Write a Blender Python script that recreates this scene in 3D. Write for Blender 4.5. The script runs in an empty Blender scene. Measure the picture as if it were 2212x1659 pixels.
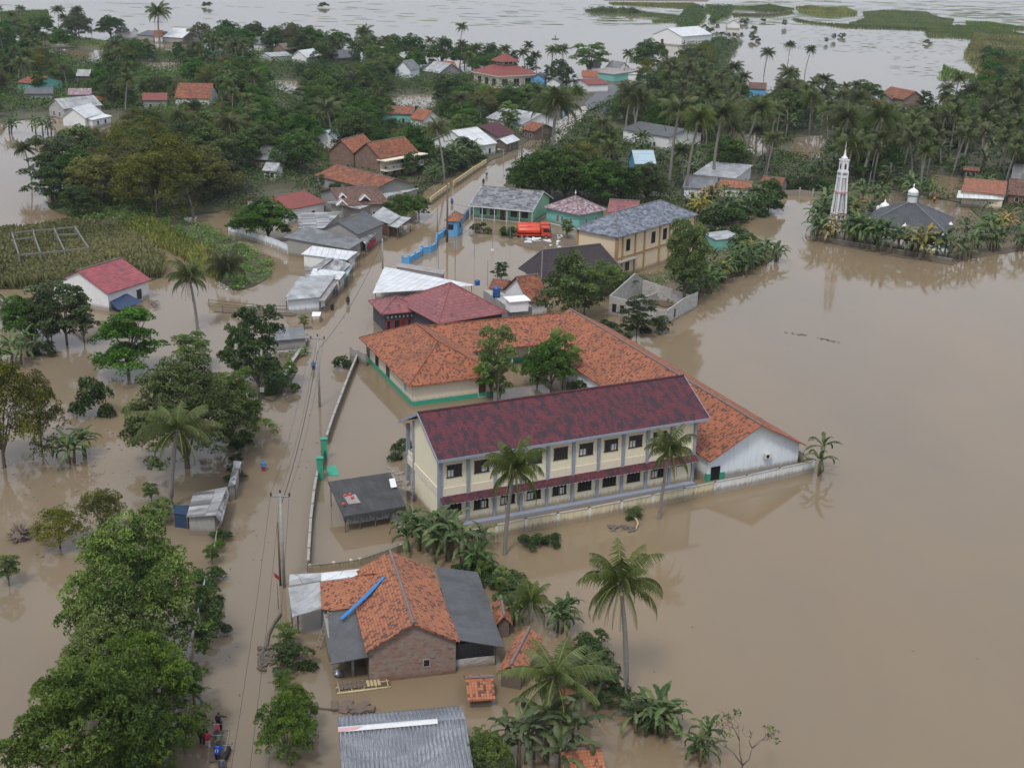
import bpy, bmesh, math, random
import numpy as np
from mathutils import Vector, Matrix
R_ = math.radians
random.seed(7); RNG = np.random.default_rng(7)
SC = bpy.context.scene; COL = SC.collection

# ------------------------------------------------------------ camera
FPX = 2700.; TH = math.atan((829.5+150)/FPX); RO = math.radians(1.35); HC = 52.
cam_d = bpy.data.cameras.new('camera'); cam = bpy.data.objects.new('camera', cam_d); COL.objects.link(cam)
cam_d.sensor_fit = 'HORIZONTAL'; cam_d.sensor_width = 36; cam_d.lens = FPX/2212*36
cam_d.clip_start = .5; cam_d.clip_end = 20000
cam.matrix_world = Matrix.Translation((0, 0, HC)) @ Matrix.Rotation(math.pi/2-TH, 4, 'X') @ Matrix.Rotation(RO, 4, 'Z')
SC.camera = cam
# ------------------------------------------------------------ sky, sun, exposure
SUN_EL, SUN_AZ = R_(58), R_(200)
wd = bpy.data.worlds.new('World'); SC.world = wd; wd.use_nodes = True
wn = wd.node_tree; wn.nodes.clear()
sky = wn.nodes.new('ShaderNodeTexSky'); sky.sky_type = 'NISHITA'; sky.sun_disc = False
sky.sun_elevation = SUN_EL; sky.sun_rotation = SUN_AZ; sky.air_density = 1.0; sky.dust_density = 2.0; sky.ozone_density = 1.0
hs = wn.nodes.new('ShaderNodeHueSaturation'); hs.inputs['Saturation'].default_value = .5; hs.inputs['Value'].default_value = 1.0
bgn = wn.nodes.new('ShaderNodeBackground'); bgn.inputs['Strength'].default_value = .15
wo = wn.nodes.new('ShaderNodeOutputWorld')
wn.links.new(sky.outputs[0], hs.inputs['Color']); geo = wn.nodes.new('ShaderNodeTexCoord'); sx_ = wn.nodes.new('ShaderNodeSeparateXYZ'); wn.links.new(geo.outputs['Generated'], sx_.inputs[0])
# overcast veil: cloud luminance rises from the horizon to the zenith, (1 + 2 sin h) / 3
mr = wn.nodes.new('ShaderNodeMapRange'); mr.inputs['To Min'].default_value = .42; mr.inputs['To Max'].default_value = 1.15; wn.links.new(sx_.outputs[2], mr.inputs['Value'])
cl = wn.nodes.new('ShaderNodeVectorMath'); cl.operation = 'SCALE'; cl.inputs[0].default_value = (6.0, 6.55, 7.75); wn.links.new(mr.outputs[0], cl.inputs['Scale'])
mxs = wn.nodes.new('ShaderNodeMix'); mxs.data_type = 'RGBA'; mxs.inputs[0].default_value = .7; wn.links.new(hs.outputs[0], mxs.inputs[6]); wn.links.new(cl.outputs[0], mxs.inputs[7])
wn.links.new(mxs.outputs[2], bgn.inputs[0]); wn.links.new(bgn.outputs[0], wo.inputs[0])
sd = bpy.data.lights.new('sun', 'SUN'); sd.energy = 1.5; sd.angle = R_(10); sd.color = (1, .95, .88)
so = bpy.data.objects.new('sun', sd); COL.objects.link(so)
so.rotation_euler = (R_(90)-SUN_EL, 0, math.pi-SUN_AZ)
SC.view_settings.view_transform = 'Standard'; SC.view_settings.look = 'None'
SC.view_settings.exposure = 0.36; SC.view_settings.gamma = 1; SC.view_settings.use_curve_mapping = False
SC.cycles.max_bounces = 5; SC.cycles.diffuse_bounces = 2; SC.cycles.glossy_bounces = 3
SC.cycles.transmission_bounces = 3; SC.cycles.volume_bounces = 0; SC.cycles.transparent_max_bounces = 6

# ------------------------------------------------------------ pixel -> world helpers (places read off the photograph)
OFF = {'A1':(0,0),'A2':(700,0),'A3':(1400,0),'A4':(2123,0),'B1':(0,500),'B2':(700,500),'B3':(1400,500),'B4':(2123,400),
       'C1':(0,1000),'C2':(700,1000),'C3':(1500,1000),'D1':(0,1592),'D2':(700,1592),'D3':(1400,1592)}
KV = 2212/2923
ST, CT, SR, CR = math.sin(TH), math.cos(TH), math.sin(RO), math.cos(RO)
def V(p):
    if len(p) == 2: return p
    o = OFF[p[0]]; return ((o[0]+p[1]*800/2212)*KV, (o[1]+p[2]*800/2212)*KV)
def W(p, z=0.):
    p = V(p); a, b = (p[0]-1106)/FPX, (829.5-p[1])/FPX
    px = CR*a-SR*b; py = SR*a+CR*b
    d = (px, CT+py*ST, -ST+py*CT); t = (z-HC)/d[2]
    return Vector((d[0]*t, d[1]*t, z))
def PJ(w):
    x, y, z = w[0], w[1], w[2]-HC
    f = y*CT-z*ST; u = y*ST+z*CT; px, py = x/f, u/f
    return (1106+FPX*(CR*px+SR*py), 829.5-FPX*(-SR*px+CR*py))
def HV(xy, v):
    lo, hi = -3., 40.
    for _ in range(40):
        m = (lo+hi)/2
        if PJ((xy[0], xy[1], m))[1] > v: lo = m
        else: hi = m
    return (lo+hi)/2

# ------------------------------------------------------------ object helpers
def tag(o, label=None, cat=None, group=None, kind=None):
    if label: o['label'] = label
    if cat: o['category'] = cat
    if group: o['group'] = group
    if kind: o['kind'] = kind
    return o
def empty(name, loc, rz=0, label=None, cat=None, group=None):
    o = bpy.data.objects.new(name, None); COL.objects.link(o); o.location = loc; o.rotation_euler = (0, 0, rz)
    o.empty_display_size = .2
    return tag(o, label, cat, group)
def link(name, me, mat, parent=None, smooth=False):
    o = bpy.data.objects.new(name, me); COL.objects.link(o)
    for m in (mat if isinstance(mat, (list, tuple)) else [mat]): me.materials.append(m)
    if parent: o.parent = parent
    if smooth: me.polygons.foreach_set('use_smooth', [True]*len(me.polygons))
    return o
def copytree(o, parent=None):
    c = o.copy(); COL.objects.link(c)
    if parent: c.parent = parent
    for ch in o.children: copytree(ch, c)
    return c
def auto_uv(me):
    uv = me.uv_layers.new(name='UVMap'); n = len(me.loops)
    if not n: return
    co = np.empty(len(me.vertices)*3); me.vertices.foreach_get('co', co); co = co.reshape(-1, 3)
    li = np.empty(n, int); me.loops.foreach_get('vertex_index', li)
    pn = np.empty(len(me.polygons)*3); me.polygons.foreach_get('normal', pn); pn = pn.reshape(-1, 3)
    lt = np.empty(len(me.polygons), int); me.polygons.foreach_get('loop_total', lt)
    N = np.repeat(pn, lt, axis=0)
    U = np.stack([-N[:, 1], N[:, 0], np.zeros(n)], 1); L = np.linalg.norm(U, axis=1)
    U[L < 1e-3] = (1, 0, 0); L[L < 1e-3] = 1; U /= L[:, None]
    Vv = np.cross(N, U); P = co[li]
    uv.data.foreach_set('uv', np.stack([(P*U).sum(1), (P*Vv).sum(1)], 1).ravel())
class MB:
    def __init__(s): s.v = []; s.f = []; s.m = []
    def poly(s, pts, m=0):
        n = len(s.v); s.v += [tuple(p) for p in pts]; s.f.append(list(range(n, n+len(pts)))); s.m.append(m); return s
    def box(s, x0, x1, y0, y1, z0, z1, m=0):
        n = len(s.v)
        s.v += [(x0,y0,z0),(x1,y0,z0),(x1,y1,z0),(x0,y1,z0),(x0,y0,z1),(x1,y0,z1),(x1,y1,z1),(x0,y1,z1)]
        for q in ((0,3,2,1),(4,5,6,7),(0,1,5,4),(1,2,6,5),(2,3,7,6),(3,0,4,7)): s.f.append([n+i for i in q]); s.m.append(m)
        return s
    def prism(s, pts, axis, a, b, m=0):
        # 2-D outline extruded along axis 'x','y' or 'z' from a to b
        def P(p, t):
            return {'x': (t, p[0], p[1]), 'y': (p[0], t, p[1]), 'z': (p[0], p[1], t)}[axis]
        n = len(s.v); k = len(pts); s.v += [P(p, a) for p in pts]+[P(p, b) for p in pts]
        flip = (axis == 'y')
        A = list(range(n, n+k)); B = list(range(n+k, n+2*k))
        area = sum(pts[i][0]*pts[(i+1) % k][1]-pts[(i+1) % k][0]*pts[i][1] for i in range(k))
        pos = (area > 0) != flip
        if b < a: pos = not pos
        s.f.append(A[::-1] if pos else A); s.f.append(B if pos else B[::-1]); s.m += [m, m]
        for i in range(k):
            j = (i+1) % k; q = [A[i], A[j], B[j], B[i]]; s.f.append(q if pos else q[::-1]); s.m.append(m)
        return s
    def tube(s, path, rad, n=7, m=0, cap=True):
        path = [Vector(p) for p in path]; k = len(path)
        if not isinstance(rad, (list, tuple)): rad = [rad]*k
        base = len(s.v); up = Vector((0, 0, 1))
        for i, p in enumerate(path):
            t = (path[min(i+1, k-1)]-path[max(i-1, 0)]).normalized()
            a = t.cross(up); a = a.normalized() if a.length > .05 else Vector((1, 0, 0)); b = t.cross(a)
            for j in range(n):
                g = 2*math.pi*j/n; s.v.append(tuple(p+(a*math.cos(g)+b*math.sin(g))*rad[i]))
        for i in range(k-1):
            for j in range(n):
                q = [base+i*n+j, base+i*n+(j+1) % n, base+(i+1)*n+(j+1) % n, base+(i+1)*n+j]; s.f.append(q[::-1]); s.m.append(m)
        if cap:
            s.f.append([base+j for j in range(n)]); s.f.append([base+(k-1)*n+j for j in range(n)][::-1]); s.m += [m, m]
        return s
    def lathe(s, prof, c=(0, 0, 0), n=16, m=0, sx=1, sy=1):
        base = len(s.v)
        for r, z in prof:
            for j in range(n):
                g = 2*math.pi*j/n; s.v.append((c[0]+r*math.cos(g)*sx, c[1]+r*math.sin(g)*sy, c[2]+z))
        for i in range(len(prof)-1):
            for j in range(n):
                s.f.append([base+i*n+j, base+i*n+(j+1) % n, base+(i+1)*n+(j+1) % n, base+(i+1)*n+j]); s.m.append(m)
        s.f.append([base+j for j in range(n)][::-1]); s.f.append([base+(len(prof)-1)*n+j for j in range(n)]); s.m += [m, m]
        return s
    def slab(s, polys, t, m=0):
        # closed slab: top polygons given, thickness t downward
        idx = {}; pts = []
        def I(p):
            k = tuple(round(c, 4) for c in p)
            if k not in idx: idx[k] = len(pts); pts.append(tuple(p))
            return idx[k]
        F = [[I(p) for p in q] for q in polys]; n = len(s.v); k = len(pts)
        s.v += pts+[(p[0], p[1], p[2]-t) for p in pts]; edges = {}
        for q in F:
            s.f.append([n+i for i in q]); s.m.append(m); s.f.append([n+k+i for i in q][::-1]); s.m.append(m)
            for i in range(len(q)): edges[(q[i], q[(i+1) % len(q)])] = 1
        for (a, b) in edges:
            if (b, a) not in edges: s.f.append([n+a, n+k+a, n+k+b, n+b]); s.m.append(m)
        return s
    def build(s, name, mat, parent=None, smooth=False, uv=True):
        me = bpy.data.meshes.new(name); me.from_pydata(s.v, [], s.f); me.update()
        if isinstance(mat, (list, tuple)): me.polygons.foreach_set('material_index', s.m)
        if uv: auto_uv(me)
        return link(name, me, mat, parent, smooth)
def xf(mb, M):
    mb.v = [tuple(M @ Vector(p)) for p in mb.v]; return mb

# ------------------------------------------------------------ materials
MATS = {}
def nm(name):
    m = bpy.data.materials.new(name); m.use_nodes = True; nt = m.node_tree
    b = nt.nodes['Principled BSDF']; MATS[name] = m; return m, nt, b
def nd(nt, typ, ins=None, **kw):
    n = nt.nodes.new('ShaderNode'+typ)
    for k, v in kw.items(): setattr(n, k, v)
    for k, v in (ins or {}).items():
        if isinstance(v, bpy.types.NodeSocket): nt.links.new(v, n.inputs[k])
        else: n.inputs[k].default_value = v
    return n
def c4(c): return (c[0], c[1], c[2], 1)
def mixc(nt, f, a, b, mode='MIX'):
    n = nt.nodes.new('ShaderNodeMix'); n.data_type = 'RGBA'; n.blend_type = mode
    for i, v in ((0, f), (6, a), (7, b)):
        if isinstance(v, bpy.types.NodeSocket): nt.links.new(v, n.inputs[i])
        elif i == 0: n.inputs[0].default_value = v
        else: n.inputs[i].default_value = c4(v)
    return n.outputs[2]
def math_(nt, op, a, b=0., clamp=False):
    n = nt.nodes.new('ShaderNodeMath'); n.operation = op; n.use_clamp = clamp
    for i, v in ((0, a), (1, b)):
        if isinstance(v, bpy.types.NodeSocket): nt.links.new(v, n.inputs[i])
        else: n.inputs[i].default_value = v
    return n.outputs[0]
def ramp(nt, f, stops, interp='LINEAR'):
    n = nt.nodes.new('ShaderNodeValToRGB'); nt.links.new(f, n.inputs[0]); e = n.color_ramp; e.interpolation = interp
    while len(e.elements) < len(stops): e.elements.new(.5)
    for el, (p, c) in zip(e.elements, stops): el.position = p; el.color = c4(c) if not isinstance(c, (int, float)) else (c, c, c, 1)
    return n.outputs[0]
def noise(nt, vec, scale, detail=4, rough=.6, dims='3D'):
    return nd(nt, 'TexNoise', {'Vector': vec, 'Scale': scale, 'Detail': detail, 'Roughness': rough}).outputs['Fac']
def uvv(nt, sx=1, sy=1, rot=0):
    t = nd(nt, 'TexCoord'); r = nd(nt, 'ObjectInfo').outputs['Random']
    off = nd(nt, 'CombineXYZ', {'X': math_(nt, 'MULTIPLY', r, 37.), 'Y': math_(nt, 'MULTIPLY', r, 91.)}).outputs[0]
    a = nd(nt, 'VectorMath', {0: t.outputs['UV'], 1: off}, operation='ADD').outputs[0]
    return nd(nt, 'Mapping', {'Vector': a, 'Scale': (sx, sy, 1), 'Rotation': (0, 0, rot)}).outputs[0]
def bump(nt, b, h, dist=.03, strength=.6):
    n = nd(nt, 'Bump', {'Height': h, 'Distance': dist, 'Strength': strength}); nt.links.new(n.outputs[0], b.inputs['Normal'])
def tile_mat(name, c1, c2, dark, pdark=.25, tw=.24, th=.3, rough=.8, moss=None, wear=.5, blotch=None):
    m, nt, b = nm(name); u = uvv(nt)
    s = nd(nt, 'Mapping', {'Vector': u, 'Scale': (1/tw, 1/th, 1)}).outputs[0]
    fl = nd(nt, 'VectorMath', {0: s}, operation='FLOOR').outputs[0]
    wv = nd(nt, 'TexWhiteNoise', {'Vector': fl}, noise_dimensions='2D').outputs['Value']
    fr = nd(nt, 'VectorMath', {0: s}, operation='FRACTION').outputs[0]
    sp = nd(nt, 'SeparateXYZ', {0: fr})
    base = mixc(nt, wv, c1, c2)
    big = noise(nt, u, .35, 5); mid = noise(nt, u, 1.6, 4)
    base = mixc(nt, math_(nt, 'MULTIPLY', ramp(nt, big, [(.38, 0), (.68, 1)]), wear), base, dark)
    thr = math_(nt, 'MULTIPLY', ramp(nt, mid, [(.35, .25), (.72, 1)]), pdark)
    wv2 = nd(nt, 'TexWhiteNoise', {'Vector': nd(nt, 'VectorMath', {0: fl, 1: (7.3, 3.1, 0)}, operation='ADD').outputs[0]}, noise_dimensions='2D').outputs['Value']
    dk = math_(nt, 'LESS_THAN', wv2, thr)
    base = mixc(nt, math_(nt, 'MULTIPLY', dk, .8), base, dark)
    if moss: base = mixc(nt, ramp(nt, noise(nt, u, .9, 6), [(.52, 0), (.66, .8)]), base, moss)
    if blotch:
        bn = noise(nt, nd(nt, 'Mapping', {'Vector': u, 'Scale': (1.5, .8, 1), 'Rotation': (0, 0, .5)}).outputs[0], blotch[0], 6, .72)
        base = mixc(nt, math_(nt, 'MULTIPLY', ramp(nt, bn, [(.48, 0), (.55, 1)]), blotch[1]), base, dark)
    edge = math_(nt, 'LESS_THAN', sp.outputs[1], .13)
    base = mixc(nt, math_(nt, 'MULTIPLY', edge, .45), base, tuple(k*.35 for k in dark))
    nt.links.new(base, b.inputs['Base Color']); b.inputs['Roughness'].default_value = rough
    h = math_(nt, 'ADD', math_(nt, 'SUBTRACT', 1, sp.outputs[1]), math_(nt, 'SINE', math_(nt, 'MULTIPLY', sp.outputs[0], 3.1416)))
    h = math_(nt, 'ADD', h, math_(nt, 'MULTIPLY', wv, .5))
    bump(nt, b, h, .05, .8); return m
def sheet_mat(name, c, stain, period=.18, rough=.55, panel=.9, amt=.6, metal=0., stripe=0., pv=.35):
    m, nt, b = nm(name); u = uvv(nt)
    s = nd(nt, 'Mapping', {'Vector': u, 'Scale': (1/panel, 1/2.4, 1)}).outputs[0]
    fl = nd(nt, 'VectorMath', {0: s}, operation='FLOOR').outputs[0]
    wv = nd(nt, 'TexWhiteNoise', {'Vector': fl}, noise_dimensions='2D').outputs['Value']
    st = nd(nt, 'Mapping', {'Vector': u, 'Scale': (3., .35, 1)}).outputs[0]
    n1 = noise(nt, st, 1.2, 6, .7); n2 = noise(nt, u, .5, 5, .65)
    base = mixc(nt, math_(nt, 'MULTIPLY', wv, pv), c, stain)
    base = mixc(nt, math_(nt, 'MULTIPLY', ramp(nt, n1, [(.4, 0), (.75, 1)]), amt), base, stain)
    base = mixc(nt, math_(nt, 'MULTIPLY', ramp(nt, n2, [(.45, 0), (.7, 1)]), amt), base, tuple(k*.7 for k in stain))
    sp = nd(nt, 'SeparateXYZ', {0: u})
    pf = math_(nt, 'FRACT', math_(nt, 'DIVIDE', sp.outputs[1], 2.4))
    base = mixc(nt, math_(nt, 'MULTIPLY', math_(nt, 'LESS_THAN', pf, .025), .6), base, (.05, .05, .05))
    if stripe:
        pv = math_(nt, 'FRACT', math_(nt, 'DIVIDE', sp.outputs[0], stripe))
        base = mixc(nt, math_(nt, 'MULTIPLY', math_(nt, 'LESS_THAN', pv, .08), .5), base, (.05, .05, .05))
    nt.links.new(base, b.inputs['Base Color']); b.inputs['Roughness'].default_value = rough; b.inputs['Metallic'].default_value = metal
    if period: bump(nt, b, math_(nt, 'SINE', math_(nt, 'MULTIPLY', sp.outputs[0], 6.283/period)), .03, .7)
    return m
def plaster(name, c, dirt=(.12, .1, .07), amt=.5, rough=.85, low=.75):
    m, nt, b = nm(name); u = uvv(nt); t = nd(nt, 'TexCoord')
    st = nd(nt, 'Mapping', {'Vector': u, 'Scale': (2.5, .4, 1)}).outputs[0]
    n1 = noise(nt, st, 1.5, 6, .7); n2 = noise(nt, u, .8, 5)
    base = mixc(nt, math_(nt, 'MULTIPLY', ramp(nt, n1, [(.5, 0), (.8, 1)]), amt), c, dirt)
    base = mixc(nt, math_(nt, 'MULTIPLY', ramp(nt, n2, [(.45, 0), (.8, 1)]), amt*.5), base, tuple(k*.6 for k in c))
    z = nd(nt, 'SeparateXYZ', {0: t.outputs['Object']}).outputs[2]
    lo = math_(nt, 'ADD', z, math_(nt, 'MULTIPLY', n1, -.8))
    base = mixc(nt, math_(nt, 'MULTIPLY', ramp(nt, math_(nt, 'DIVIDE', lo, low, True), [(0, 1), (.6, 0)]), .7), base, (.15, .11, .07))
    nt.links.new(base, b.inputs['Base Color']); b.inputs['Roughness'].default_value = rough
    bump(nt, b, noise(nt, u, 12, 3), .01, .3); return m
def brick_mat(name, c1, c2, mortar, scale=1.):
    m, nt, b = nm(name); u = uvv(nt)
    br = nd(nt, 'TexBrick', {'Vector': u, 'Color1': c4(c1), 'Color2': c4(c2), 'Mortar': c4(mortar), 'Scale': 1., 'Mortar Size': .012, 'Brick Width': .24*scale, 'Row Height': .085*scale})
    n = noise(nt, u, .9, 6, .7)
    base = mixc(nt, ramp(nt, n, [(.4, 0), (.6, .85)]), br.outputs['Color'], mortar)
    n_ = noise(nt, nd(nt, 'Mapping', {'Vector': u, 'Scale': (1, 3, 1)}).outputs[0], 1.7, 6, .8)
    base = mixc(nt, ramp(nt, n_, [(.5, 0), (.62, .7)]), base, tuple(k*.45 for k in c2))
    z = nd(nt, 'SeparateXYZ', {0: nd(nt, 'TexCoord').outputs['Object']}).outputs[2]
    base = mixc(nt, ramp(nt, z, [(.1, .6), (.5, 0)]), base, (.13, .05, .02))
    nt.links.new(base, b.inputs['Base Color']); b.inputs['Roughness'].default_value = .9
    bump(nt, b, br.outputs['Fac'], .01, -.4); return m
def flat(name, c, rough=.6, metal=0., var=.25, scale=3., spec=.5):
    m, nt, b = nm(name); t = nd(nt, 'TexCoord')
    n = noise(nt, t.outputs['Object'], scale, 5, .65)
    nt.links.new(mixc(nt, ramp(nt, n, [(.3, 0), (.8, 1)]), c, tuple(k*(1-var) for k in c)), b.inputs['Base Color'])
    b.inputs['Roughness'].default_value = rough; b.inputs['Metallic'].default_value = metal; b.inputs['Specular IOR Level'].default_value = spec
    return m
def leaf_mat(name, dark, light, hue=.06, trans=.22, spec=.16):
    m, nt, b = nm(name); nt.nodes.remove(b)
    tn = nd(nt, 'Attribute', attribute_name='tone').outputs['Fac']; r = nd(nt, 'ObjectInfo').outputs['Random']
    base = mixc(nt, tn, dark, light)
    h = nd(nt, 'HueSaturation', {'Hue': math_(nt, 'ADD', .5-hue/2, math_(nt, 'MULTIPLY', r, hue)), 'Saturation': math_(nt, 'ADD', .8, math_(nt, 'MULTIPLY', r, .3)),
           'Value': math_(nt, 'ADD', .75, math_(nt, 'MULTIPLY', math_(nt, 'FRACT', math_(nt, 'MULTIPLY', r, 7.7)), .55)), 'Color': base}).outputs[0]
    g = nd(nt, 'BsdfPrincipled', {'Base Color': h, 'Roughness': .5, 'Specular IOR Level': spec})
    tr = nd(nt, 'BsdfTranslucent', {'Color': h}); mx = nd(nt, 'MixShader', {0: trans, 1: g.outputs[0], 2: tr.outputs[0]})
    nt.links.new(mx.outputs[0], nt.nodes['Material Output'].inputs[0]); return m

M = {}
M['orange'] = tile_mat('orange_tile', (.38, .125, .052), (.29, .09, .04), (.05, .028, .02), .42, .22, .26, wear=.35)
M['orange2'] = tile_mat('orange_tile_old', (.39, .145, .065), (.30, .105, .048), (.06, .03, .025), .38, .2, .24, wear=.25)
M['rust'] = tile_mat('rust_tile', (.30, .08, .03), (.21, .05, .025), (.05, .03, .02), .45, .3, .36, moss=(.22, .15, .04))
M['brownold'] = tile_mat('brown_tile', (.20, .09, .055), (.13, .065, .045), (.04, .03, .025), .5, .25, .3)
M['maroon'] = tile_mat('maroon_tile', (.125, .023, .03), (.095, .02, .027), (.03, .018, .025), .1, .3, .35, .9, wear=.2, blotch=(.95, .92))
M['red'] = tile_mat('red_metal_tile', (.26, .085, .08), (.19, .055, .055), (.08, .03, .03), .06, .5, .55, .5, wear=.35)
M['red2'] = tile_mat('bright_red_tile', (.32, .06, .06), (.21, .035, .042), (.12, .03, .035), .03, .8, .5, .45, wear=.4)
M['redflat'] = tile_mat('brick_red_tile', (.24, .06, .045), (.2, .05, .04), (.12, .04, .03), .03, .22, .25, wear=.3)
M['pinkish'] = tile_mat('mottled_pink_shingle', (.42, .32, .33), (.17, .10, .11), (.09, .055, .06), .3, .5, .36, wear=.25)
M['greyshingle'] = tile_mat('grey_shingle', (.27, .27, .28), (.10, .105, .11), (.05, .05, .055), .3, .7, .4, wear=.3)
M['slate'] = tile_mat('slate_tile', (.22, .24, .275), (.075, .085, .105), (.04, .045, .055), .25, .62, .42, .5, wear=.3)
M['darktile'] = tile_mat('dark_brown_tile', (.045, .032, .034), (.035, .025, .028), (.02, .015, .015), .1, .25, .3)
M['white_sheet'] = sheet_mat('white_sheet', (.62, .63, .63), (.38, .38, .37), .0, stripe=1.0, amt=.35)
M['lgrey_sheet'] = sheet_mat('light_grey_sheet', (.46, .47, .47), (.17, .17, .16), .18, amt=.6, pv=.6)
M['grey_sheet'] = sheet_mat('grey_sheet', (.22, .225, .225), (.08, .08, .08), .18, amt=.6, pv=.6)
M['dark_sheet'] = sheet_mat('dark_sheet', (.105, .107, .11), (.05, .05, .05), .18, amt=.6)
M['mosque'] = sheet_mat('charcoal_roofing', (.065, .066, .072), (.03, .03, .032), .2, amt=.6)
M['corr'] = sheet_mat('corrugated_asbestos', (.30, .31, .33), (.07, .08, .09), 0, .7, amt=.95)
M['patch_sheet'] = sheet_mat('patched_sheet', (.55, .55, .54), (.10, .095, .09), .15, panel=.6, amt=.7, pv=.95)
M['blue_sheet'] = sheet_mat('pale_blue_sheet', (.30, .48, .58), (.5, .5, .45), .18)
M['pink_sheet'] = sheet_mat('pinkish_sheet', (.36, .31, .29), (.18, .16, .15), .18)
M['thatch'] = sheet_mat('dark_thatch', (.085, .085, .085), (.035, .034, .033), .09, .95, .4)
M['cream'] = plaster('cream_plaster', (.70, .64, .46), amt=.18)
M['cream2'] = plaster('pale_cream_plaster', (.66, .58, .45), amt=.2)
M['tan'] = plaster('tan_plaster', (.62, .50, .34), amt=.2)
M['white'] = plaster('white_plaster', (.68, .68, .66), amt=.3)
M['paleblue'] = plaster('pale_blue_plaster', (.68, .72, .74), (.3, .32, .32), amt=.45)
M['teal'] = plaster('teal_plaster', (.16, .42, .36), amt=.3)
M['green'] = plaster('green_plaster', (.22, .46, .30), amt=.25)
M['sea'] = flat('sea_green_paint', (.04, .32, .20), .7)
M['grey'] = plaster('grey_cement', (.28, .27, .25), amt=.5)
M['greyblue'] = flat('grey_blue_paint', (.27, .295, .355), .7)
M['navy'] = flat('dark_grey_paint', (.06, .065, .08), .7)
M['block'] = brick_mat('concrete_block', (.36, .34, .31), (.27, .26, .24), (.45, .43, .4), 1.7)
M['brick'] = brick_mat('old_brick', (.26, .13, .085), (.19, .10, .07), (.24, .2, .17))
M['brick2'] = brick_mat('red_brick', (.20, .085, .05), (.15, .065, .04), (.2, .15, .12))
M['wallold'] = plaster('stained_old_wall', (.58, .50, .33), (.06, .05, .035), amt=.75, low=.6)
M['wallwhite'] = plaster('stained_white_wall', (.62, .62, .59), (.07, .06, .045), amt=.7, low=.6)
M['mossy'] = plaster('mossy_cement', (.17, .17, .145), (.05, .055, .04), amt=.9)
M['yellow'] = plaster('yellow_paint', (.58, .38, .12), amt=.4)
M['blue'] = flat('light_blue_paint', (.12, .36, .62), .6)
M['concrete'] = flat('concrete', (.36, .34, .31), .9, scale=1.5, var=.4)
M['ochre'] = flat('ochre_trim', (.36, .21, .09), .8)
M['dark'] = flat('dark_opening', (.012, .011, .012), .3)
M['glass'] = flat('window_glass', (.02, .022, .026), .1, var=.1)
M['frame'] = flat('dark_wood_frame', (.035, .02, .016), .5)
M['wframe'] = flat('white_frame', (.6, .6, .58), .6)
M['wood'] = flat('weathered_wood', (.16, .12, .09), .9, var=.5, scale=8)
M['door'] = flat('brown_door', (.09, .03, .02), .5)
M['bamboo'] = flat('bamboo', (.28, .24, .19), .8, var=.4, scale=6)
M['bamboo_y'] = flat('pale_bamboo', (.50, .40, .22), .7, var=.3)
M['bark'] = flat('bark', (.14, .115, .09), .95, var=.5, scale=6)
M['palmbark'] = flat('palm_bark', (.22, .20, .18), .95, var=.45, scale=9)
M['bstem'] = flat('banana_stem', (.16, .13, .06), .8, var=.5, scale=4)
M['metal'] = flat('galvanised_metal', (.35, .36, .38), .4, .6)
M['black'] = flat('black_rubber', (.015, .015, .016), .7)
M['tanker'] = flat('orange_red_paint', (.55, .055, .02), .35, var=.15)
M['tarp'] = flat('blue_tarp', (.02, .20, .52), .5, var=.4)
M['navytarp'] = flat('navy_tarp', (.02, .045, .10), .6, var=.4)
M['tank'] = flat('blue_plastic', (.02, .08, .26), .35)
M['ridge'] = flat('ridge_mortar', (.20, .17, .16), .9, var=.6, scale=5)
M['whitep'] = flat('white_paint', (.72, .72, .72), .5, var=.12)
M['pinkp'] = flat('pink_paint', (.55, .3, .32), .6)
M['red_p'] = flat('red_cloth', (.42, .02, .03), .8)
M['skin'] = flat('skin', (.28, .15, .09), .6)
M['hair'] = flat('black_hair', (.012, .01, .01), .6)
L = {}
L['dense'] = leaf_mat('leaf_deep_green', (.014, .036, .007), (.105, .18, .03), .05, spec=.14)
L['near'] = leaf_mat('leaf_fresh_green', (.014, .038, .006), (.155, .23, .03), .03)
L['airy'] = leaf_mat('leaf_olive', (.030, .042, .008), (.18, .175, .026), .02)
L['sparse'] = leaf_mat('leaf_mid_green', (.022, .045, .016), (.085, .125, .035), .05)
L['lime'] = leaf_mat('leaf_light_green', (.04, .085, .016), (.17, .25, .04), .03)
L['palm'] = leaf_mat('palm_leaf', (.022, .036, .010), (.125, .15, .032), .03, spec=.28)
L['banana'] = leaf_mat('banana_leaf', (.018, .042, .012), (.125, .175, .045), .05, spec=.3)
L['bananay'] = leaf_mat('banana_leaf_yellow', (.10, .11, .02), (.42, .26, .03), .04, spec=.4)
L['bank'] = leaf_mat('bank_plant_leaf', (.045, .09, .016), (.18, .27, .055), .02, spec=.15)
L['reed'] = leaf_mat('reed_blade', (.055, .08, .018), (.28, .26, .085), .02, spec=.12)
L['dead'] = leaf_mat('dead_frond', (.06, .04, .02), (.22, .15, .07), .02, spec=.1)
L['grass'] = leaf_mat('grass_blade', (.05, .09, .018), (.15, .20, .045), .02, spec=.1)
L['under'] = leaf_mat('undergrowth_leaf', (.015, .036, .007), (.10, .165, .028), .02, spec=.12)
HAZE = .00008
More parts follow.
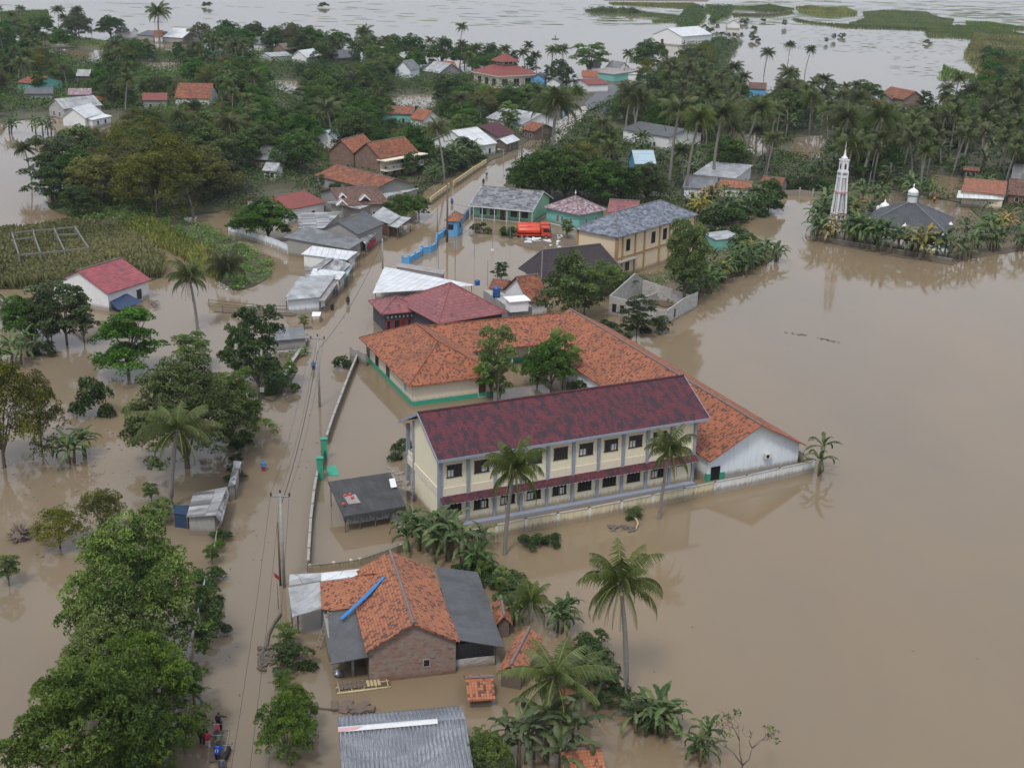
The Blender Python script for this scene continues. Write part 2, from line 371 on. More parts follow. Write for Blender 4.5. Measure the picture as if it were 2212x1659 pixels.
# ------------------------------------------------------------ vegetation meshes
def fast_mesh(name, verts, faces, mats, tone=None, midx=None):
    # faces: (n,k) array
    me = bpy.data.meshes.new(name); nv, (nf, k) = len(verts), faces.shape
    me.vertices.add(nv); me.vertices.foreach_set('co', verts.astype(np.float32).ravel())
    me.loops.add(nf*k); me.loops.foreach_set('vertex_index', faces.astype(np.int32).ravel())
    me.polygons.add(nf); me.polygons.foreach_set('loop_start', (np.arange(nf)*k).astype(np.int32))
    if midx is not None: me.polygons.foreach_set('material_index', midx.astype(np.int32))
    me.update(calc_edges=True)
    if tone is not None:
        a = me.attributes.new('tone', 'FLOAT', 'POINT'); a.data.foreach_set('value', np.repeat(tone, nv//len(tone)).astype(np.float32))
    for m in (mats if isinstance(mats, (list, tuple)) else [mats]): me.materials.append(m)
    return me
def leaves(C, tone, size, tilt=.9, aspect=.45, rng=RNG):
    # a quad leaf at every centre
    n = len(C); az = rng.uniform(0, 2*np.pi, n); el = rng.normal(-.25, tilt*.5, n); ro = rng.normal(0, tilt, n)
    d = np.stack([np.cos(az)*np.cos(el), np.sin(az)*np.cos(el), np.sin(el)], 1)
    s = np.stack([-np.sin(az), np.cos(az), np.zeros(n)], 1); u = np.cross(s, d)
    w = s*np.cos(ro)[:, None]+u*np.sin(ro)[:, None]
    sz = size*rng.uniform(.65, 1.35, n)[:, None]
    v = np.stack([C-d*sz*.5, C+w*sz*aspect*.5-d*sz*.05, C+d*sz*.5, C-w*sz*aspect*.5-d*sz*.05], 1).reshape(-1, 3)
    return v, np.arange(n*4).reshape(n, 4), np.clip(tone, 0, 1)
def blob(centres, rad, per, size, flat=.75, tilt=.9, aspect=.45, rng=RNG, shell=.55, tn=None):
    C = []; T = []
    for i, (c, r) in enumerate(zip(centres, rad)):
        k = max(6, int(per*(r/np.mean(rad))**2)); p = rng.normal(size=(k, 3)); p /= np.linalg.norm(p, axis=1)[:, None]
        p[:, 2] = np.abs(p[:, 2])*1.2-.35
        p *= (rng.uniform(shell, 1.05, k)**.6)[:, None]*r; p[:, 2] *= flat
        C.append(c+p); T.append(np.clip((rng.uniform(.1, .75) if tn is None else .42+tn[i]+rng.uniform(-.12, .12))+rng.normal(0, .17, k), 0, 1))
    return leaves(np.concatenate(C), np.concatenate(T), size, tilt, aspect, rng)
def crown_pts(n, R, H, z0, rng, lumpy=.25, mode='dome', lr=.4):
    # lobes spread over the crown, clumps over the upper skin of every lobe
    nl = max(5, n//9); L_ = []
    for i in range(nl):
        az = i*2.4+rng.uniform(-.4, .4); lump = 1+rng.normal(0, lumpy*.6)
        if mode == 'dome': t = (i+.5)/nl; r = R*(1-lr*.7)*math.sqrt(max(0, 1-t**1.8))*lump; z = z0+H*(.12+.72*t)+rng.normal(0, .08)*H
        elif mode == 'layer': t = (i % 5)/5; r = R*(1-.72*t)*rng.uniform(.35, .85)*lump; z = z0+H*(.08+.9*t)+rng.normal(0, .12)
        elif mode == 'oval': ph = -.85+1.7*(i+.5)/nl; r = R*(1-lr*.6)*math.sqrt(1-ph*ph)*lump*rng.uniform(.7, 1); z = z0+H*(ph+1)/2
        else: r = R*rng.uniform(.2, .9)*lump; z = z0+H*rng.uniform(0, 1)
        L_.append((r*math.cos(az), r*math.sin(az), z, R*lr*rng.uniform(.75, 1.25)))
    out = []; tn = []
    k = max(1, round(n/nl))
    for (x, y, z, q) in L_:
        tl = rng.uniform(-.25, .25)
        for _ in range(k):
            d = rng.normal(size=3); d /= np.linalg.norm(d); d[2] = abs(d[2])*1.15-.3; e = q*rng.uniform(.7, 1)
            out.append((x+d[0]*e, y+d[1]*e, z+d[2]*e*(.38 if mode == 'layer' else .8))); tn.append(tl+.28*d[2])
    return np.array(out), np.array(tn)
def make_tree(kind, seed, R, H, z0, n, r, per, size, lm, flat=.7, mode='dome', trunk=.2, lean=0., aspect=.45, tilt=.9, name='broadleaf_tree', barkm=None, lumpy=.22, stem=True, lr=.4):
    rng = np.random.default_rng(seed); C, TN = crown_pts(n, R, H, z0, rng, lumpy, mode, lr); n = len(C); C[:, 0] += lean
    v, f, t = blob(C, rng.uniform(.65, 1.25, n)*r, per, size, flat, tilt, aspect, rng, tn=TN)
    root = empty(name, (0, 0, 0))
    if stem:
        mb = MB(); top = (lean*.7, 0, z0+H*.25)
        mb.tube([(0, 0, -.8), (lean*.15, 0, z0*.5), top], [trunk, trunk*.8, trunk*.55], 7)
        for j in range(min(9, n)):
            c = C[rng.integers(0, n)]; m = [top[0]*.6+c[0]*.4, c[1]*.4, (z0+H*.1)*.55+c[2]*.45]
            mb.tube([(lean*.3, 0, z0*rng.uniform(.5, .95)), m, c], [trunk*.45, trunk*.28, .03], 5)
        mb.build('trunk', barkm or M['bark'], root, True)
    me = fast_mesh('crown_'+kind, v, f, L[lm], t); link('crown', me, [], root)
    HIDE.append(root); root['h'] = z0+H*.95+R*lr*.5; root['R'] = R; return root
HIDE = []   # prototypes, removed at the end
P = {}
P['dense'] = [make_tree('dense', s, 3.5, 4.6, 1.3, 190, .62, 75, .27, 'dense') for s in (1, 2, 3)]
P['layer'] = [make_tree('layer', s, 3.5, 4.8, 1.0, 240, .7, 70, .26, 'dense', .5, 'layer', tilt=.6) for s in (4, 5)]
P['airy'] = [make_tree('airy', s, 4.1, 5.8, 1.6, 230, .62, 64, .22, 'airy', .8, 'dome', lumpy=.35) for s in (6, 7)]
P['sparse'] = [make_tree('sparse', s, 2.4, 5.0, 1.4, 170, .48, 55, .25, 'sparse', .6, 'oval', trunk=.13, lumpy=.5) for s in (8, 9)]
P['lime'] = [make_tree('lime', s, 2.2, 4.0, 1.5, 120, .45, 70, .21, 'lime', .7, 'oval', trunk=.12) for s in (10, 11)]
P['round'] = [make_tree('round', 12, 2.6, 5.6, 1.9, 380, .5, 80, .2, 'lime', .8, 'oval', trunk=.28, lumpy=.08)]
P['near'] = [make_tree('near', s, 5.0, 6.2, .7, 420, .62, 95, .25, 'near', .45, 'dome', trunk=.3, aspect=.36, tilt=.6, lumpy=.25, lr=.3) for s in (13, 14)]
P['bush'] = [make_tree('bush', s, 1.3, 1.2, .0, 40, .36, 60, .19, 'sparse', .8, 'dome', name='bush', stem=False) for s in (15, 16, 17)]
P['conifer'] = [make_tree('conifer', 18, .7, 2.2, .3, 30, .4, 70, .16, 'lime', 1., 'oval', trunk=.06, name='shrub')]
def frond(rng, az, el, Ln, droop, hang, nl, lw, ll, base, V_, F_, T_, tone):
    pts = []; p = np.array(base, float); e = el; n = 10; st = Ln/n
    hd = np.array([math.cos(az), math.sin(az), 0.])
    for i in range(n+1):
        pts.append(p.copy()); p = p+(hd*math.cos(e)+np.array([0, 0, 1.])*math.sin(e))*st; e -= droop/n*(1.5*i/n+.4)
    pts = np.array(pts); side = np.array([-hd[1], hd[0], 0.])
    k = sum(len(x) for x in V_)
    q = []; fq = []
    for i in range(n):   # rachis as a thin strip
        w = .035*(1-i/n)+.008; a, b = pts[i], pts[i+1]; j = k+len(q)
        q += [a-side*w, a+side*w, b+side*w*.8, b-side*w*.8]; fq.append([j, j+1, j+2, j+3])
    nr = len(fq)
    for s in (-1, 1):
        for i in range(nl):
            t = .1+.9*i/nl; x = t*n; i0 = min(int(x), n-1); c = pts[i0]+(pts[i0+1]-pts[i0])*(x-i0)
            dr = (pts[i0+1]-pts[i0]); dr /= np.linalg.norm(dr)
            l = ll*(math.sin(math.pi*min(1, t*.88+.1))**.6)*rng.uniform(.8, 1.1)
            d = side*s*math.cos(hang)+dr*.55+np.array([0, 0, -1])*math.sin(hang)*rng.uniform(.7, 1.25); d /= np.linalg.norm(d)
            ww = dr*lw; j = k+len(q)
            q += [c-ww, c+ww, c+d*l*.6+ww*.7-np.array([0, 0, .03]), c+d*l-np.array([0, 0, .12*l])]; fq.append([j, j+1, j+2, j+3])
    V_.append(np.array(q)); F_.append(np.array(fq))
    T_.append(np.clip(np.concatenate([np.full(nr, .95), rng.normal(tone, .12, len(fq)-nr)]), 0, 1))
def make_palm(seed, h, lean, nf=24, Ln=3.3, coconuts=True, nl=36, young=False, tr=.16):
    rng = np.random.default_rng(seed); root = empty('coconut_palm', (0, 0, 0)); mb = MB(); az0 = rng.uniform(0, 6.28)
    path = []; rad = []
    for i in range(9):
        t = i/8; path.append((lean*t*t*math.cos(az0), lean*t*t*math.sin(az0), -.8+(h+.8)*t)); rad.append(tr*(1.25-.45*t)*(1.3 if i == 0 else 1))
    top = np.array(path[-1])
    if not young: mb.tube(path, rad, 8); mb.build('trunk', M['palmbark'], root, True)
    V_, F_, T_ = [], [], []
    for i in range(nf):
        u = i/nf; el = R_(78-100*u+rng.normal(0, 7)) if not young else R_(80-55*u)
        frond(rng, i*2.4+rng.uniform(-.2, .2), el, Ln*rng.uniform(.85, 1.1)*(.8 if u < .15 else 1), 1.25+.75*u, R_(42+45*u), nl, .034, .85*Ln/3.3, top, V_, F_, T_, .62-.3*rng.uniform())
    if not young:
        W_, X_, Y_ = [], [], []
        for i in range(rng.integers(2, 6)): frond(rng, rng.uniform(0, 6.28), R_(-35-rng.uniform(0, 25)), Ln*.8, .9, R_(75), 22, .025, .5, top, W_, X_, Y_, .5)
        link('withered_fronds', fast_mesh('dead_fronds', np.concatenate(W_), np.concatenate(X_), L['dead'], np.concatenate(Y_)), [], root)
    me = fast_mesh('palm_fronds', np.concatenate(V_), np.concatenate(F_), L['palm'], np.concatenate(T_)); link('crown', me, [], root)
    if coconuts:
        mb = MB()
        for i in range(7):
            g = rng.uniform(0, 6.28); c = top+np.array([math.cos(g)*.28, math.sin(g)*.28, -.25-rng.uniform(0, .25)])
            mb.lathe([(.02, -.13), (.1, -.07), (.12, 0), (.09, .09), (.02, .13)], c, 7); mb.tube([tuple(top), tuple(c)], .03, 4)
        mb.build('coconut_bunch', M['bamboo_y'] if seed % 2 else M['ochre'], root, True)
    HIDE.append(root); root['h'] = h+1.5; root['top'] = (float(top[0]), float(top[1])); return root
P['palm'] = [make_palm(21, 7., .8), make_palm(22, 8.6, 1.3, 20), make_palm(23, 10., .5, 24), make_palm(24, 5.4, .6, 22, 3.2), make_palm(25, 9., 1.1, 22), make_palm(26, 11., 1.0, 22), make_palm(29, 8., -.9, 18, 3.0), make_palm(30, 9.4, 1.5, 26, 3.4)]
P['youngpalm'] = [make_palm(27, 1.2, 0, 16, 3.6, False, 34, True), make_palm(28, 2.6, .3, 20, 3.8, False, 34)]
def make_banana(seed, stems, lm='banana', big=1.):
    rng = np.random.default_rng(seed); root = empty('banana_plant', (0, 0, 0)); V_, F_, T_ = [], [], []; mb = MB(); Vy, Fy, Ty = [], [], []
    for s in range(stems):
        g = rng.uniform(0, 6.28); rr = 0 if s == 0 else rng.uniform(.4, .8); hh = rng.uniform(1.7, 2.6)*big*(1 if s == 0 else .75)
        bx, by = rr*math.cos(g), rr*math.sin(g); top = np.array([bx*1.3, by*1.3, hh])
        mb.tube([(bx, by, -.7), (bx*1.1, by*1.1, hh*.5), tuple(top)], [.15*big, .12*big, .06*big], 7)
        nl = rng.integers(8, 11)
        for i in range(nl):
            u = i/nl; az = i*2.4+rng.uniform(-.3, .3); hd = np.array([math.cos(az), math.sin(az), 0]); sd = np.array([-hd[1], hd[0], 0]); e = R_(80-70*u); ln = rng.uniform(1.7, 2.5)*big
            yel = (u > .8 and rng.uniform() < .35); VV, FF, TT = (Vy, Fy, Ty) if yel else (V_, F_, T_)
            p = top.copy(); n = 16; st = ln/n; k = sum(len(x) for x in VV); q = []; fq = []; tt = []
            tone = rng.uniform(.15, .8)
            for j in range(n+1):
                t = j/n; w = .235*big*(math.sin(math.pi*min(1, max(0, (t-.1))/.92))**.5 if t > .1 else .04)
                if rng.uniform() < .4: w *= rng.uniform(.35, .8)
                fold = .45+.5*u; q += [p-sd*w*math.cos(fold)-np.array([0, 0, w*math.sin(fold)]), p, p+sd*w*math.cos(fold)-np.array([0, 0, w*math.sin(fold)])]
                p = p+(hd*math.cos(e)+np.array([0, 0, 1.])*math.sin(e))*st; e -= (1.9+u)/n*(.3+1.4*t)
            for j in range(n):
                a = k+3*j; fq += [[a, a+1, a+4, a+3], [a+1, a+2, a+5, a+4]]
            VV.append(np.array(q)); FF.append(np.array(fq)); TT.append(np.clip(rng.normal(tone, .08, len(q)), 0, 1))
    def bm(nm_, V1, F1, T1, mt):
        V1 = np.concatenate(V1); me = fast_mesh(nm_, V1, np.concatenate(F1), mt)
        a = me.attributes.new('tone', 'FLOAT', 'POINT'); a.data.foreach_set('value', np.concatenate(T1).astype(np.float32)); return me
    mb.build('stem', M['bstem'], root, True); link('crown', bm('banana_leaves', V_, F_, T_, L['bananay'] if lm == 'bananay' else L['banana']), [], root)
    if Vy: link('withered_leaves', bm('banana_dry', Vy, Fy, Ty, L['bananay']), [], root)
    HIDE.append(root); root['h'] = 3.35*big; return root
P['banana'] = [make_banana(31, 3), make_banana(32, 2), make_banana(33, 3), make_banana(34, 2, big=1.15)]
P['bananay'] = [make_banana(35, 2, 'bananay'), make_banana(36, 3, 'bananay')]
def make_bare(seed, h=5., spread=2.2, n=26, leafy=20):
    rng = np.random.default_rng(seed); root = empty('bare_tree', (0, 0, 0)); mb = MB(); tips = []
    def br(p, d, l, r, lv):
        q = p+d*l*.5+Vector(rng.normal(0, .08, 3)); e = p+d*l; mb.tube([p, q, e], [r, r*.8, r*.6], 4)
        if lv == 0: tips.append(e); return
        for _ in range(3 if lv > 1 else 4):
            nd_ = (d+Vector(rng.normal(0, .5, 3))+Vector((0, 0, .12))).normalized(); br(e, nd_, l*rng.uniform(.55, .8), r*.55, lv-1)
    br(Vector((0, 0, -.6)), Vector((0, 0, 1)), h*.36, .09, 4); mb.build('trunk', M['bark'], root, True)
    if leafy:
        C = np.array([tips[i] for i in rng.integers(0, len(tips), leafy)]); v, f, t = blob(C, np.full(len(C), .22), 12, .2, 1, rng=rng)
        link('crown', fast_mesh('bare_leaves', v, f, L['lime'], t), [], root)
    HIDE.append(root); root['h'] = h; return root
P['bare'] = [make_bare(41), make_bare(42, 8, leafy=0)]

DESC = {'dense': ('broadleaf_tree', 'dark green round-crowned tree', 'tree'), 'layer': ('broadleaf_tree', 'dark green tree with tiered branches', 'tree'),
 'airy': ('broadleaf_tree', 'olive-green feathery tree', 'tree'), 'sparse': ('broadleaf_tree', 'slim open-crowned green tree', 'tree'),
 'lime': ('broadleaf_tree', 'small bright green tree', 'tree'), 'round': ('broadleaf_tree', 'tall oval bright green tree', 'tree'),
 'near': ('broadleaf_tree', 'big spreading fresh green tree', 'tree'), 'bush': ('bush', 'low green bush', 'bush'), 'conifer': ('shrub', 'clipped upright green shrub', 'shrub'),
 'palm': ('coconut_palm', 'coconut palm', 'palm tree'), 'youngpalm': ('coconut_palm', 'low young coconut palm', 'palm tree'),
 'banana': ('banana_plant', 'banana plant', 'banana plant'), 'bananay': ('banana_plant', 'yellowing banana plant', 'banana plant'), 'bare': ('bare_tree', 'leafless tree', 'tree')}
GRP = {'bush': 'bushes growing around the flooded village', 'palm': 'coconut palms of the village', 'youngpalm': 'coconut palms of the village', 'banana': 'banana plants of the village', 'bananay': 'banana plants of the village', 'conifer': None}
PLANTS = []   # (kind, object, pixel, label)
USED = {}
def plant(kind, p, h=None, label=None, var=None, rz=None, sx=None, z=0., w=W):
    pr = P[kind]; i = USED.get(kind, 0); USED[kind] = i+1
    pr = pr[(var if var is not None else i) % len(pr)]
    o = copytree(pr); loc = W(p, z) if len(p) != 3 or isinstance(p[0], str) else Vector(p)
    s = 1. if h is None else h/pr['h']
    o.location = loc; o.scale = (s*(sx or 1), s*(sx or 1), s); o.rotation_euler = (0, 0, rz if rz is not None else random.uniform(0, 6.28))
    if kind == 'palm' and not label: o.rotation_euler = (random.uniform(-.07, .07), random.uniform(-.07, .07), o.rotation_euler[2]); w_ = random.uniform(.85, 1.15); o.scale = (s*w_, s*w_, s)
    nm_, ds, ct = DESC[kind]; o.name = nm_; tag(o, label, ct, GRP.get(kind, 'trees of the flooded village'))
    for k in ('h', 'top', 'R'):
        if k in o: del o[k]
    q = PJ((loc.x, loc.y, loc.z+(pr['h']*s if kind != 'bush' else .5))); PLANTS.append((kind, o, q, label, loc, (h or pr['h'])))
    return o
def tree_at(kind, base, top, label=None, wp=None, **k):
    # height from where the photograph shows base and top of the crown
    b = W(base); h = max(HV((b.x, b.y), V(top)[1]), .6)
    if wp: k['sx'] = (wp/2*math.hypot(b.x, b.y, HC)/FPX)/(P[kind][(k.get('var') or 0) % len(P[kind])].get('R', 3)*h/P[kind][(k.get('var') or 0) % len(P[kind])]['h'])*.93
    return plant(kind, base, h, label, **k)

# ------------------------------------------------------------ polygons on the ground, undergrowth
def inpoly(x, y, poly):
    c = np.zeros(len(x), bool); n = len(poly)
    for i in range(n):
        x1, y1 = poly[i]; x2, y2 = poly[(i+1) % n]
        k = ((y1 > y) != (y2 > y)) & (x < (x2-x1)*(y-y1)/((y2-y1) or 1e-9)+x1); c ^= k
    return c
def wpoly(pix): return [(W(p).x, W(p).y) for p in pix]
def patch(name, pix, z, mat, kind='structure', rag=1.2, label=None, cat=None):
    pts = wpoly(pix); out = []; rng = np.random.default_rng(len(pts)*7+int(abs(pts[0][0])))
    for i, a in enumerate(pts):
        b = pts[(i+1) % len(pts)]; d = math.hypot(b[0]-a[0], b[1]-a[1]); n = max(1, int(d/2.5/max(.4, rag)))
        for j in range(n):
            t = j/n; q = (rng.normal(0, rag*.3), rng.normal(0, rag*.3)) if rag else (0, 0); out.append((a[0]+(b[0]-a[0])*t+q[0], a[1]+(b[1]-a[1])*t+q[1], z))
    bm = bmesh.new(); vs = [bm.verts.new(p) for p in out]; f = bm.faces.new(vs)
    if f.normal.z < 0 or f.calc_area() == 0: pass
    bm.normal_update()
    if f.normal.z < 0: f.normal_flip()
    bmesh.ops.triangulate(bm, faces=[f]); me = bpy.data.meshes.new(name); bm.to_mesh(me); bm.free(); auto_uv(me)
    return tag(link(name, me, mat), label, cat, None, kind)
def scatter(pix, n, rng=RNG, avoid=()):
    pts = wpoly(pix); xs = [p[0] for p in pts]; ys = [p[1] for p in pts]
    x = rng.uniform(min(xs), max(xs), n); y = rng.uniform(min(ys), max(ys), n); k = inpoly(x, y, pts)
    for a in avoid: k &= ~inpoly(x, y, a)
    return np.stack([x[k], y[k]], 1)
def area(pix):
    p = wpoly(pix); return abs(sum(p[i][0]*p[(i+1) % len(p)][1]-p[(i+1) % len(p)][0]*p[i][1] for i in range(len(p))))/2
def bbarea(pix):
    p = wpoly(pix); return (max(q[0] for q in p)-min(q[0] for q in p))*(max(q[1] for q in p)-min(q[1] for q in p))
BLD = []      # footprints (world polygons, grown) to keep plants out of
def undergrowth(pix, dens, size, hmax, mat='under', name='undergrowth', label='low green undergrowth between the village trees', per=26, r=1.3, cap=60000, hole=.35):
    C = scatter(pix, int(bbarea(pix)*dens), avoid=BLD+PW)[:cap]; n = len(C)
    if n == 0: return
    ns = np.sin(C[:, 0]*.11+1.3)*np.cos(C[:, 1]*.09)+np.sin(C[:, 0]*.031+C[:, 1]*.043)*.8+RNG.normal(0, .25, n)
    C = C[ns > -1.6+hole*2]; n = len(C)
    z = RNG.uniform(0, hmax, n); Cc = np.column_stack([C, z*.6]); rad = RNG.uniform(.6, 1.3, n)*r
    P_ = RNG.normal(size=(n, per, 3)); P_ /= np.linalg.norm(P_, axis=2)[:, :, None]; P_[:, :, 2] = np.abs(P_[:, :, 2])*.8
    pts = (Cc[:, None, :]+P_*rad[:, None, None]).reshape(-1, 3); tn = np.repeat(RNG.uniform(.05, .8, n), per)+RNG.normal(0, .18, n*per)
    v, f, t = leaves(pts, tn, size, .9, .5)
    o = link(name, fast_mesh(name, v, f, L[mat], t), []); tag(o, label, 'undergrowth', None, 'stuff'); return o
def blades(pix, dens, h, w, mat, name, label, cat, lean=.25, cap=90000, z=0., spread=.35):
    C = scatter(pix, int(bbarea(pix)*dens))[:cap]; n = len(C)
    if n == 0: return
    az = RNG.uniform(0, 6.28, n); ws = sum(np.sin(C[:, 0]*math.cos(a)*f+C[:, 1]*math.sin(a)*f+a*5) for a, f in ((.3, .13), (1.7, .21), (2.9, .33), (4.4, .09)))/4; hh = h*RNG.uniform(.55, 1.15, n)*(1+spread*ws); b = np.column_stack([C, np.full(n, z)])
    s = np.stack([np.cos(az), np.sin(az), 0*az], 1)*w/2; la = RNG.uniform(0, 6.28, n)
    d = np.stack([np.cos(la)*lean, np.sin(la)*lean, np.ones(n)], 1)*hh[:, None]
    v = np.stack([b-s, b+s, b+d+s*.7+np.stack([np.cos(la), np.sin(la), 0*la], 1)*hh[:, None]*lean*.6, b+d-s*.2], 1).reshape(-1, 3)
    t = np.clip(.45+.4*ws+RNG.normal(0, .25, n), 0, 1)
    o = link(name, fast_mesh(name, v, np.arange(n*4).reshape(n, 4), L[mat], t), []); tag(o, label, cat, None, 'stuff'); return o

# ------------------------------------------------------------ buildings
LM = []   # landmarks for plant labels: (phrase, pixel)
def frame3(A, B, C, ze):
    a, b, c = W(A, ze), W(B, ze), W(C, ze); u = b-a; v = c-b; n = Vector((-u.y, u.x, 0)).normalized(); D0 = abs(v.dot(n))
    ang = math.atan2(u.y, u.x); av = math.atan2(v.y, v.x)-math.pi/2; df = (av-ang+math.pi) % (2*math.pi)-math.pi
    if abs(df) < R_(28): ang += df*v.length/(u.length+v.length); L_, D = u.length, v.length; ctr = (a+c)/2
    else: L_, D = u.length, D0; ctr = a+u/2+n*D/2
    if a.y > 260 and D > 1.5*L_:
        D = 1.5*L_; ctr = a+u/2+Vector((-math.sin(ang), math.cos(ang), 0))*D/2
    ctr.z = 0; return ctr, ang, L_, D
def window(root, face, L_, D, t, z0, w, h, mat='frame', pane='glass', mull=1, name='window', panename='pane', out=.05, sill=False):
    # face: f(ront) r(ight) b(ack) l(eft); t = 0..1 along it; L_, D = wall sizes
    Mx = {'f': Matrix.Translation((-L_/2, -D/2, 0)), 'r': Matrix.Translation((L_/2, -D/2, 0)) @ Matrix.Rotation(math.pi/2, 4, 'Z'),
          'b': Matrix.Translation((L_/2, D/2, 0)) @ Matrix.Rotation(math.pi, 4, 'Z'), 'l': Matrix.Translation((-L_/2, D/2, 0)) @ Matrix.Rotation(-math.pi/2, 4, 'Z')}[face]
    ln = L_ if face in 'fb' else D; x = ln*t
    fr = MB(); e = .07
    fr.box(x-w/2-e, x+w/2+e, -out, 0, z0-e, z0).box(x-w/2-e, x+w/2+e, -out, 0, z0+h, z0+h+e).box(x-w/2-e, x-w/2, -out, 0, z0, z0+h).box(x+w/2, x+w/2+e, -out, 0, z0, z0+h)
    for i in range(mull):
        xx = x-w/2+w*(i+1)/(mull+1); fr.box(xx-.025, xx+.025, -out+.01, 0, z0, z0+h)
    if sill: fr.box(x-w/2-.15, x+w/2+.15, -out-.12, 0, z0-e-.08, z0-e)
    fo = xf(fr, Mx).build(name, M[mat] if isinstance(mat, str) else mat, root)
    pb = MB(); pb.box(x-w/2, x+w/2, -out*.35, 0, z0, z0+h); xf(pb, Mx).build(panename, M[pane], fo); return fo
def house(label, A, B, C, ze=2.4, zr=None, R=None, roof='orange', wall='white', kind='gable', axis='x', end='l', ov=.45, wins=(), name='house', cat='house', t=.12, lm=None,
          gable=None, ridge='ridge', hipf=.5, base=None, fascia=None, posts=None, group=None, nowall=False, ovy=None, zb=-.6, dz=0, keep=True):
    ctr, rz, L_, D = frame3(A, B, C, ze); ca, sa = math.cos(rz), math.sin(rz)
    root = empty(name, ctr, rz, label, cat, group)
    if lm is not False: LM.append((lm or label, PJ((ctr.x, ctr.y, ze))))
    def wl(x, y): return (ctr.x+x*ca-y*sa, ctr.y+x*sa+y*ca)
    BLD.append([wl(sx*(L_/2+.6), sy*(D/2+.6)) for sx, sy in ((-1, -1), (1, -1), (1, 1), (-1, 1))])
    hx = min(L_, D)*hipf if kind == 'hip' else 0
    if axis == 'x':
        pl, pr_ = (-L_/2+hx, 0), (L_/2-hx, 0)
    else: pl, pr_ = (0, -D/2+hx), (0, D/2-hx)
    if kind == 'pyr': pl = pr_ = (0, 0)
    if R is not None:
        q = pl if end == 'l' else pr_; zr = HV(wl(*q), V(R)[1])
        zr = max(ze+.25, min(zr, ze+.75*(D if axis == 'x' else L_)/2+.8))
    if zr is None: zr = ze+.28*(D if axis == 'x' else L_)
    root['ridge_height'] = zr
    x0, x1, y0, y1 = -L_/2, L_/2, -D/2, D/2; P0, P1, P2, P3 = (x0, y0, ze), (x1, y0, ze), (x1, y1, ze), (x0, y1, ze)
    if kind == 'mono':
        P2, P3 = (x1, y1, zr), (x0, y1, zr); polys = [[P0, P1, P2, P3]]
    elif kind == 'flat': polys = [[P0, P1, P2, P3]]; zr = ze
    elif kind == 'monox':
        P1, P2 = (x1, y0, zr), (x1, y1, zr); polys = [[P0, P1, P2, P3]]
    else:
        a, b = (pl[0], pl[1], zr), (pr_[0], pr_[1], zr)
        if kind == 'pyr': polys = [[P0, P1, a], [P1, P2, a], [P2, P3, a], [P3, P0, a]]
        elif axis == 'x': polys = [[P0, P1, b, a], [P2, P3, a, b]]+([[P1, P2, b], [P3, P0, a]] if kind == 'hip' else [])
        else: polys = [[P3, P0, a, b], [P1, P2, b, a]]+([[P0, P1, a], [P2, P3, b]] if kind == 'hip' else [])
    rf = MB().slab(polys, t).build('roof', M[roof], root)
    if ridge and kind in ('gable', 'hip', 'pyr'):
        rc = MB()
        if kind != 'pyr': rc.tube([(pl[0], pl[1], zr+.02), (pr_[0], pr_[1], zr+.02)], .11, 6)
        if kind in ('hip', 'pyr'):
            for q, e in ((P0, pl), (P1, pr_ if axis == 'x' else pl), (P2, pr_), (P3, pl if axis == 'x' else pr_)): rc.tube([(q[0]*.99, q[1]*.99, q[2]+.02), (e[0], e[1], zr+.02)], .09, 5)
        rc.build('ridge_cap', M[ridge], rf)
    if fascia:
        fb = MB(); w_ = .05
        if axis == 'x' or kind != 'gable':
            fb.box(x0-.02, x1+.02, y0-w_, y0-.003, ze-t-.08, ze-.02)
        if kind == 'gable':
            for s, xx in ((-1, x0), (1, x1)) if axis == 'x' else ((-1, y0), (1, y1)):
                pts = [((y0 if axis == 'x' else x0), ze-t-.06), (0, zr-t-.06), ((y1 if axis == 'x' else x1), ze-t-.06), ((y1 if axis == 'x' else x1), ze+.02), (0, zr+.03), ((y0 if axis == 'x' else x0), ze+.02)]
                if axis == 'y': fb.prism(pts, 'y', xx, xx+s*w_)
                else: fb.prism(pts, 'x', xx, xx+s*w_)
        fb.build('fascia', M[fascia], rf)
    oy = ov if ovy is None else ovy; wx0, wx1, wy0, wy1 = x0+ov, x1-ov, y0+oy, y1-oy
    if axis == 'y': wx0, wx1, wy0, wy1 = x0+oy, x1-oy, y0+ov, y1-ov
    if not nowall:
        wb = MB(); half = (D if axis == 'x' else L_)/2; sl = (zr-ze)/half if kind == 'gable' else 0
        if kind == 'gable':
            a0, a1 = (wy0, wy1) if axis == 'x' else (wx0, wx1); hz = ze+sl*oy-t-.03
            pts = [(a0, zb), (a1, zb), (a1, hz), (0, zr-t-.05), (a0, hz)]
            if axis == 'x': wb.prism(pts, 'x', wx0, wx1)
            else: wb.prism(pts, 'y', wy0, wy1)
        elif kind == 'mono':
            s_ = (zr-ze)/D; wb.prism([(wy0, zb), (wy1, zb), (wy1, zr-s_*ov-t-.03), (wy0, ze+s_*ov-t-.03)], 'x', wx0, wx1)
        elif kind == 'monox':
            s_ = (zr-ze)/L_; wb.prism([(wx0, zb), (wx1, zb), (wx1, zr-s_*ov-t-.03), (wx0, ze+s_*ov-t-.03)], 'y', wy0, wy1)
        else: wb.box(wx0, wx1, wy0, wy1, zb, ze-t+.02)
        wb.build('wall', M[wall], root)
    if base:
        m_, hb = base; MB().box(wx0-.04, wx1+.04, wy0-.04, wy1+.04, zb, hb).build('painted_base', M[m_], root)
    if posts:
        n_, pm, fs = posts
        for i in range(n_):
            tt = i/(n_-1); xx = x0+.15+(L_-.3)*tt
            for f_ in fs:
                yy = y0+.15 if f_ == 'f' else y1-.15; zz = ze-t if kind != 'mono' or f_ == 'f' else zr-t-.05
                MB().box(xx-.06, xx+.06, yy-.06, yy+.06, zb, zz).build('post', M[pm], root)
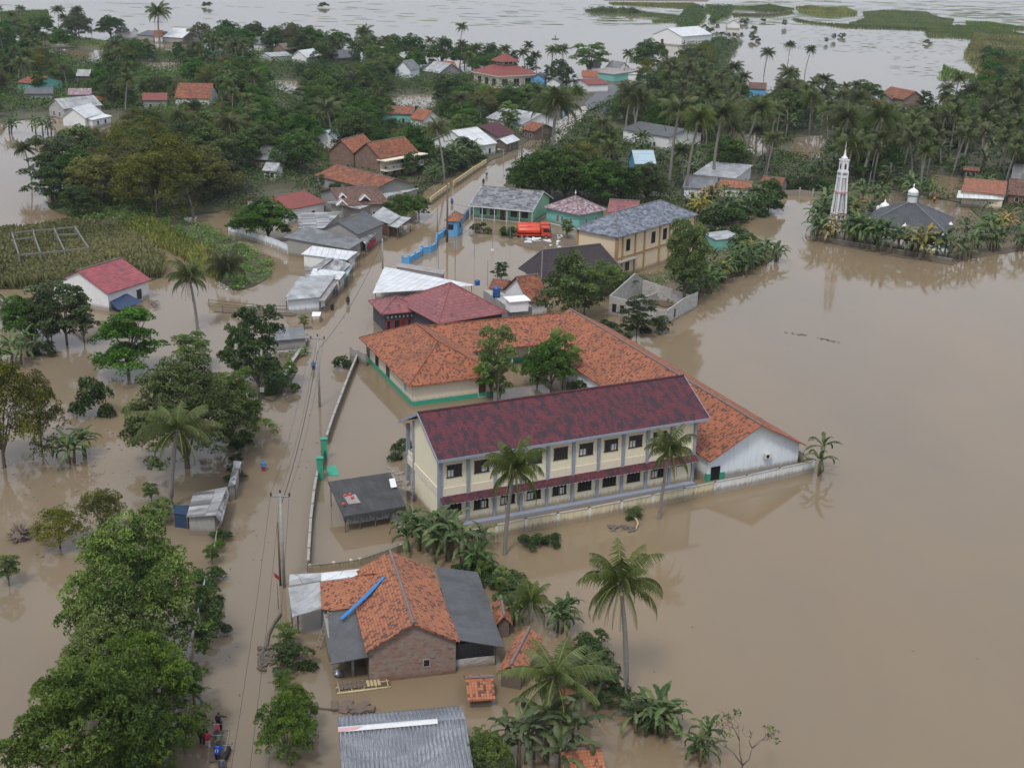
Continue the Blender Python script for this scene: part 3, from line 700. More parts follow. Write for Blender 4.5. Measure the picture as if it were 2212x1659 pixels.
    wL, wD = wx1-wx0, wy1-wy0
    for wv in wins:
        wv = list(wv); kw = wv.pop() if isinstance(wv[-1], dict) else {}
        window(root, wv[0], wL, wD, *wv[1:], **kw)
    root['wl'] = wL; root['wd'] = wD
    return root
def quad_sheet(name, label, cat, pts, mat, t=.06, posts='wood', zb=-.6, group=None, lm=None, parts=()):
    # a sheet roof on posts from four corners ((pixel), z), counter-clockwise seen from above
    w = [W(p, z) for p, z in pts]; c = sum(w, Vector())/4; c.z = 0
    root = empty(name, c, 0, label, cat, group); q = [tuple(p-c) for p in w]
    n = (Vector(q[1])-Vector(q[0])).cross(Vector(q[2])-Vector(q[1]))
    if n.z < 0: q = q[::-1]
    MB().slab([[q[0], q[1], q[2]], [q[0], q[2], q[3]]], t).build('roof', M[mat], root)
    if posts:
        for p in q:
            x, y = p[0]*.93, p[1]*.93; MB().box(x-.05, x+.05, y-.05, y+.05, zb, p[2]-t-.02).build('post', M[posts], root)
    BLD.append([(c.x+p[0], c.y+p[1]) for p in q])
    if lm: LM.append((lm, PJ((c.x, c.y, 2))))
    return root, q
def solidwall(root, q, z0=-.6, inset=.35, mat='white', drop=.12, name='wall'):
    # walls under a quad sheet, tops follow the sheet
    c = [sum(p[i] for p in q)/4 for i in (0, 1)]; mb = MB(); n = 4
    b = [(p[0]+(c[0]-p[0])*inset*.2, p[1]+(c[1]-p[1])*inset*.2, p[2]-drop) for p in q]
    lo = [(p[0], p[1], z0) for p in b]
    mb.poly(b); mb.poly(lo[::-1])
    for i in range(4): j = (i+1) % 4; mb.poly([lo[i], lo[j], b[j], b[i]])
    return mb.build(name, M[mat], root)
def wallrun(label, pix, h, mat, name='wall', cat='wall', thick=.14, cap=None, post=None, pmat=None, pw=.22, ph=.12, zb=-.6, pname='post', group=None, lm=None, capm=None, inlay=None):
    w = [W(p) for p in pix]; c = w[len(w)//2].copy(); root = empty(name, c, 0, label, cat, group)
    if lm is not False: LM.append((lm or label, PJ(c)))
    mb = MB(); cb = MB(); ib = MB()
    for i in range(len(w)-1):
        a, b = w[i]-c, w[i+1]-c; d = (b-a); ln = d.length; d.normalize(); s = Vector((-d.y, d.x, 0))*thick/2
        if ln < .05: continue
        def bx(m_, tk, z0, z1, e=0.):
            s2 = Vector((-d.y, d.x, 0))*tk/2; A_, B_ = a-d*e, b+d*e
            pts = [A_-s2, B_-s2, B_+s2, A_+s2]; n = len(m_.v)
            m_.v += [(p.x, p.y, z0) for p in pts]+[(p.x, p.y, z1) for p in pts]
            for q in ((0,3,2,1),(4,5,6,7),(0,1,5,4),(1,2,6,5),(2,3,7,6),(3,0,4,7)): m_.f.append([n+k for k in q]); m_.m.append(0)
        bx(mb, thick, zb, h)
        if inlay: bx(ib, thick+.05, h*.45, h*.93)
        if cap: bx(cb, thick+.1, h, h+cap, .03)
        if post:
            n = max(1, round(ln/post))
            for k in range(n+(1 if i == len(w)-2 else 0)):
                p = a+d*ln*k/n; pb = MB().box(-pw/2, pw/2, -pw/2, pw/2, zb, h+ph)
                xf(pb, Matrix.Translation(p) @ Matrix.Rotation(math.atan2(d.y, d.x), 4, 'Z')); pb.build(pname, M[pmat or mat], root)
    mb.build('panel', M[mat], root)
    if inlay: ib.build('painted_panel', M[inlay], root)
    if cap: cb.build('coping', M[capm or mat], root)
    return root
# ================================================================ SETTING
m, nt, b = nm('muddy_water'); M['water'] = m
t_ = nd(nt, 'TexCoord').outputs['Object']
n1 = noise(nt, nd(nt, 'Mapping', {'Vector': t_, 'Scale': (1, .45, 1), 'Rotation': (0, 0, .5)}).outputs[0], .02, 6, .65); n2 = noise(nt, nd(nt, 'Mapping', {'Vector': t_, 'Scale': (1, .25, 1), 'Rotation': (0, 0, .25)}).outputs[0], .12, 6, .7)
base = mixc(nt, ramp(nt, n1, [(.35, 0), (.7, 1)]), (.21, .15, .083), (.155, .126, .09))
nt.links.new(mixc(nt, math_(nt, 'MULTIPLY', n2, .35), base, (.22, .17, .11)), b.inputs['Base Color'])
b.inputs['Roughness'].default_value = .06; b.inputs['IOR'].default_value = 1.33
wv_ = nd(nt, 'Mapping', {'Vector': t_, 'Scale': (1, 1, 1)}).outputs[0]
h1 = noise(nt, wv_, .9, 3, .55); h2 = noise(nt, wv_, 3.2, 2, .5)
pm_ = math_(nt, 'MULTIPLY', ramp(nt, noise(nt, t_, .02, 3), [(.45, .25), (.65, 1)]), ramp(nt, math_(nt, 'DIVIDE', nd(nt, 'SeparateXYZ', {0: t_}).outputs[1], 1000.), [(.22, 1), (.55, .12)]))
h = math_(nt, 'MULTIPLY', math_(nt, 'ADD', h1, math_(nt, 'MULTIPLY', h2, .3)), pm_)
bump(nt, b, h, .05, .3)
me = bpy.data.meshes.new('flood_water'); me.from_pydata([(-3000, -300, 0), (3000, -300, 0), (3000, 9000, 0), (-3000, 9000, 0)], [], [(0, 1, 2, 3)])
tag(link('flood_water', me, M['water']), kind='structure')
def groundmat(name, c1, c2, sc=.25):
    m, nt, b = nm(name); t = nd(nt, 'TexCoord').outputs['Object']
    nt.links.new(mixc(nt, ramp(nt, noise(nt, t, sc, 6, .7), [(.35, 0), (.65, 1)]), c1, c2), b.inputs['Base Color']); b.inputs['Roughness'].default_value = .95
    bump(nt, b, noise(nt, t, 1.5, 5), .15, .8); return m
M['land'] = groundmat('wet_green_ground', (.045, .055, .022), (.09, .075, .045))
M['field'] = groundmat('marsh_grass', (.08, .12, .03), (.13, .15, .045), .06)
M['mud'] = groundmat('brown_mud', (.14, .10, .065), (.09, .075, .045), .4)
M['road'] = groundmat('concrete_road', (.36, .33, .29), (.27, .24, .21), .5)
M['asph'] = groundmat('asphalt_road', (.12, .12, .125), (.09, .09, .095), .5)

G1 = [(-200, 78), (330, 112), (620, 118), (900, 150), (1130, 178), (1330, 200), (1290, 232), (1150, 300), (1060, 350), (930, 400), (880, 450), (620, 470), (500, 450), (390, 470), (340, 430), (180, 400), (160, 330), (255, 290), (255, 270), (120, 250), (-200, 292)]
G2 = [(100, 440), (180, 400), (340, 430), (400, 480), (470, 500), (560, 550), (585, 575), (575, 605), (510, 632), (470, 605), (420, 570), (340, 520), (250, 480), (150, 475)]
G3 = [(-160, 505), (80, 500), (150, 488), (240, 495), (330, 548), (358, 580), (357, 598), (330, 606), (250, 600), (120, 622), (-160, 632)]
G4 = [(1130, 425), (1090, 400), (1160, 322), (1240, 262), (1335, 212), (1430, 165), (1545, 80), (1600, 92), (1570, 140), (1620, 190), (1700, 215), (1950, 230), (2100, 235), (2500, 260), (2500, 500), (2150, 500), (2080, 440), (1900, 405), (1790, 412), (1700, 408), (1650, 440), (1590, 480), (1500, 500), (1420, 465), (1200, 445)]
G5 = [(2105, 78), (2500, 95), (2500, 262), (2112, 240), (2125, 170), (2082, 120)]
G6 = [(1285, 640), (1310, 600), (1430, 590), (1530, 560), (1555, 512), (1600, 505), (1680, 548), (1668, 562), (1560, 610), (1480, 655), (1440, 665), (1350, 640)]
G7 = [(1750, 505), (1775, 470), (1830, 450), (2130, 470), (2240, 520), (2230, 540), (2090, 560), (2058, 572), (1950, 556), (1850, 538), (1765, 520)]
G8 = [(545, 800), (600, 765), (640, 760), (662, 740), (665, 765), (640, 800), (610, 840), (585, 868), (560, 860)]
for nm_, g, z, mt in (('ground', G1, .12, 'land'), ('ground', G2, .1, 'land'), ('ground', G3, .1, 'land'), ('ground', G4, .12, 'land'), ('field', G5, .14, 'field'), ('ground', G6, .12, 'mud'), ('ground', G7, .06, 'mud'), ('ground', G8, .12, 'mud')):
    patch(nm_, g, z, M[mt])
# flooded ponds lying between the trees
PONDS = [[('A1', 330, 370), ('A1', 560, 400), ('A1', 820, 400), ('A1', 815, 500), ('A1', 650, 500), ('A1', 420, 430)], [('A1', 1100, 495), ('A1', 1420, 500), ('A1', 1430, 570), ('A1', 1110, 560)],
         [('A2', 195, 640), ('A2', 440, 650), ('A2', 470, 740), ('A2', 430, 820), ('A2', 380, 760), ('A2', 200, 690)], [('A2', 1120, 760), ('A2', 1500, 750), ('A2', 1510, 880), ('A2', 1330, 860), ('A2', 1130, 820)],
         [('A2', 1840, 700), ('A2', 2212, 730), ('A3', 320, 830), ('A3', 250, 880), ('A2', 1830, 850)], [('A4', 360, 1090), ('A4', 640, 1080), ('A4', 650, 1250), ('A4', 370, 1260)],
         [('A3', 1930, 1060), ('A3', 2212, 1050), ('A3', 2212, 1240), ('A3', 1960, 1240)], [('A3', 1180, 560), ('A3', 1310, 590), ('A3', 1290, 680), ('A3', 1180, 690)],
         [('A3', 1620, 470), ('A3', 1760, 520), ('A3', 1780, 640), ('A3', 1640, 680)], [('A1', 380, 200), ('A1', 780, 200), ('A1', 900, 260), ('A1', 840, 330), ('A1', 420, 260)], [('A4', 1500, 1380), ('A4', 1720, 1420), ('A4', 1690, 1560), ('A4', 1480, 1560)]]
PW = [wpoly(p) for p in PONDS]
for p in PONDS: patch('pond_water', p, .16, M['water'], rag=1.5)
# dry causeway and asphalt bridge deck beyond the village
patch('road', [('A3', 500, 1160), ('A3', 425, 1010), ('A3', 560, 950), ('A3', 720, 850), ('A3', 790, 835), ('A3', 720, 960), ('A3', 600, 1060)], .25, M['road'], rag=0)
patch('road', [('A3', 740, 830), ('A3', 860, 720), ('A3', 940, 690), ('A3', 1030, 700), ('A3', 1010, 760), ('A3', 860, 850), ('A3', 770, 880)], .42, M['asph'], rag=0)
# far causeway with verge strips, field bunds
FIELD = [([('A3', 900, 8), ('A3', 1700, 15), ('A3', 1720, 2), ('A3', 920, -14)], 'mud'),
 ([('A3', 930, 25), ('A3', 1600, 30), ('A3', 1680, 60), ('A3', 1560, 72), ('A3', 1100, 45), ('A3', 960, 38)], 'field'), ([('A3', 740, 85), ('A3', 900, 72), ('A3', 1180, 95), ('A3', 1500, 130), ('A3', 1480, 160), ('A3', 1150, 128), ('A3', 800, 112)], 'field'),
 ([('A3', 1560, 50), ('A3', 1690, 60), ('A3', 1680, 160), ('A3', 1620, 215), ('A3', 1630, 300), ('A3', 1560, 310), ('A3', 1480, 200), ('A3', 1500, 120)], 'field'),
 ([('A3', 1700, 40), ('A3', 1760, 45), ('A3', 1740, 110), ('A3', 1705, 110)], 'field'), ([('A3', 1780, 60), ('A3', 1900, 60), ('A3', 1880, 130), ('A3', 1750, 190), ('A3', 1730, 150)], 'field'),
 ([('A4', 410, 60), ('A4', 520, 48), ('A4', 640, 65), ('A4', 800, 62), ('A4', 900, 100), ('A4', 880, 130), ('A4', 620, 140), ('A4', 440, 105)], 'field'),
 ([('A4', 940, 100), ('A4', 1100, 85), ('A4', 1440, 100), ('A4', 1500, 130), ('A4', 1660, 160), ('A4', 1640, 200), ('A4', 1500, 240), ('A4', 1100, 220), ('A4', 820, 190), ('A4', 960, 150)], 'field'),
 ([('A4', 1440, 215), ('A4', 1700, 205), ('A4', 2000, 230), ('A4', 2300, 290), ('A4', 2300, 330), ('A4', 1760, 310), ('A4', 1440, 290)], 'field'),
 ([('A4', 1750, 175), ('A4', 1930, 180), ('A4', 2300, 230), ('A4', 2300, 250), ('A4', 1760, 215)], 'field'),
 ([('A3', 1880, 50), ('A3', 2300, 70), ('A3', 2300, 95), ('A3', 1900, 75)], 'field'), ([('A3', 1900, 110), ('A3', 2212, 118), ('A4', 380, 95), ('A4', 390, 112), ('A3', 2212, 135), ('A3', 1920, 135)], 'field'),
 ([('A3', 1270, 165), ('A3', 1600, 170), ('A3', 1600, 185), ('A3', 1290, 180)], 'field'), ([('A1', 0, 100), ('A1', 380, 85), ('A1', 400, 200), ('A1', 0, 240)], 'field')]
FIELD += [([('A3', 2000, 60), ('A4', 200, 40), ('A4', 400, 75), ('A4', 300, 100), ('A3', 2100, 95)], 'field'), ([('A4', 380, 150), ('A4', 560, 185), ('A4', 820, 200), ('A4', 1440, 230), ('A4', 1440, 245), ('A4', 800, 222), ('A4', 420, 175)], 'field'), ([('A4', 1430, 255), ('A4', 1520, 250), ('A4', 1560, 300), ('A4', 1470, 300)], 'field'), ([('A4', 1570, 520), ('A4', 1700, 570), ('A4', 1830, 600), ('A4', 1800, 640), ('A4', 1560, 640)], 'field'), ([('A1', 200, 270), ('A1', 520, 290), ('A1', 830, 330), ('A1', 820, 370), ('A1', 420, 345), ('A1', 200, 330)], 'field')]
for g, mt in FIELD: patch('field', g, .1, M[mt], rag=4.)
# floating weeds on the far flood: many thin patches
def weeds():
    vv = []; ff = []; rng = np.random.default_rng(5)
    def one(cx, cy, rx, ry, z=.05):
        n = 9; k = len(vv)
        for i in range(n):
            g = 2*math.pi*i/n; s = rng.uniform(.6, 1.15); vv.append((cx+rx*s*math.cos(g), cy+ry*s*math.sin(g), z))
        ff.append(list(range(k, k+n)))
    for u0, u1, v0, v1, n, sx in ((0, 650, 8, 60, 50, 6), (650, 1300, 4, 60, 110, 8), (1290, 1500, 10, 55, 90, 9), (1600, 2212, 2, 42, 260, 12), (1690, 2140, 55, 115, 420, 2.6), (1560, 1800, 15, 55, 160, 8), (1930, 2130, 100, 170, 130, 2.6), (2150, 2300, 20, 60, 40, 9), (1780, 2212, 28, 60, 120, 9)):
        for _ in range(n):
            w = W((rng.uniform(u0, u1), rng.uniform(v0, v1))); r = rng.uniform(.3, 1)*sx; one(w.x, w.y, r, r*rng.uniform(.18, .4))
    for c, x, y, rx, ry in (('A2', 1015, 35, 7, 3), ('A2', 1950, 160, 4.5, 1.6), ('A2', 2040, 135, 4, 1.4), ('A2', 1440, 85, 3, .6), ('A2', 1640, 8, 7, 2), ('A2', 590, 60, 5, .7), ('A3', 30, 160, 4.5, 1.6), ('A3', 100, 133, 4, 1.2), ('A3', 405, 168, 4, 1), ('A3', 175, 183, 4, 1.1), ('A3', 650, 142, 5, 1.2), ('A3', 180, 105, 11, .5), ('A3', 790, 135, 4, 1), ('A1', 1000, 30, 20, 2)):
        w = W((c, x, y)); one(w.x, w.y, rx, ry)
    me = bpy.data.meshes.new('floating_weeds'); me.from_pydata(vv, [], ff); me.update()
    tag(link('floating_weeds', me, M['field']), 'thin patches of floating weeds on the far grey flood water', 'weeds', None, 'stuff')
weeds()

# ================================================================ BUILDINGS (near to far)
# --- two-storey school with the dark red roof
def school():
    ze = 7.25; e0, e1 = W(('C2', 1520, 858), ze), W(('C3', 1455, 522), ze); ux = (e1-e0).normalized(); P0 = e0+ux*.55+Vector((-ux.y, ux.x, 0))*.75; P0.z = 0; P1 = e1-ux*1.1+Vector((-ux.y, ux.x, 0))*.75; P1.z = 0; L_ = (P1-P0).length; uy = Vector((-ux.y, ux.x, 0)); rz = math.atan2(ux.y, ux.x)
    zr_corner = W(('C2', 1270, 1105)); D = (zr_corner-P0).dot(uy); D = max(7.5, min(D, 9))
    root = empty('school_building', P0, rz, 'two-storey cream school building under a long dark maroon roof with grey-blue pillars', 'school building')
    LM.append(('maroon-roofed school', (1200, 900)))
    BLD.append([tuple((P0+ux*a+uy*b)[:2]) for a, b in ((-1, -3), (L_+1, -3), (L_+1, D+1), (-1, D+1))])
    w = MB(); w.box(0, L_, 0, D-2.0, -.6, ze)
    # upper gable filling over the end walls, cut back for the veranda at the rear
    y_r = (D+.1)/2; half = (D+1.6)/2; zr = HV(tuple((P0+uy*y_r)[:2]), V(('C2', 1345, 487))[1]); zr = min(max(zr, 9.0), 11.2); zg = zr-.4; sl_ = (zr-ze+.12)/half
    for x0, x1 in ((0, .18), (L_-.18, L_)):
        w.prism([(.0, ze), (D-2.0, ze), (D-2.0, zg-(D-2.0-y_r)*sl_), (y_r, zg), (.0, max(ze+.02, zg-y_r*sl_))], 'x', x0 if x0 else .0, x1)
    w.build('wall', M['cream'], root)
    f = MB(); f.box(0, L_, D-2.0, D, 3.2, 3.45).box(0, L_, D-2.0, D, -.6, .12); f.build('veranda_floor', M['concrete'], root)
    pr = MB(); pr.box(-.02, .1, D-1.9, D-.1, 3.45, 4.35).box(0, L_, D-.12, D, 3.45, 4.35).build('parapet', M['cream2'], root)
    bd = MB(); bd.box(-.09, -.002, -.02, D, 3.0, 3.75); bd.build('floor_band', M['cream2'], root)
    bf = MB(); bf.box(0, L_, -.07, -.002, 3.1, 3.9).build('floor_band', M['cream2'], root)
    bs = MB(); bs.box(-.5, L_, -.75, -.1, -.5, .22).build('plinth', M['greyblue'], root)
    for i in range(11):
        x = L_*i/10; MB().box(x-.15, x+.15, -.17, -.003, .2, ze+.1).build('pillar', M['greyblue'], root)
    MB().box(-.22, -.1, -.2, .25, -.5, ze).build('pillar', M['greyblue'], root)
    for y in (D-2.05, D-.2):
        MB().box(-.14, .22, y, y+.24, -.6, zr-.6-abs(y-y_r)*sl_).build('pillar', M['greyblue'], root)
    for i in range(1, 6): MB().box(L_*i/5-.3, L_*i/5, D-.3, D-.05, -.6, ze).build('pillar', M['greyblue'], root)
    wr = empty('tmp', (0, 0, 0))
    bpy.data.objects.remove(wr)
    for i in range(9):
        t = (i+.5)/10
        for z0, hh in ((4.95, 1.1), (1.25, 1.15)):
            r = MB(); x = L_*t; wdt = 1.4; e = .09; r.box(x-wdt/2-e, x+wdt/2+e, -.06, 0, z0-e, z0).box(x-wdt/2-e, x+wdt/2+e, -.06, 0, z0+hh, z0+hh+e)
            for q in range(5): xx = x-wdt/2+wdt*q/4; r.box(xx-.03, xx+.03, -.06, 0, z0, z0+hh)
            if z0 > 3: r.box(x-wdt/2, x+wdt/2, -.05, 0, z0+hh*.62, z0+hh*.62+.05)
            fo = r.build('window', M['frame'], root); MB().box(x-wdt/2, x+wdt/2, -.02, 0, z0, z0+hh).build('pane', M['glass'], fo)
            if (i > 4 and z0 > 3) or random.random() < .35:  # pale panels: curtains, plus random ones painting reflections on the panes
                cb = MB()
                q = random.choice((0, 1, 2)); cb.box(x-wdt/2+.05+q*.3, x-wdt/2+.3+(q+(1 if i < 5 else 1.2))*.3, -.03, -.02, z0+.03, z0+hh*.6)
                cb.build('curtain_reflection', M['wframe'], fo)
    MB().box(L_*.95-.5, L_*.95+.1, -.03, 0, 2.0, 2.12).build('vent', M['dark'], root)
    MB().box(L_*.95-.25, L_*.95+.05, -.02, 0, 5.3, 5.8).build('vent', M['cream2'], root)
    cn = MB(); cn.slab([[(-.1, -.85, 2.68), (L_+.1, -.85, 2.68), (L_+.1, -.08, 3.1), (-.1, -.08, 3.1)]], .05).build('canopy', M['maroon'], root)
    tr = MB()
    z_ = [(0, 2.63), (L_, 2.63)]+[(L_-L_*k/140, 2.53 if k % 2 else 2.61) for k in range(141)]; tr.prism(z_, 'y', -.83, -.80)
    tr.build('canopy_trim', M['wframe'], root)
    y0, y1, xa, xb = -.75, D+.85, -.55, L_+1.1; yr = (y0+y1)/2; zr = HV(tuple((P0+uy*yr)[:2]), V(('C2', 1345, 487))[1]); zr = min(max(zr, 9.0), 11.2)
    rf = MB().slab([[(xa, y0, ze-.12), (xb, y0, ze-.12), (xb, yr, zr), (xa, yr, zr)], [(xb, y1, ze-.12), (xa, y1, ze-.12), (xa, yr, zr), (xb, yr, zr)]], .1).build('roof', M['maroon'], root)
    MB().tube([(xa, yr, zr+.02), (xb, yr, zr+.02)], .12, 6).build('ridge_cap', M['maroon'], rf)
    fs = MB(); fs.prism([(y0, ze-.4), (yr, zr-.26), (y1, ze-.4), (y1, ze-.1), (yr, zr+.03), (y0, ze-.1)], 'x', xa-.06, xa); fs.prism([(y0, ze-.4), (yr, zr-.26), (y1, ze-.4), (y1, ze-.1), (yr, zr+.03), (y0, ze-.1)], 'x', xb, xb+.06); fs.box(xa, xb, y0-.06, y0-.002, ze-.42, ze-.14)
    fs.build('fascia', M['greyblue'], rf)
    print('school', L_, D, zr, [PJ(P0+ux*x+uy*y+Vector((0, 0, z))) for x, y, z in ((xa, y0, ze-.1), (xb, y0, ze-.1), (xb, yr, zr), (xa, yr, zr))])
    return P0, ux, uy, L_, D
SCH = school()

# --- single-storey wings with orange tile roofs
wa = house('cream classroom wing with orange hipped tile roof and green base by the road', ('C2', 1262, 306), ('C2', 1955, 185), ('B2', 895+690, 1195), 2.75, R=('B2', 1475, 1315), roof='orange', ridge='rust', wall='cream2', kind='hip', axis='y', hipf=.5, name='classroom_wing', cat='school building',
     base=('sea', .55), lm='orange classroom wing by the road', ov=.7, wins=[('l', .50, .7, 1.1, 2.2, {'mull': 1}), ('l', .26, .7, 1.1, 2.2, {'mull': 1}), ('l', .06, .7, 1.0, 2.2, {'mull': 1}), ('l', .86, 1.0, .7, 1.0, {'mull': 1, 'pane': 'blue', 'mat': 'wframe'}), ('f', .86, .1, .9, 1.7, {'mat': 'wframe', 'pane': 'door', 'mull': 0, 'name': 'door_frame', 'panename': 'door'})])
wb_ = house('long cream classroom wing with orange tile roof behind the courtyard trees', ('B2', 1560, 1420), ('B3', 690, 1300), ('B3', 420, 1100), 2.75, R=('B2', 1345, 1190), roof='orange', ridge='rust', wall='cream2', axis='x', kind='gable', ov=.6, name='classroom_wing', cat='school building', base=('sea', .5), lm='courtyard classroom wing', end='l', posts=(9, 'cream2', 'f'), ovy=2.0)
wc = house('long classroom wing with orange gable roof and pale blue end wall beside the open flood', ('C3', 1452, 885), ('C3', 2205, 748), ('B3', 933, 1193), 2.55, R=('C3', 1875, 590), roof='orange', wall='paleblue', axis='y', ov=.8, ovy=.35, name='classroom_wing', cat='school building', lm='pale blue gable end wing', ridge='ridge')
quad_sheet('linking_roof', 'small dark maroon roof linking the courtyard wing and the long right wing', 'roof', [(('B3', 605, 1150), 3.1), (('B3', 700, 1228), 3.1), (('B3', 820, 1160), 3.5), (('B3', 720, 1105), 3.5)], 'maroon', t=.12, posts='cream2')
# air conditioner on the gable wall, porch column with green base
wcl, wcd = wc['wl'], wc['wd']; yf = -wcd/2
ac = MB().box(wcl*.10, wcl*.10+.85, yf-.4, yf-.05, 1.55, 2.1).build('air_conditioner', M['wframe'], wc); MB().tube([(wcl*.10+.3, yf-.42, 1.83), (wcl*.10+.3, yf-.405, 1.83)], .2, 12).build('fan_grille', M['dark'], ac)
MB().box(-wcl/2+.4, -wcl/2+1.5, yf-.03, yf-.004, .05, 1.5).build('porch_opening', M['dark'], wc)
MB().box(-wcl/2-.1, -wcl/2+.4, yf-.06, yf+.3, -.5, .8).build('painted_base', M['sea'], wc)
MB().box(-wcl/2+1.45, -wcl/2+2.1, yf-.05, yf-.004, -.5, .75).build('painted_base', M['sea'], wc)

# --- pale-cream two-storey with slate hip roof
yb = house('two-storey pale cream building with slate-grey hipped roof and ochre pillars', ('B3', 665, 425), ('B3', 1010, 497), ('B3', 1635, 312), 7.0, R=('B3', 985, 290), roof='slate', wall='tan', kind='hip', axis='y', hipf=.62, ov=.45, name='office_building', cat='building', lm='slate-roofed cream building',
     wins=[('r', .135, 4.3, .95, 1.75, {'mull': 0}), ('r', .45, 4.3, 1.0, 1.75, {'mull': 0}), ('r', .60, 4.3, 1.0, 1.75, {'mull': 0}), ('r', .76, 4.3, 1.0, 1.75, {'mull': 0}), ('r', .135, 1.0, .95, 1.6, {'mull': 0})])
yl, yd = yb['wl'], yb['wd']
for k, t in enumerate((0, .065, .22, .335, .53, .66, .84, 1)):
    y = -yd/2+yd*t; MB().box(yl/2+.003, yl/2+.16, y-.15, y+.15, -.5, 6.95).build('pillar', M['ochre'], yb)
MB().box(yl/2+.003, yl/2+.11, -yd/2, yd/2, 3.2, 3.5).build('floor_band', M['ochre'], yb)
MB().box(-yl/2, yl/2, -yd/2-.1, -yd/2-.003, 3.2, 3.5).build('floor_band', M['ochre'], yb)
MB().box(-yl/2-.05, -yl/2+.3, -yd/2-.14, -yd/2-.003, -.5, 6.95).build('pillar', M['ochre'], yb)
MB().box(yl/2-.3, yl/2+.05, -yd/2-.14, -yd/2-.003, -.5, 6.95).build('pillar', M['ochre'], yb)
MB().box(yl/2, yl/2+.8, -yd/2+.0, -yd/2+yd*.22, 2.75, 2.95).build('canopy', M['concrete'], yb)

# --- red-tiled metal roof house and its annex
rh = house('dark grey house with large dusty red pyramid metal-tile roof', ('B2', 1530, 1168), ('B2', 2090, 1085), ('B2', 1705, 915), 3.1, R=('B2', 1670, 848), end='l', roof='red', wall='navy', kind='pyr', name='village_house', lm='big dusty-red pyramid roof', ov=.6, ridge='red')
ra = house('low dark grey house front with red hipped roof, white vents and brown door', ('B2', 1070, 1102), ('B2', 1400, 1068), ('B2', 1300, 962), 2.7, R=('B2', 1180, 955), roof='red', wall='navy', kind='hip', axis='x', hipf=.5, ov=.55, name='village_house', lm='dark grey house front', ridge='red',
     wins=[('f', .12, .2, .5, 1.3, {'mat': 'red_p', 'mull': 0}), ('f', .36, 0, .7, 1.5, {'mat': 'red_p', 'pane': 'dark', 'mull': 0}), ('f', .54, 0, .7, 1.5, {'mat': 'red_p', 'pane': 'door', 'mull': 0, 'name': 'door_frame', 'panename': 'door'}), ('f', .72, .2, .45, 1.3, {'mat': 'red_p', 'mull': 0})])
rl, rd = ra['wl'], ra['wd']
vm = MB()
for i in range(8): x = -rl/2+rl*(.1+.8*i/7); vm.box(x-.09, x+.09, -rd/2-.04, -rd/2-.003, 1.85, 2.15)
vm.build('vent_blocks', M['wframe'], ra)
# --- big white sheet roof and the grey-pink strip behind it
quad_sheet('roofed_shop', 'wide white metal sheet roof of the hall beside the flooded road', 'building', [(('B2', 1005, 932), 2.9), (('B2', 1440, 905), 3.0), (('B2', 1820, 868), 3.3), (('B2', 1098, 724), 3.4)], 'white_sheet', lm='wide white sheet roof')
r_, q_ = quad_sheet('roofed_shed', 'low grey and pink sheet roof strip behind the wide white roof', 'building', [(('B2', 1190, 722), 2.9), (('B2', 1560, 785), 2.9), (('B2', 1580, 750), 3.0), (('B2', 1190, 688), 3.0)], 'pink_sheet', lm='pink sheet strip'); solidwall(r_, q_, mat='grey')
BLD.append(wpoly([('B2', 1005, 1000), ('B2', 1440, 1000), ('B2', 1820, 920), ('B2', 1110, 760)]))
MB_ = MB()
hw = empty('side_wall', W(('B2', 1100, 900)), 0, 'long low white side wall below the wide white sheet roof', 'wall')
c0 = W(('B2', 1100, 900)); pa, pb_ = W(('B2', 1030, 990))-c0, W(('B2', 1440, 960))-c0
MB().prism([(pa.x, pa.y), (pb_.x, pb_.y), (pb_.x, pb_.y+.2), (pa.x, pa.y+.2)], 'z', -.5, 2.6).build('panel', M['white'], hw)
house('rust-orange tiled house behind the blue water tanks', ('B3', 90, 905), ('B3', 300, 1005), ('B3', 375, 930), 2.6, R=('B3', 250, 805), end='l', roof='rust', wall='white', kind='gable', axis='y', lm='rust-tiled house by the tanks', ov=.4)
house('small rust-orange tiled roof left of the larger rust roof', ('B2', 1920, 892), ('B2', 2050, 905), ('B2', 2115, 842), 2.5, zr=3.3, roof='rust', wall='white', lm='small rust roof', ov=.3)
house('long grey mud-brown hall with dark brown gable roof beside the flooded yard', ('B3', 148, 775), ('B3', 400, 842), ('B3', 960, 690), 2.8, R=('B3', 650, 563), end='r', roof='darktile', wall='cream2', kind='gable', axis='y', lm='dark brown tiled hall', ov=.9) if False else None
dk = house('low hall with wide dark brown tiled roof beside the flooded yard', ('B3', 380, 840), ('B3', 980, 740), ('B3', 870, 650), 2.7, R=('B3', 640, 562), end='l', roof='darktile', wall='cream2', kind='hip', axis='x', hipf=.3, lm='dark brown tiled hall', ov=.9)

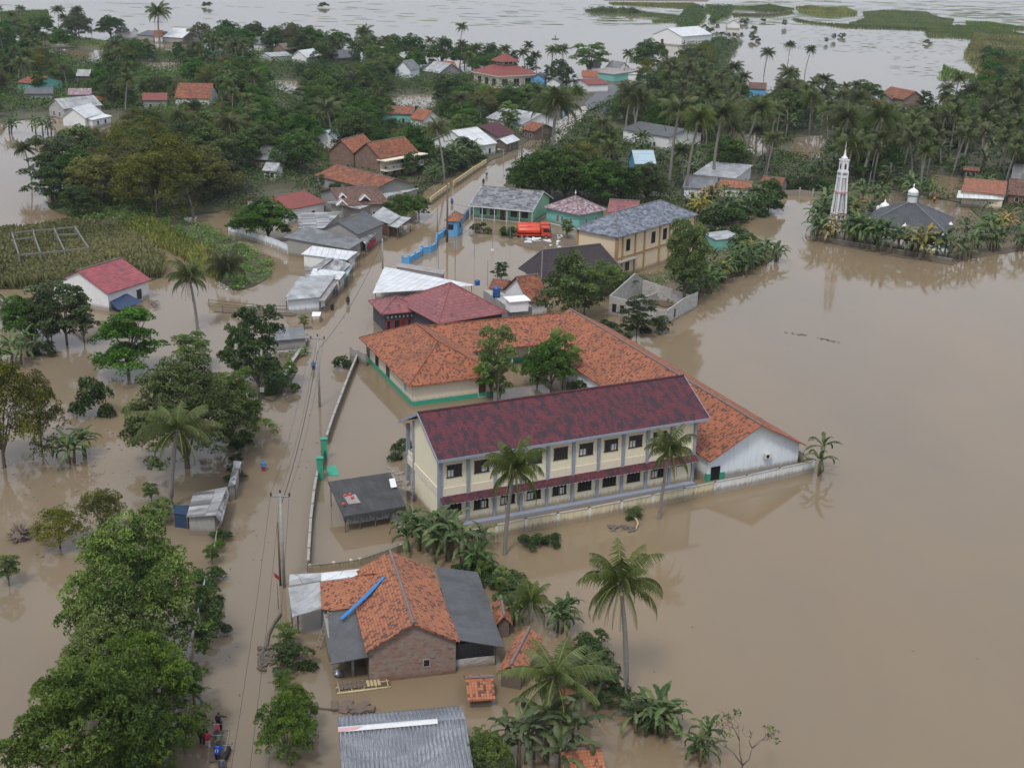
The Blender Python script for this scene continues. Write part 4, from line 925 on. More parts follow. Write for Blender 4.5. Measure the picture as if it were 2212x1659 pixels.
# --- green school, small mosque, roofs round the yard
gs = house('long pale green school with mottled grey shingle roof facing the flooded yard', ('B2', 1790, 238), ('B3', 345, 292), ('B3', 476, 186), 2.75, R=('B3', 430, 130), end='r', roof='greyshingle', wall='green', axis='x', name='school_building', cat='school building', ov=.4, ovy=1.6, fascia='wframe', posts=(6, 'wframe', 'f'), lm='pale green school', base=('wframe', .18),
     wins=[('f', .16, 1.0, 1.2, 1.1), ('f', .33, 1.0, 1.2, 1.1), ('f', .49, .2, .8, 1.8, {'pane': 'door', 'name': 'door_frame', 'panename': 'door', 'mull': 0}), ('f', .68, 1.0, 1.2, 1.1), ('f', .86, 1.0, 1.2, 1.1)])
ms = house('small turquoise prayer house with mottled pink pyramid roof and finial', ('B3', 452, 252), ('B3', 705, 326), ('B3', 884, 272), 3.0, R=('B3', 643, 162), roof='pinkish', wall='teal', kind='pyr', name='prayer_house', cat='prayer house', lm='pink pyramid-roofed prayer house', ov=.6, base=('wframe', .15),
     wins=[('f', .35, .6, .55, 1.3, {'mat': 'wframe'}), ('f', .5, .6, .55, 1.3, {'mat': 'wframe'}), ('f', .75, .6, .55, 1.3, {'mat': 'wframe'}), ('r', .3, .6, .5, 1.3, {'mat': 'wframe'}), ('r', .7, .6, .5, 1.3, {'mat': 'wframe'})])
MB().lathe([(.03, 0), (.05, .3), (.16, .45), (.16, .6), (.04, .7), (.02, 1.1)], (0, 0, ms['ridge_height']), 10).build('finial', M['whitep'], ms, True)
house('low house with faded red tile roof behind the slate-roofed building', ('B3', 890, 300), ('B3', 1130, 300), ('B3', 1215, 228), 2.8, R=('B3', 960, 192), end='l', roof='red', wall='tan', lm='faded red roof', axis='x', ov=.4)
house('small pale teal outbuilding with patched grey sheet roof at the flood edge', ('B3', 1672, 458), ('B3', 1782, 512), ('B3', 1912, 466), 2.5, zr=2.75, roof='lgrey_sheet', wall='teal', kind='mono', ridge=None, lm='teal outbuilding', ov=.15, name='outbuilding')

# --- roofless grey block house
def ruin():
    c = W(('B3', 1385, 1180)); r = empty('unfinished_house', c, 0, 'unfinished roofless grey block house standing in flood water', 'unfinished house'); LM.append(('roofless block house', (1390, 660)))
    pl = [W(('B3', 935, 1105)), W(('B3', 1385, 1185)), W(('B3', 1515, 1110)), None]
    a, b_, d_ = pl[0]-c, pl[1]-c, pl[2]-c; e_ = a+(d_-b_)*1.9; d2 = b_+(d_-b_)*1.0
    def wseg(nm2, p, q, h0, h1, mid=None):
        d = (q-p); ln = d.length; rz = math.atan2(d.y, d.x); mb = MB()
        pts = [(0, -.6), (ln, -.6), (ln, h1)]+([(ln*mid[0], mid[1])] if mid else [])+[(0, h0)]
        mb.prism(pts, 'y', -.08, .08); xf(mb, Matrix.Translation(p) @ Matrix.Rotation(rz, 4, 'Z')); return mb.build(nm2, M['block'], r), Matrix.Translation(p) @ Matrix.Rotation(rz, 4, 'Z'), ln
    w1, m1, l1 = wseg('front_wall', a, a+(b_-a)*.42, 2.9, 2.7)
    w5, m5, l5 = wseg('front_wall', a+(b_-a)*.42, b_, 2.0, 2.2)
    w2, m2, l2 = wseg('side_wall', b_, d2, 2.2, 2.6); w3, m3, l3 = wseg('side_wall', a, e_, 2.9, 2.9, (.75, 4.5)); wseg('rear_wall', e_, d2+(d_-b_)*.9, 2.9, 1.6)
    wseg('inner_wall', a+(b_-a)*.42, a+(b_-a)*.42+(d_-b_)*1.4, 2.7, 2.2); wseg('inner_wall', d2, d2+(d_-b_)*.9, 2.6, 2.4)
    for mt, xs in ((m1, (.22*l1, .55*l1)), (m2, (.45*l2,))):
        for x in xs:
            f = MB().box(x-.4, x+.4, -.13, -.085, .5, .58).box(x-.4, x-.32, -.13, -.085, .5, 1.9).box(x+.32, x+.4, -.13, -.085, .5, 1.9).box(x-.4, x+.4, -.13, -.085, 1.82, 1.9)
            fo = xf(f, mt).build('window', M['concrete'], r); xf(MB().box(x-.32, x+.32, -.09, -.085, .58, 1.82), mt).build('opening', M['dark'], fo)
    p = [a, b_, d2+(d_-b_)*.9, e_]; BLD.append([(v.x+c.x, v.y+c.y) for v in p])
ruin()

# --- brick house in the foreground
bh = house('old brick house with orange tiled gable roof in the foreground', ('D2', 925, 762), ('D2', 1655, 645), ('D2', 1500, 65), 2.9, R=('D2', 1325, 515), roof='orange2', wall='brick', axis='y', ov=.35, ovy=.25, lm='foreground brick house',
     wins=[('f', .66, .9, .42, .55, {'mat': 'grey', 'mull': 0, 'pane': 'dark'})], t=.14)
bl, bd = bh['wl'], bh['wd']; bc = bh.location.copy(); brz = bh.rotation_euler.z; BX = Vector((math.cos(brz), math.sin(brz), 0)); BY = Vector((-math.sin(brz), math.cos(brz), 0))
print('brick', bl, bd, bh['ridge_height'])
MB().box(bl/2-2.05, bl/2-1.55, -bd/2-.06, -bd/2-.01, 1.6, 1.85).build('louvre', M['metal'], bh)
def rq(root, name, pts, mat, t=.08):
    c = root.location; R__ = Matrix.Rotation(-root.rotation_euler.z, 4, 'Z'); q = [R__ @ (W(p, z)-c) for p, z in pts]; q = [(v.x, v.y, v.z) for v in q]
    if (Vector(q[1])-Vector(q[0])).cross(Vector(q[2])-Vector(q[1])).z < 0: q = q[::-1]
    o = MB().slab([[q[0], q[1], q[2]], [q[0], q[2], q[3]]] if len(q) == 4 else [q], t).build(name, M[mat], root); return o, q
rq(bh, 'side_roof', [(('D2', 1650, 640), 2.95), (('D2', 2045, 705), 2.0), (('D2', 1835, 112), 2.0), (('D2', 1505, 68), 2.95)], 'dark_sheet')
sw = rq(bh, 'side_wall', [(('D2', 1640, 835), .06), (('D2', 1965, 808), .06), (('D2', 1955, 700), .09), (('D2', 1645, 745), .09)], 'grey', .05)[0]; bpy.data.objects.remove(sw)
MB().box(bl/2+.1, bl/2+3.2, -bd/2+.5, -bd/2+.65, -.5, .75).build('side_wall', M['block'], bh); MB().box(bl/2+.05, bl/2+3.2, -bd/2+1.2, bd/2-.8, -.5, 1.7).build('side_room', M['dark_sheet'], bh)
MB().box(bl/2+3.1, bl/2+3.2, -bd/2+.5, -bd/2+.6, -.5, 1.85).build('post', M['wood'], bh)
rq(bh, 'porch_roof', [(('D2', 650, 430), 2.5), (('D2', 680, 836), 2.05), (('D2', 1003, 772), 2.35), (('D2', 880, 385), 2.8)], 'dark_sheet')
for p in (('D2', 775, 880), ('D2', 850, 930), ('D2', 705, 900)):
    w_ = bh.matrix_basis.inverted() @ W(p); MB().box(w_.x-.09, w_.x+.09, w_.y-.09, w_.y+.09, -.5, 2.0).build('post', M['grey'], bh)
rq(bh, 'annex_roof', [(('D2', 600, 400), 2.75), (('D2', 690, 412), 2.7), (('D2', 880, 385), 2.95), (('D2', 845, 160), 3.5), (('D2', 590, 190), 3.2)], 'orange2')
rq(bh, 'annex_roof', [(('D2', 845, 150), 3.45), (('D2', 875, 380), 2.95), (('D2', 1110, 130), 4.2), (('D2', 1000, 120), 4.1)], 'orange2')
rq(bh, 'tin_awning', [(('D2', 340, 235), 2.5), (('D2', 370, 465), 2.3), (('D2', 665, 378), 2.55), (('D2', 585, 190), 2.95)], 'lgrey_sheet')
rq(bh, 'tin_awning', [(('D2', 350, 130), 2.6), (('D2', 345, 215), 2.55), (('D2', 600, 180), 2.85), (('D2', 600, 118), 2.95)], 'lgrey_sheet')
rq(bh, 'tin_awning', [(('D2', 600, 118), 2.97), (('D2', 600, 182), 2.87), (('D2', 850, 150), 3.3), (('D2', 985, 78), 3.4)], 'white_sheet')
MB().box(-bl/2-2.6, -bl/2-.1, -bd/2+3.4, bd/2-1.5, -.5, 2.1).build('annex_wall', M['grey'], bh)
for p in (('D2', 420, 595), ('D2', 372, 560)):
    w_ = bh.matrix_basis.inverted() @ W(p); MB().box(w_.x-.06, w_.x+.06, w_.y-.06, w_.y+.06, -.5, 2.1).build('post', M['wood'], bh)
# blue tarpaulin lying along the roof valley
tp = [(('D2', 1085, 140), 4.25), (('D2', 1112, 150), 4.3), (('D2', 985, 300), 3.75), (('D2', 870, 400), 3.2), (('D2', 775, 488), 2.75), (('D2', 735, 470), 2.72), (('D2', 860, 360), 3.2), (('D2', 960, 260), 3.7)]
for i_, j_ in ((0, 1), (7, 2), (6, 3), (5, 4)):
    (p_, z_), (r_2, y_) = tp[i_], tp[j_]; mx_, my_ = (p_[1]+r_2[1])/2, (p_[2]+r_2[2])/2; f_ = .55
    tp[i_] = (('D2', mx_+(p_[1]-mx_)*f_, my_+(p_[2]-my_)*f_), z_); tp[j_] = (('D2', mx_+(r_2[1]-mx_)*f_, my_+(r_2[2]-my_)*f_), y_)
c_ = W(tp[3][0], 3); to = empty('tarpaulin', (c_.x, c_.y, 3), 0, 'long blue tarpaulin draped along the roof valley of the brick house', 'tarpaulin')
q = [W(p, z+.12)-Vector((c_.x, c_.y, 3)) for p, z in tp]; mb = MB()
for a_, b2, c2, d2 in ((0, 1, 2, 7), (7, 2, 3, 6), (6, 3, 4, 5)):
    qq = [q[a_], q[d2], q[c2], q[b2]]; mb.slab([[tuple(qq[0]), tuple(qq[1]), tuple(qq[2])], [tuple(qq[0]), tuple(qq[2]), tuple(qq[3])]], .04)
mb.build('sheet', M['tarp'], to)
def ladder(label, p0, z0, p1, z1, n=9):
    a, b2 = W(p0, z0), W(p1, z1); r = empty('ladder', a, 0, label, 'ladder'); d = b2-a; s = Vector((-d.y, d.x, 0)).normalized()*.2
    for k in (-1, 1): MB().tube([s*k, d+s*k], .035, 5).build('rail', M['bamboo'], r)
    for i in range(n): t = (i+.7)/n; MB().tube([d*t-s, d*t+s], .025, 5).build('rung', M['bamboo'], r)
ladder('bamboo ladder leaning on the porch roof of the brick house', ('D2', 572, 715), 0, ('D2', 668, 425), 2.6)

# --- foreground house with corrugated roof (its near eave is below the frame)
def corr():
    zr = 3.7; a, b2 = W(('D2', 740, 1352), zr), W(('D2', 1738, 1266), zr); ux = b2-a; L_ = ux.length; ux.normalize(); uy = Vector((-ux.y, ux.x, 0)); c = (a+b2)/2; c.z = 0
    r = empty('corrugated_roof_house', c, math.atan2(ux.y, ux.x), 'house with weathered grey corrugated roof at the bottom edge of the view', 'house'); LM.append(('grey corrugated roof', (870, 1600)))
    n = int(L_/.045); X = np.linspace(-L_/2, L_/2, n); wv = .05*np.sin(X*2*np.pi/.27)
    for y0, y1, z0, z1, nm2 in ((0, 2.6, zr, zr-.75, 'roof'), (0, -7.5, zr-.03, zr-2.3, 'roof')):
        rows = [np.column_stack([X, np.full(n, y0+(y1-y0)*t), z0+(z1-z0)*t+wv-.012*math.floor(t*4)]) for t in np.linspace(0, 1, 9)]
        v = np.concatenate(rows); f = [[i*n+j, i*n+j+1, (i+1)*n+j+1, (i+1)*n+j] for i in range(8) for j in range(n-1)]
        me = fast_mesh('corrugated', v, np.array(f), M['corr']); auto_uv(me); o = link(nm2, me, [], r); md = o.modifiers.new('thickness', 'SOLIDIFY'); md.thickness = .03
    MB().slab([[(-L_/2-.05, -.28, zr-.0), (L_/2*.55, -.28, zr-.0), (L_/2*.55, 0, zr+.1), (-L_/2-.05, 0, zr+.1)], [(-L_/2-.05, 0, zr+.1), (L_/2*.55, 0, zr+.1), (L_/2*.55, .2, zr+.04), (-L_/2-.05, .2, zr+.04)]], .03).build('ridge_cap', M['wframe'], r)
    MB().slab([[(-L_/2-.06, -.29, zr+.03), (-L_/2+1.1, -.2, zr+.06), (-L_/2+1.5, -.03, zr+.12), (-L_/2-.06, -.03, zr+.12)]], .02).build('ridge_paint', M['pinkp'], r)
    MB().box(-L_/2+.5, L_/2-.5, -6.9, 2.1, -.6, 1.2).build('wall', M['white'], r)
    g = MB(); g.prism([(-6.9, 1.2), (2.1, 1.2), (2.1, 2.7), (0, zr-.35), (-6.9, 1.5)], 'x', -L_/2+.5, L_/2-.5).build('gable', M['white'], r)
    BLD.append([tuple((c+ux*x+uy*y)[:2]) for x, y in ((-L_/2, -8), (L_/2, -8), (L_/2, 3), (-L_/2, 3))])
corr()
# --- open shack with dark thatch roof beside the road wall
r_, q_ = quad_sheet('open_shack', 'ramshackle open shack with sagging dark thatch roof by the road wall', 'shack', [(('C2', 775, 1310), 1.75), (('C2', 1268, 1228), 1.75), (('C2', 1145, 962), 2.5), (('C2', 652, 1036), 2.5)], 'thatch', t=.14, lm='dark thatched shack')
hem = MB()
a_, b_ = Vector(q_[0]), Vector(q_[1])
rng = random.Random(3); k = 90
for i in range(k):
    p = a_+(b_-a_)*(i/k); p2 = a_+(b_-a_)*((i+1)/k); d = rng.uniform(.25, .75); hem.slab([[(p.x, p.y-.02, p.z-.05), (p2.x, p2.y-.02, p2.z-.05), (p2.x, p2.y+.04, p2.z-.05), (p.x, p.y+.04, p.z-.05)]], d)
hem.build('thatch_fringe', M['thatch'], r_)
for t in (.25, .5, .75):
    p = a_+(b_-a_)*t; MB().box(p.x-.05, p.x+.05, p.y+.3, p.y+.4, -.6, 1.6).build('post', M['wood'], r_)
for y in (.15, .5, .8): pass
def lay(name, label, cat, pts, mat, t=.05, group=None):
    w = [W(p, z) for p, z in pts]; c = sum(w, Vector())/len(w); r = [tuple(p-c) for p in w]
    if (Vector(r[1])-Vector(r[0])).cross(Vector(r[2])-Vector(r[1])).z < 0: r = r[::-1]
    o = MB().slab([r], t).build(name, M[mat]); o.location = c; tag(o, label, cat, group); return o
lay('sheet_panel', 'pale grey panel lying on the thatched shack roof', 'panel', [(('C2', 815, 1212), 2.05), (('C2', 912, 1200), 2.05), (('C2', 868, 1135), 2.22), (('C2', 772, 1147), 2.22)], 'pink_sheet')
lay('sheet_panel', 'small white panel on the upper right corner of the thatched roof', 'panel', [(('C2', 1150, 1082), 2.35), (('C2', 1197, 1075), 2.35), (('C2', 1180, 1008), 2.5), (('C2', 1135, 1014), 2.5)], 'whitep')
for i, (x, y) in enumerate(((790, 1150), (828, 1142), (845, 1166), (775, 1218))):
    o = MB().lathe([(.06, 0), (.16, .05), (.17, .16), (.05, .2)], n=9).build('clay_pot', M['rust'] if False else M['tanker'], None, True); o.location = W(('C2', x, y), 2.2); tag(o, ['orange clay pot at the upper left of the pale roof panel', 'orange clay pot at the top middle of the pale roof panel', 'largest orange clay pot on the pale roof panel', 'orange clay pot beside the left edge of the pale roof panel'][i], 'pot', 'clay pots on the shack roof')
# --- white and grey shop rows on the far side of the road
SHOPS = [
 ('roofed_shop', 'white panel-roofed shop with white side wall nearest the grey fence', [(('B2', 440, 624), 2.6), (('B2', 805, 670), 2.5), (('B2', 886, 606), 2.7), (('B2', 528, 558), 2.9)], 'white_sheet', 'white', 'white panel-roofed shop'),
 ('roofed_shop', 'shop with patched grey and white sheet roof and green side', [(('B2', 475, 752), 2.3), (('B2', 770, 768), 2.3), (('B2', 832, 702), 2.5), (('B2', 690, 650), 2.7)], 'patch_sheet', 'green', 'patched-roof shop'),
 ('roofed_shop', 'narrow white-roofed stall between patched roof and big white roof', [(('B2', 510, 792), 2.4), (('B2', 745, 826), 2.3), (('B2', 792, 765), 2.4), (('B2', 538, 736), 2.5)], 'white_sheet', 'white', 'narrow white-roofed stall'),
 ('roofed_shop', 'large white-roofed market stall at the end of the shop row', [(('B2', 318, 988), 2.3), (('B2', 590, 962), 2.3), (('B2', 716, 786), 2.7), (('B2', 440, 800), 2.8)], 'lgrey_sheet', 'paleblue', 'white-roofed market stall'),
 ('roofed_shop', 'broad dark grey sheet-roofed shop house behind the white shops', [(('B2', 302, 492), 3.2), (('B2', 820, 586), 2.7), (('B2', 938, 512), 3.0), (('B2', 480, 404), 3.6)], 'grey_sheet', 'grey', 'broad grey-roofed shop house'),
 ('roofed_shop', 'white lean-to shop roof on posts beside the road bend', [(('B2', 985, 330), 2.7), (('B2', 1140, 388), 2.5), (('B2', 1226, 325), 2.8), (('B2', 1088, 250), 3.1)], 'lgrey_sheet', 'brownold', 'white lean-to by the bend'),
 ('roofed_shop', 'small grey sheet awning stall at the road bend', [(('B2', 1122, 396), 2.3), (('B2', 1200, 418), 2.2), (('B2', 1312, 336), 2.5), (('B2', 1226, 325), 2.6)], 'lgrey_sheet', None, 'grey awning stall'),
 ('roofed_shop', 'dark rusty sheet roof between the red roof and the grey shop house', [(('B2', 410, 300), 3.0), (('B2', 420, 420), 3.0), (('B2', 620, 420), 3.1), (('B2', 760, 290), 3.2)], 'patch_sheet', 'grey', 'dark patched roof'),
 ('roofed_shop', 'messy patched grey roof behind the little white dormers', [(('B2', 640, 215), 3.3), (('B2', 900, 270), 3.0), (('B2', 1110, 190), 3.2), (('B2', 1390, 100), 3.2), (('B2', 1240, 80), 3.3)][:4], 'patch_sheet', 'grey', 'messy patched roof')]
for nm2, lb, pts, rm, wm_, lmk in SHOPS:
    r, q = quad_sheet(nm2, lb, 'shop', pts, rm, posts=None if wm_ and wm_ != 'x' else 'wood', group='shops along the flooded road', lm=lmk)
    if wm_: solidwall(r, q, mat=wm_, inset=.5)
# dark hipped sheet roof over the shop house, awnings and goods
house('shop house with dark charcoal gable roof and shop front facing the road', ('B2', 620, 430), ('B2', 900, 478), ('B2', 1062, 386), 3.3, R=('B2', 830, 290), end='r', roof='dark_sheet', wall='grey', kind='gable', axis='y', name='shop_house', cat='shop', lm='charcoal-roofed shop house', ov=.3, group='shops along the flooded road')
r, q = quad_sheet('shop_awning', 'rusty awning along the road front of the charcoal-roofed shop', 'awning', [(('B2', 945, 545), 2.1), (('B2', 1085, 415), 2.1), (('B2', 1060, 392), 2.6), (('B2', 905, 490), 2.6)], 'patch_sheet', group='shop awnings')
for lb_, pts_, mt_ in (('tilted white awning on the road side of the white panel-roofed shop', [(('B2', 805, 672), 2.3), (('B2', 830, 690), 1.9), (('B2', 905, 622), 1.9), (('B2', 886, 606), 2.4)], 'lgrey_sheet'),
    ('dark tarp-covered awning beside the patched-roof shop', [(('B2', 772, 790), 2.0), (('B2', 800, 800), 1.7), (('B2', 846, 722), 1.8), (('B2', 832, 704), 2.2)], 'blue_sheet'),
    ('small rusty awning beside the narrow white-roofed stall', [(('B2', 745, 838), 2.0), (('B2', 765, 850), 1.7), (('B2', 806, 786), 1.8), (('B2', 790, 770), 2.2)], 'patch_sheet'),
    ('loose patched sheets bridging the two middle shop roofs', [(('B2', 470, 790), 2.2), (('B2', 520, 800), 2.3), (('B2', 700, 655), 2.9), (('B2', 640, 650), 2.7)], 'patch_sheet'),
    ('low grey lean-to behind the white-roofed market stall', [(('B2', 318, 960), 1.9), (('B2', 345, 975), 2.2), (('B2', 455, 805), 2.6), (('B2', 425, 800), 2.1)], 'lgrey_sheet')):
    quad_sheet('shop_awning', lb_, 'awning', pts_, mt_, group='shop awnings')
r, q = quad_sheet('shop_awning', 'grey striped awning along the front of the market stall', 'awning', [(('B2', 578, 990), 2.0), (('B2', 628, 992), 1.9), (('B2', 728, 850), 2.0), (('B2', 702, 826), 2.2)], 'pink_sheet', group='shop awnings')
for lb, pts, zt, mt in (('red and white banner on the shop front by the road', [('B2', 962, 605), ('B2', 1020, 555)], 1.4, 'red_p'), ('white poster wall of the shop house front', [('B2', 950, 610), ('B2', 1075, 465)], 1.9, 'paleblue'),
      ('blue cloth banner hanging at the shop row', [('B2', 722, 915), ('B2', 755, 870)], 1.9, 'blue'), ('yellow banner at the corner of the market stall', [('B2', 630, 1025), ('B2', 655, 990)], 1.7, 'yellow'),
      ('white cloth hanging at the stall corner', [('B2', 598, 1070), ('B2', 632, 1060)], 1.3, 'whitep')):
    a, b2 = W(pts[0]), W(pts[1]); d = b2-a; s = Vector((d.y, -d.x, 0)).normalized()*.03; off = s*8 if 'banner' in lb and 'red' in lb else Vector()
    mb = MB().prism([((a+off).x-a.x, (a+off).y-a.y), ((b2+off).x-a.x, (b2+off).y-a.y), ((b2+off+s).x-a.x, (b2+off+s).y-a.y), ((a+off+s).x-a.x, (a+off+s).y-a.y)], 'z', .5 if mt != 'paleblue' else -.5, zt)
    o = mb.build('banner' if mt != 'paleblue' else 'poster_board', M[mt]); o.location = a; tag(o, lb, 'banner' if mt != 'paleblue' else 'shop front')
# stall box by the road, roadside hut
r, q = quad_sheet('food_cart', 'small white food cart standing in the flood beside the stalls', 'food cart', [(('B2', 525, 1115), 1.0), (('B2', 590, 1112), 1.0), (('B2', 600, 1080), 1.1), (('B2', 530, 1080), 1.1)], 'whitep', lm='small food cart'); solidwall(r, q, mat='cream2', inset=.3)
o_ = MB().box(-.5, .5, -.42, -.40, .1, .45).build('opening', M['dark'], r)
hb = house('small grey-roofed roadside hut with white lower wall', ('B2', 230, 1310), ('B2', 482, 1282), ('B2', 462, 1226), 1.9, zr=2.5, roof='grey_sheet', wall='grey', kind='mono', ridge=None, lm='grey-roofed roadside hut', ov=.25, name='roadside_hut', cat='hut', base=None)
MB().box(-hb['wl']/2-.3, hb['wl']/2-.3, -hb['wd']/2-.9, -hb['wd']/2-.8, -.5, .65).build('low_wall', M['wallwhite'], hb)
# roadside shed with striped roof (left, foreground)
r, q = quad_sheet('roadside_shed', 'narrow roadside shed with striped rusty white sheet roof', 'shed', [(('C1', 1470, 1312), 2.0), (('C1', 1700, 1300), 2.3), (('C1', 1795, 1075), 2.3), (('C1', 1525, 1128), 2.0)], 'patch_sheet', lm='striped roadside shed', posts=None); solidwall(r, q, mat='grey', inset=.6)
rq(r, 'side_roof', [(('C1', 1700, 1300), 2.3), (('C1', 1748, 1368), 1.7), (('C1', 1812, 1120), 1.7), (('C1', 1795, 1075), 2.3)], 'patch_sheet')
r, q = quad_sheet('lean_to', 'navy blue lean-to against the striped roadside shed', 'lean-to', [(('C1', 1368, 1285), 1.4), (('C1', 1478, 1300), 1.4), (('C1', 1490, 1222), 1.5), (('C1', 1370, 1222), 1.5)], 'navytarp'); solidwall(r, q, mat='navytarp', inset=.2)
r, q = quad_sheet('lean_to', 'small pale sheet roof at the roadside under the palm', 'lean-to', [(('C1', 1838, 925), 1.5), (('C1', 1890, 930), 1.5), (('C1', 1908, 878), 1.6), (('C1', 1845, 868), 1.6)], 'lgrey_sheet'); solidwall(r, q, mat='grey', inset=.4)
r, q = quad_sheet('lean_to', 'dark weathered sheet roof between the palm and the striped shed', 'lean-to', [(('C1', 1800, 1075), 1.6), (('C1', 1855, 1060), 1.6), (('C1', 1885, 930), 1.7), (('C1', 1835, 925), 1.7)], 'patch_sheet'); solidwall(r, q, mat='grey', inset=.4)

# --- red roofed white house on the left
rr = house('white house with bright red metal-tile roof standing in the flood', ('B1', 850, 938), ('B1', 1196, 826), ('B1', 1030, 662), 2.75, R=('B1', 670, 757), end='l', roof='red2', wall='white', axis='x', lm='bright red-roofed white house', ov=.35, fascia=None,
   wins=[('f', .75, .3, 1.0, 1.5, {'mat': 'wframe', 'pane': 'dark', 'mull': 0}), ('l', .5, .1, .5, 1.5, {'mull': 0, 'mat': 'wframe', 'pane': 'dark'}), ('l', .35, 2.3, .4, .4, {'mull': 0, 'pane': 'dark'})])
lay('tarpaulin', 'navy blue tarpaulin stretched in front of the bright red-roofed house', 'tarpaulin', [(('B1', 848, 980), 1.6), (('B1', 935, 1065), .9), (('B1', 1130, 1000), .9), (('B1', 1005, 935), 1.8)], 'navytarp', .04)
lay('tarpaulin', 'darker navy flap of tarpaulin hanging at the house corner', 'tarpaulin', [(('B1', 848, 982), 1.56), (('B1', 850, 1045), .3), (('B1', 935, 1070), .3), (('B1', 940, 1050), .9)], 'navytarp', .04)

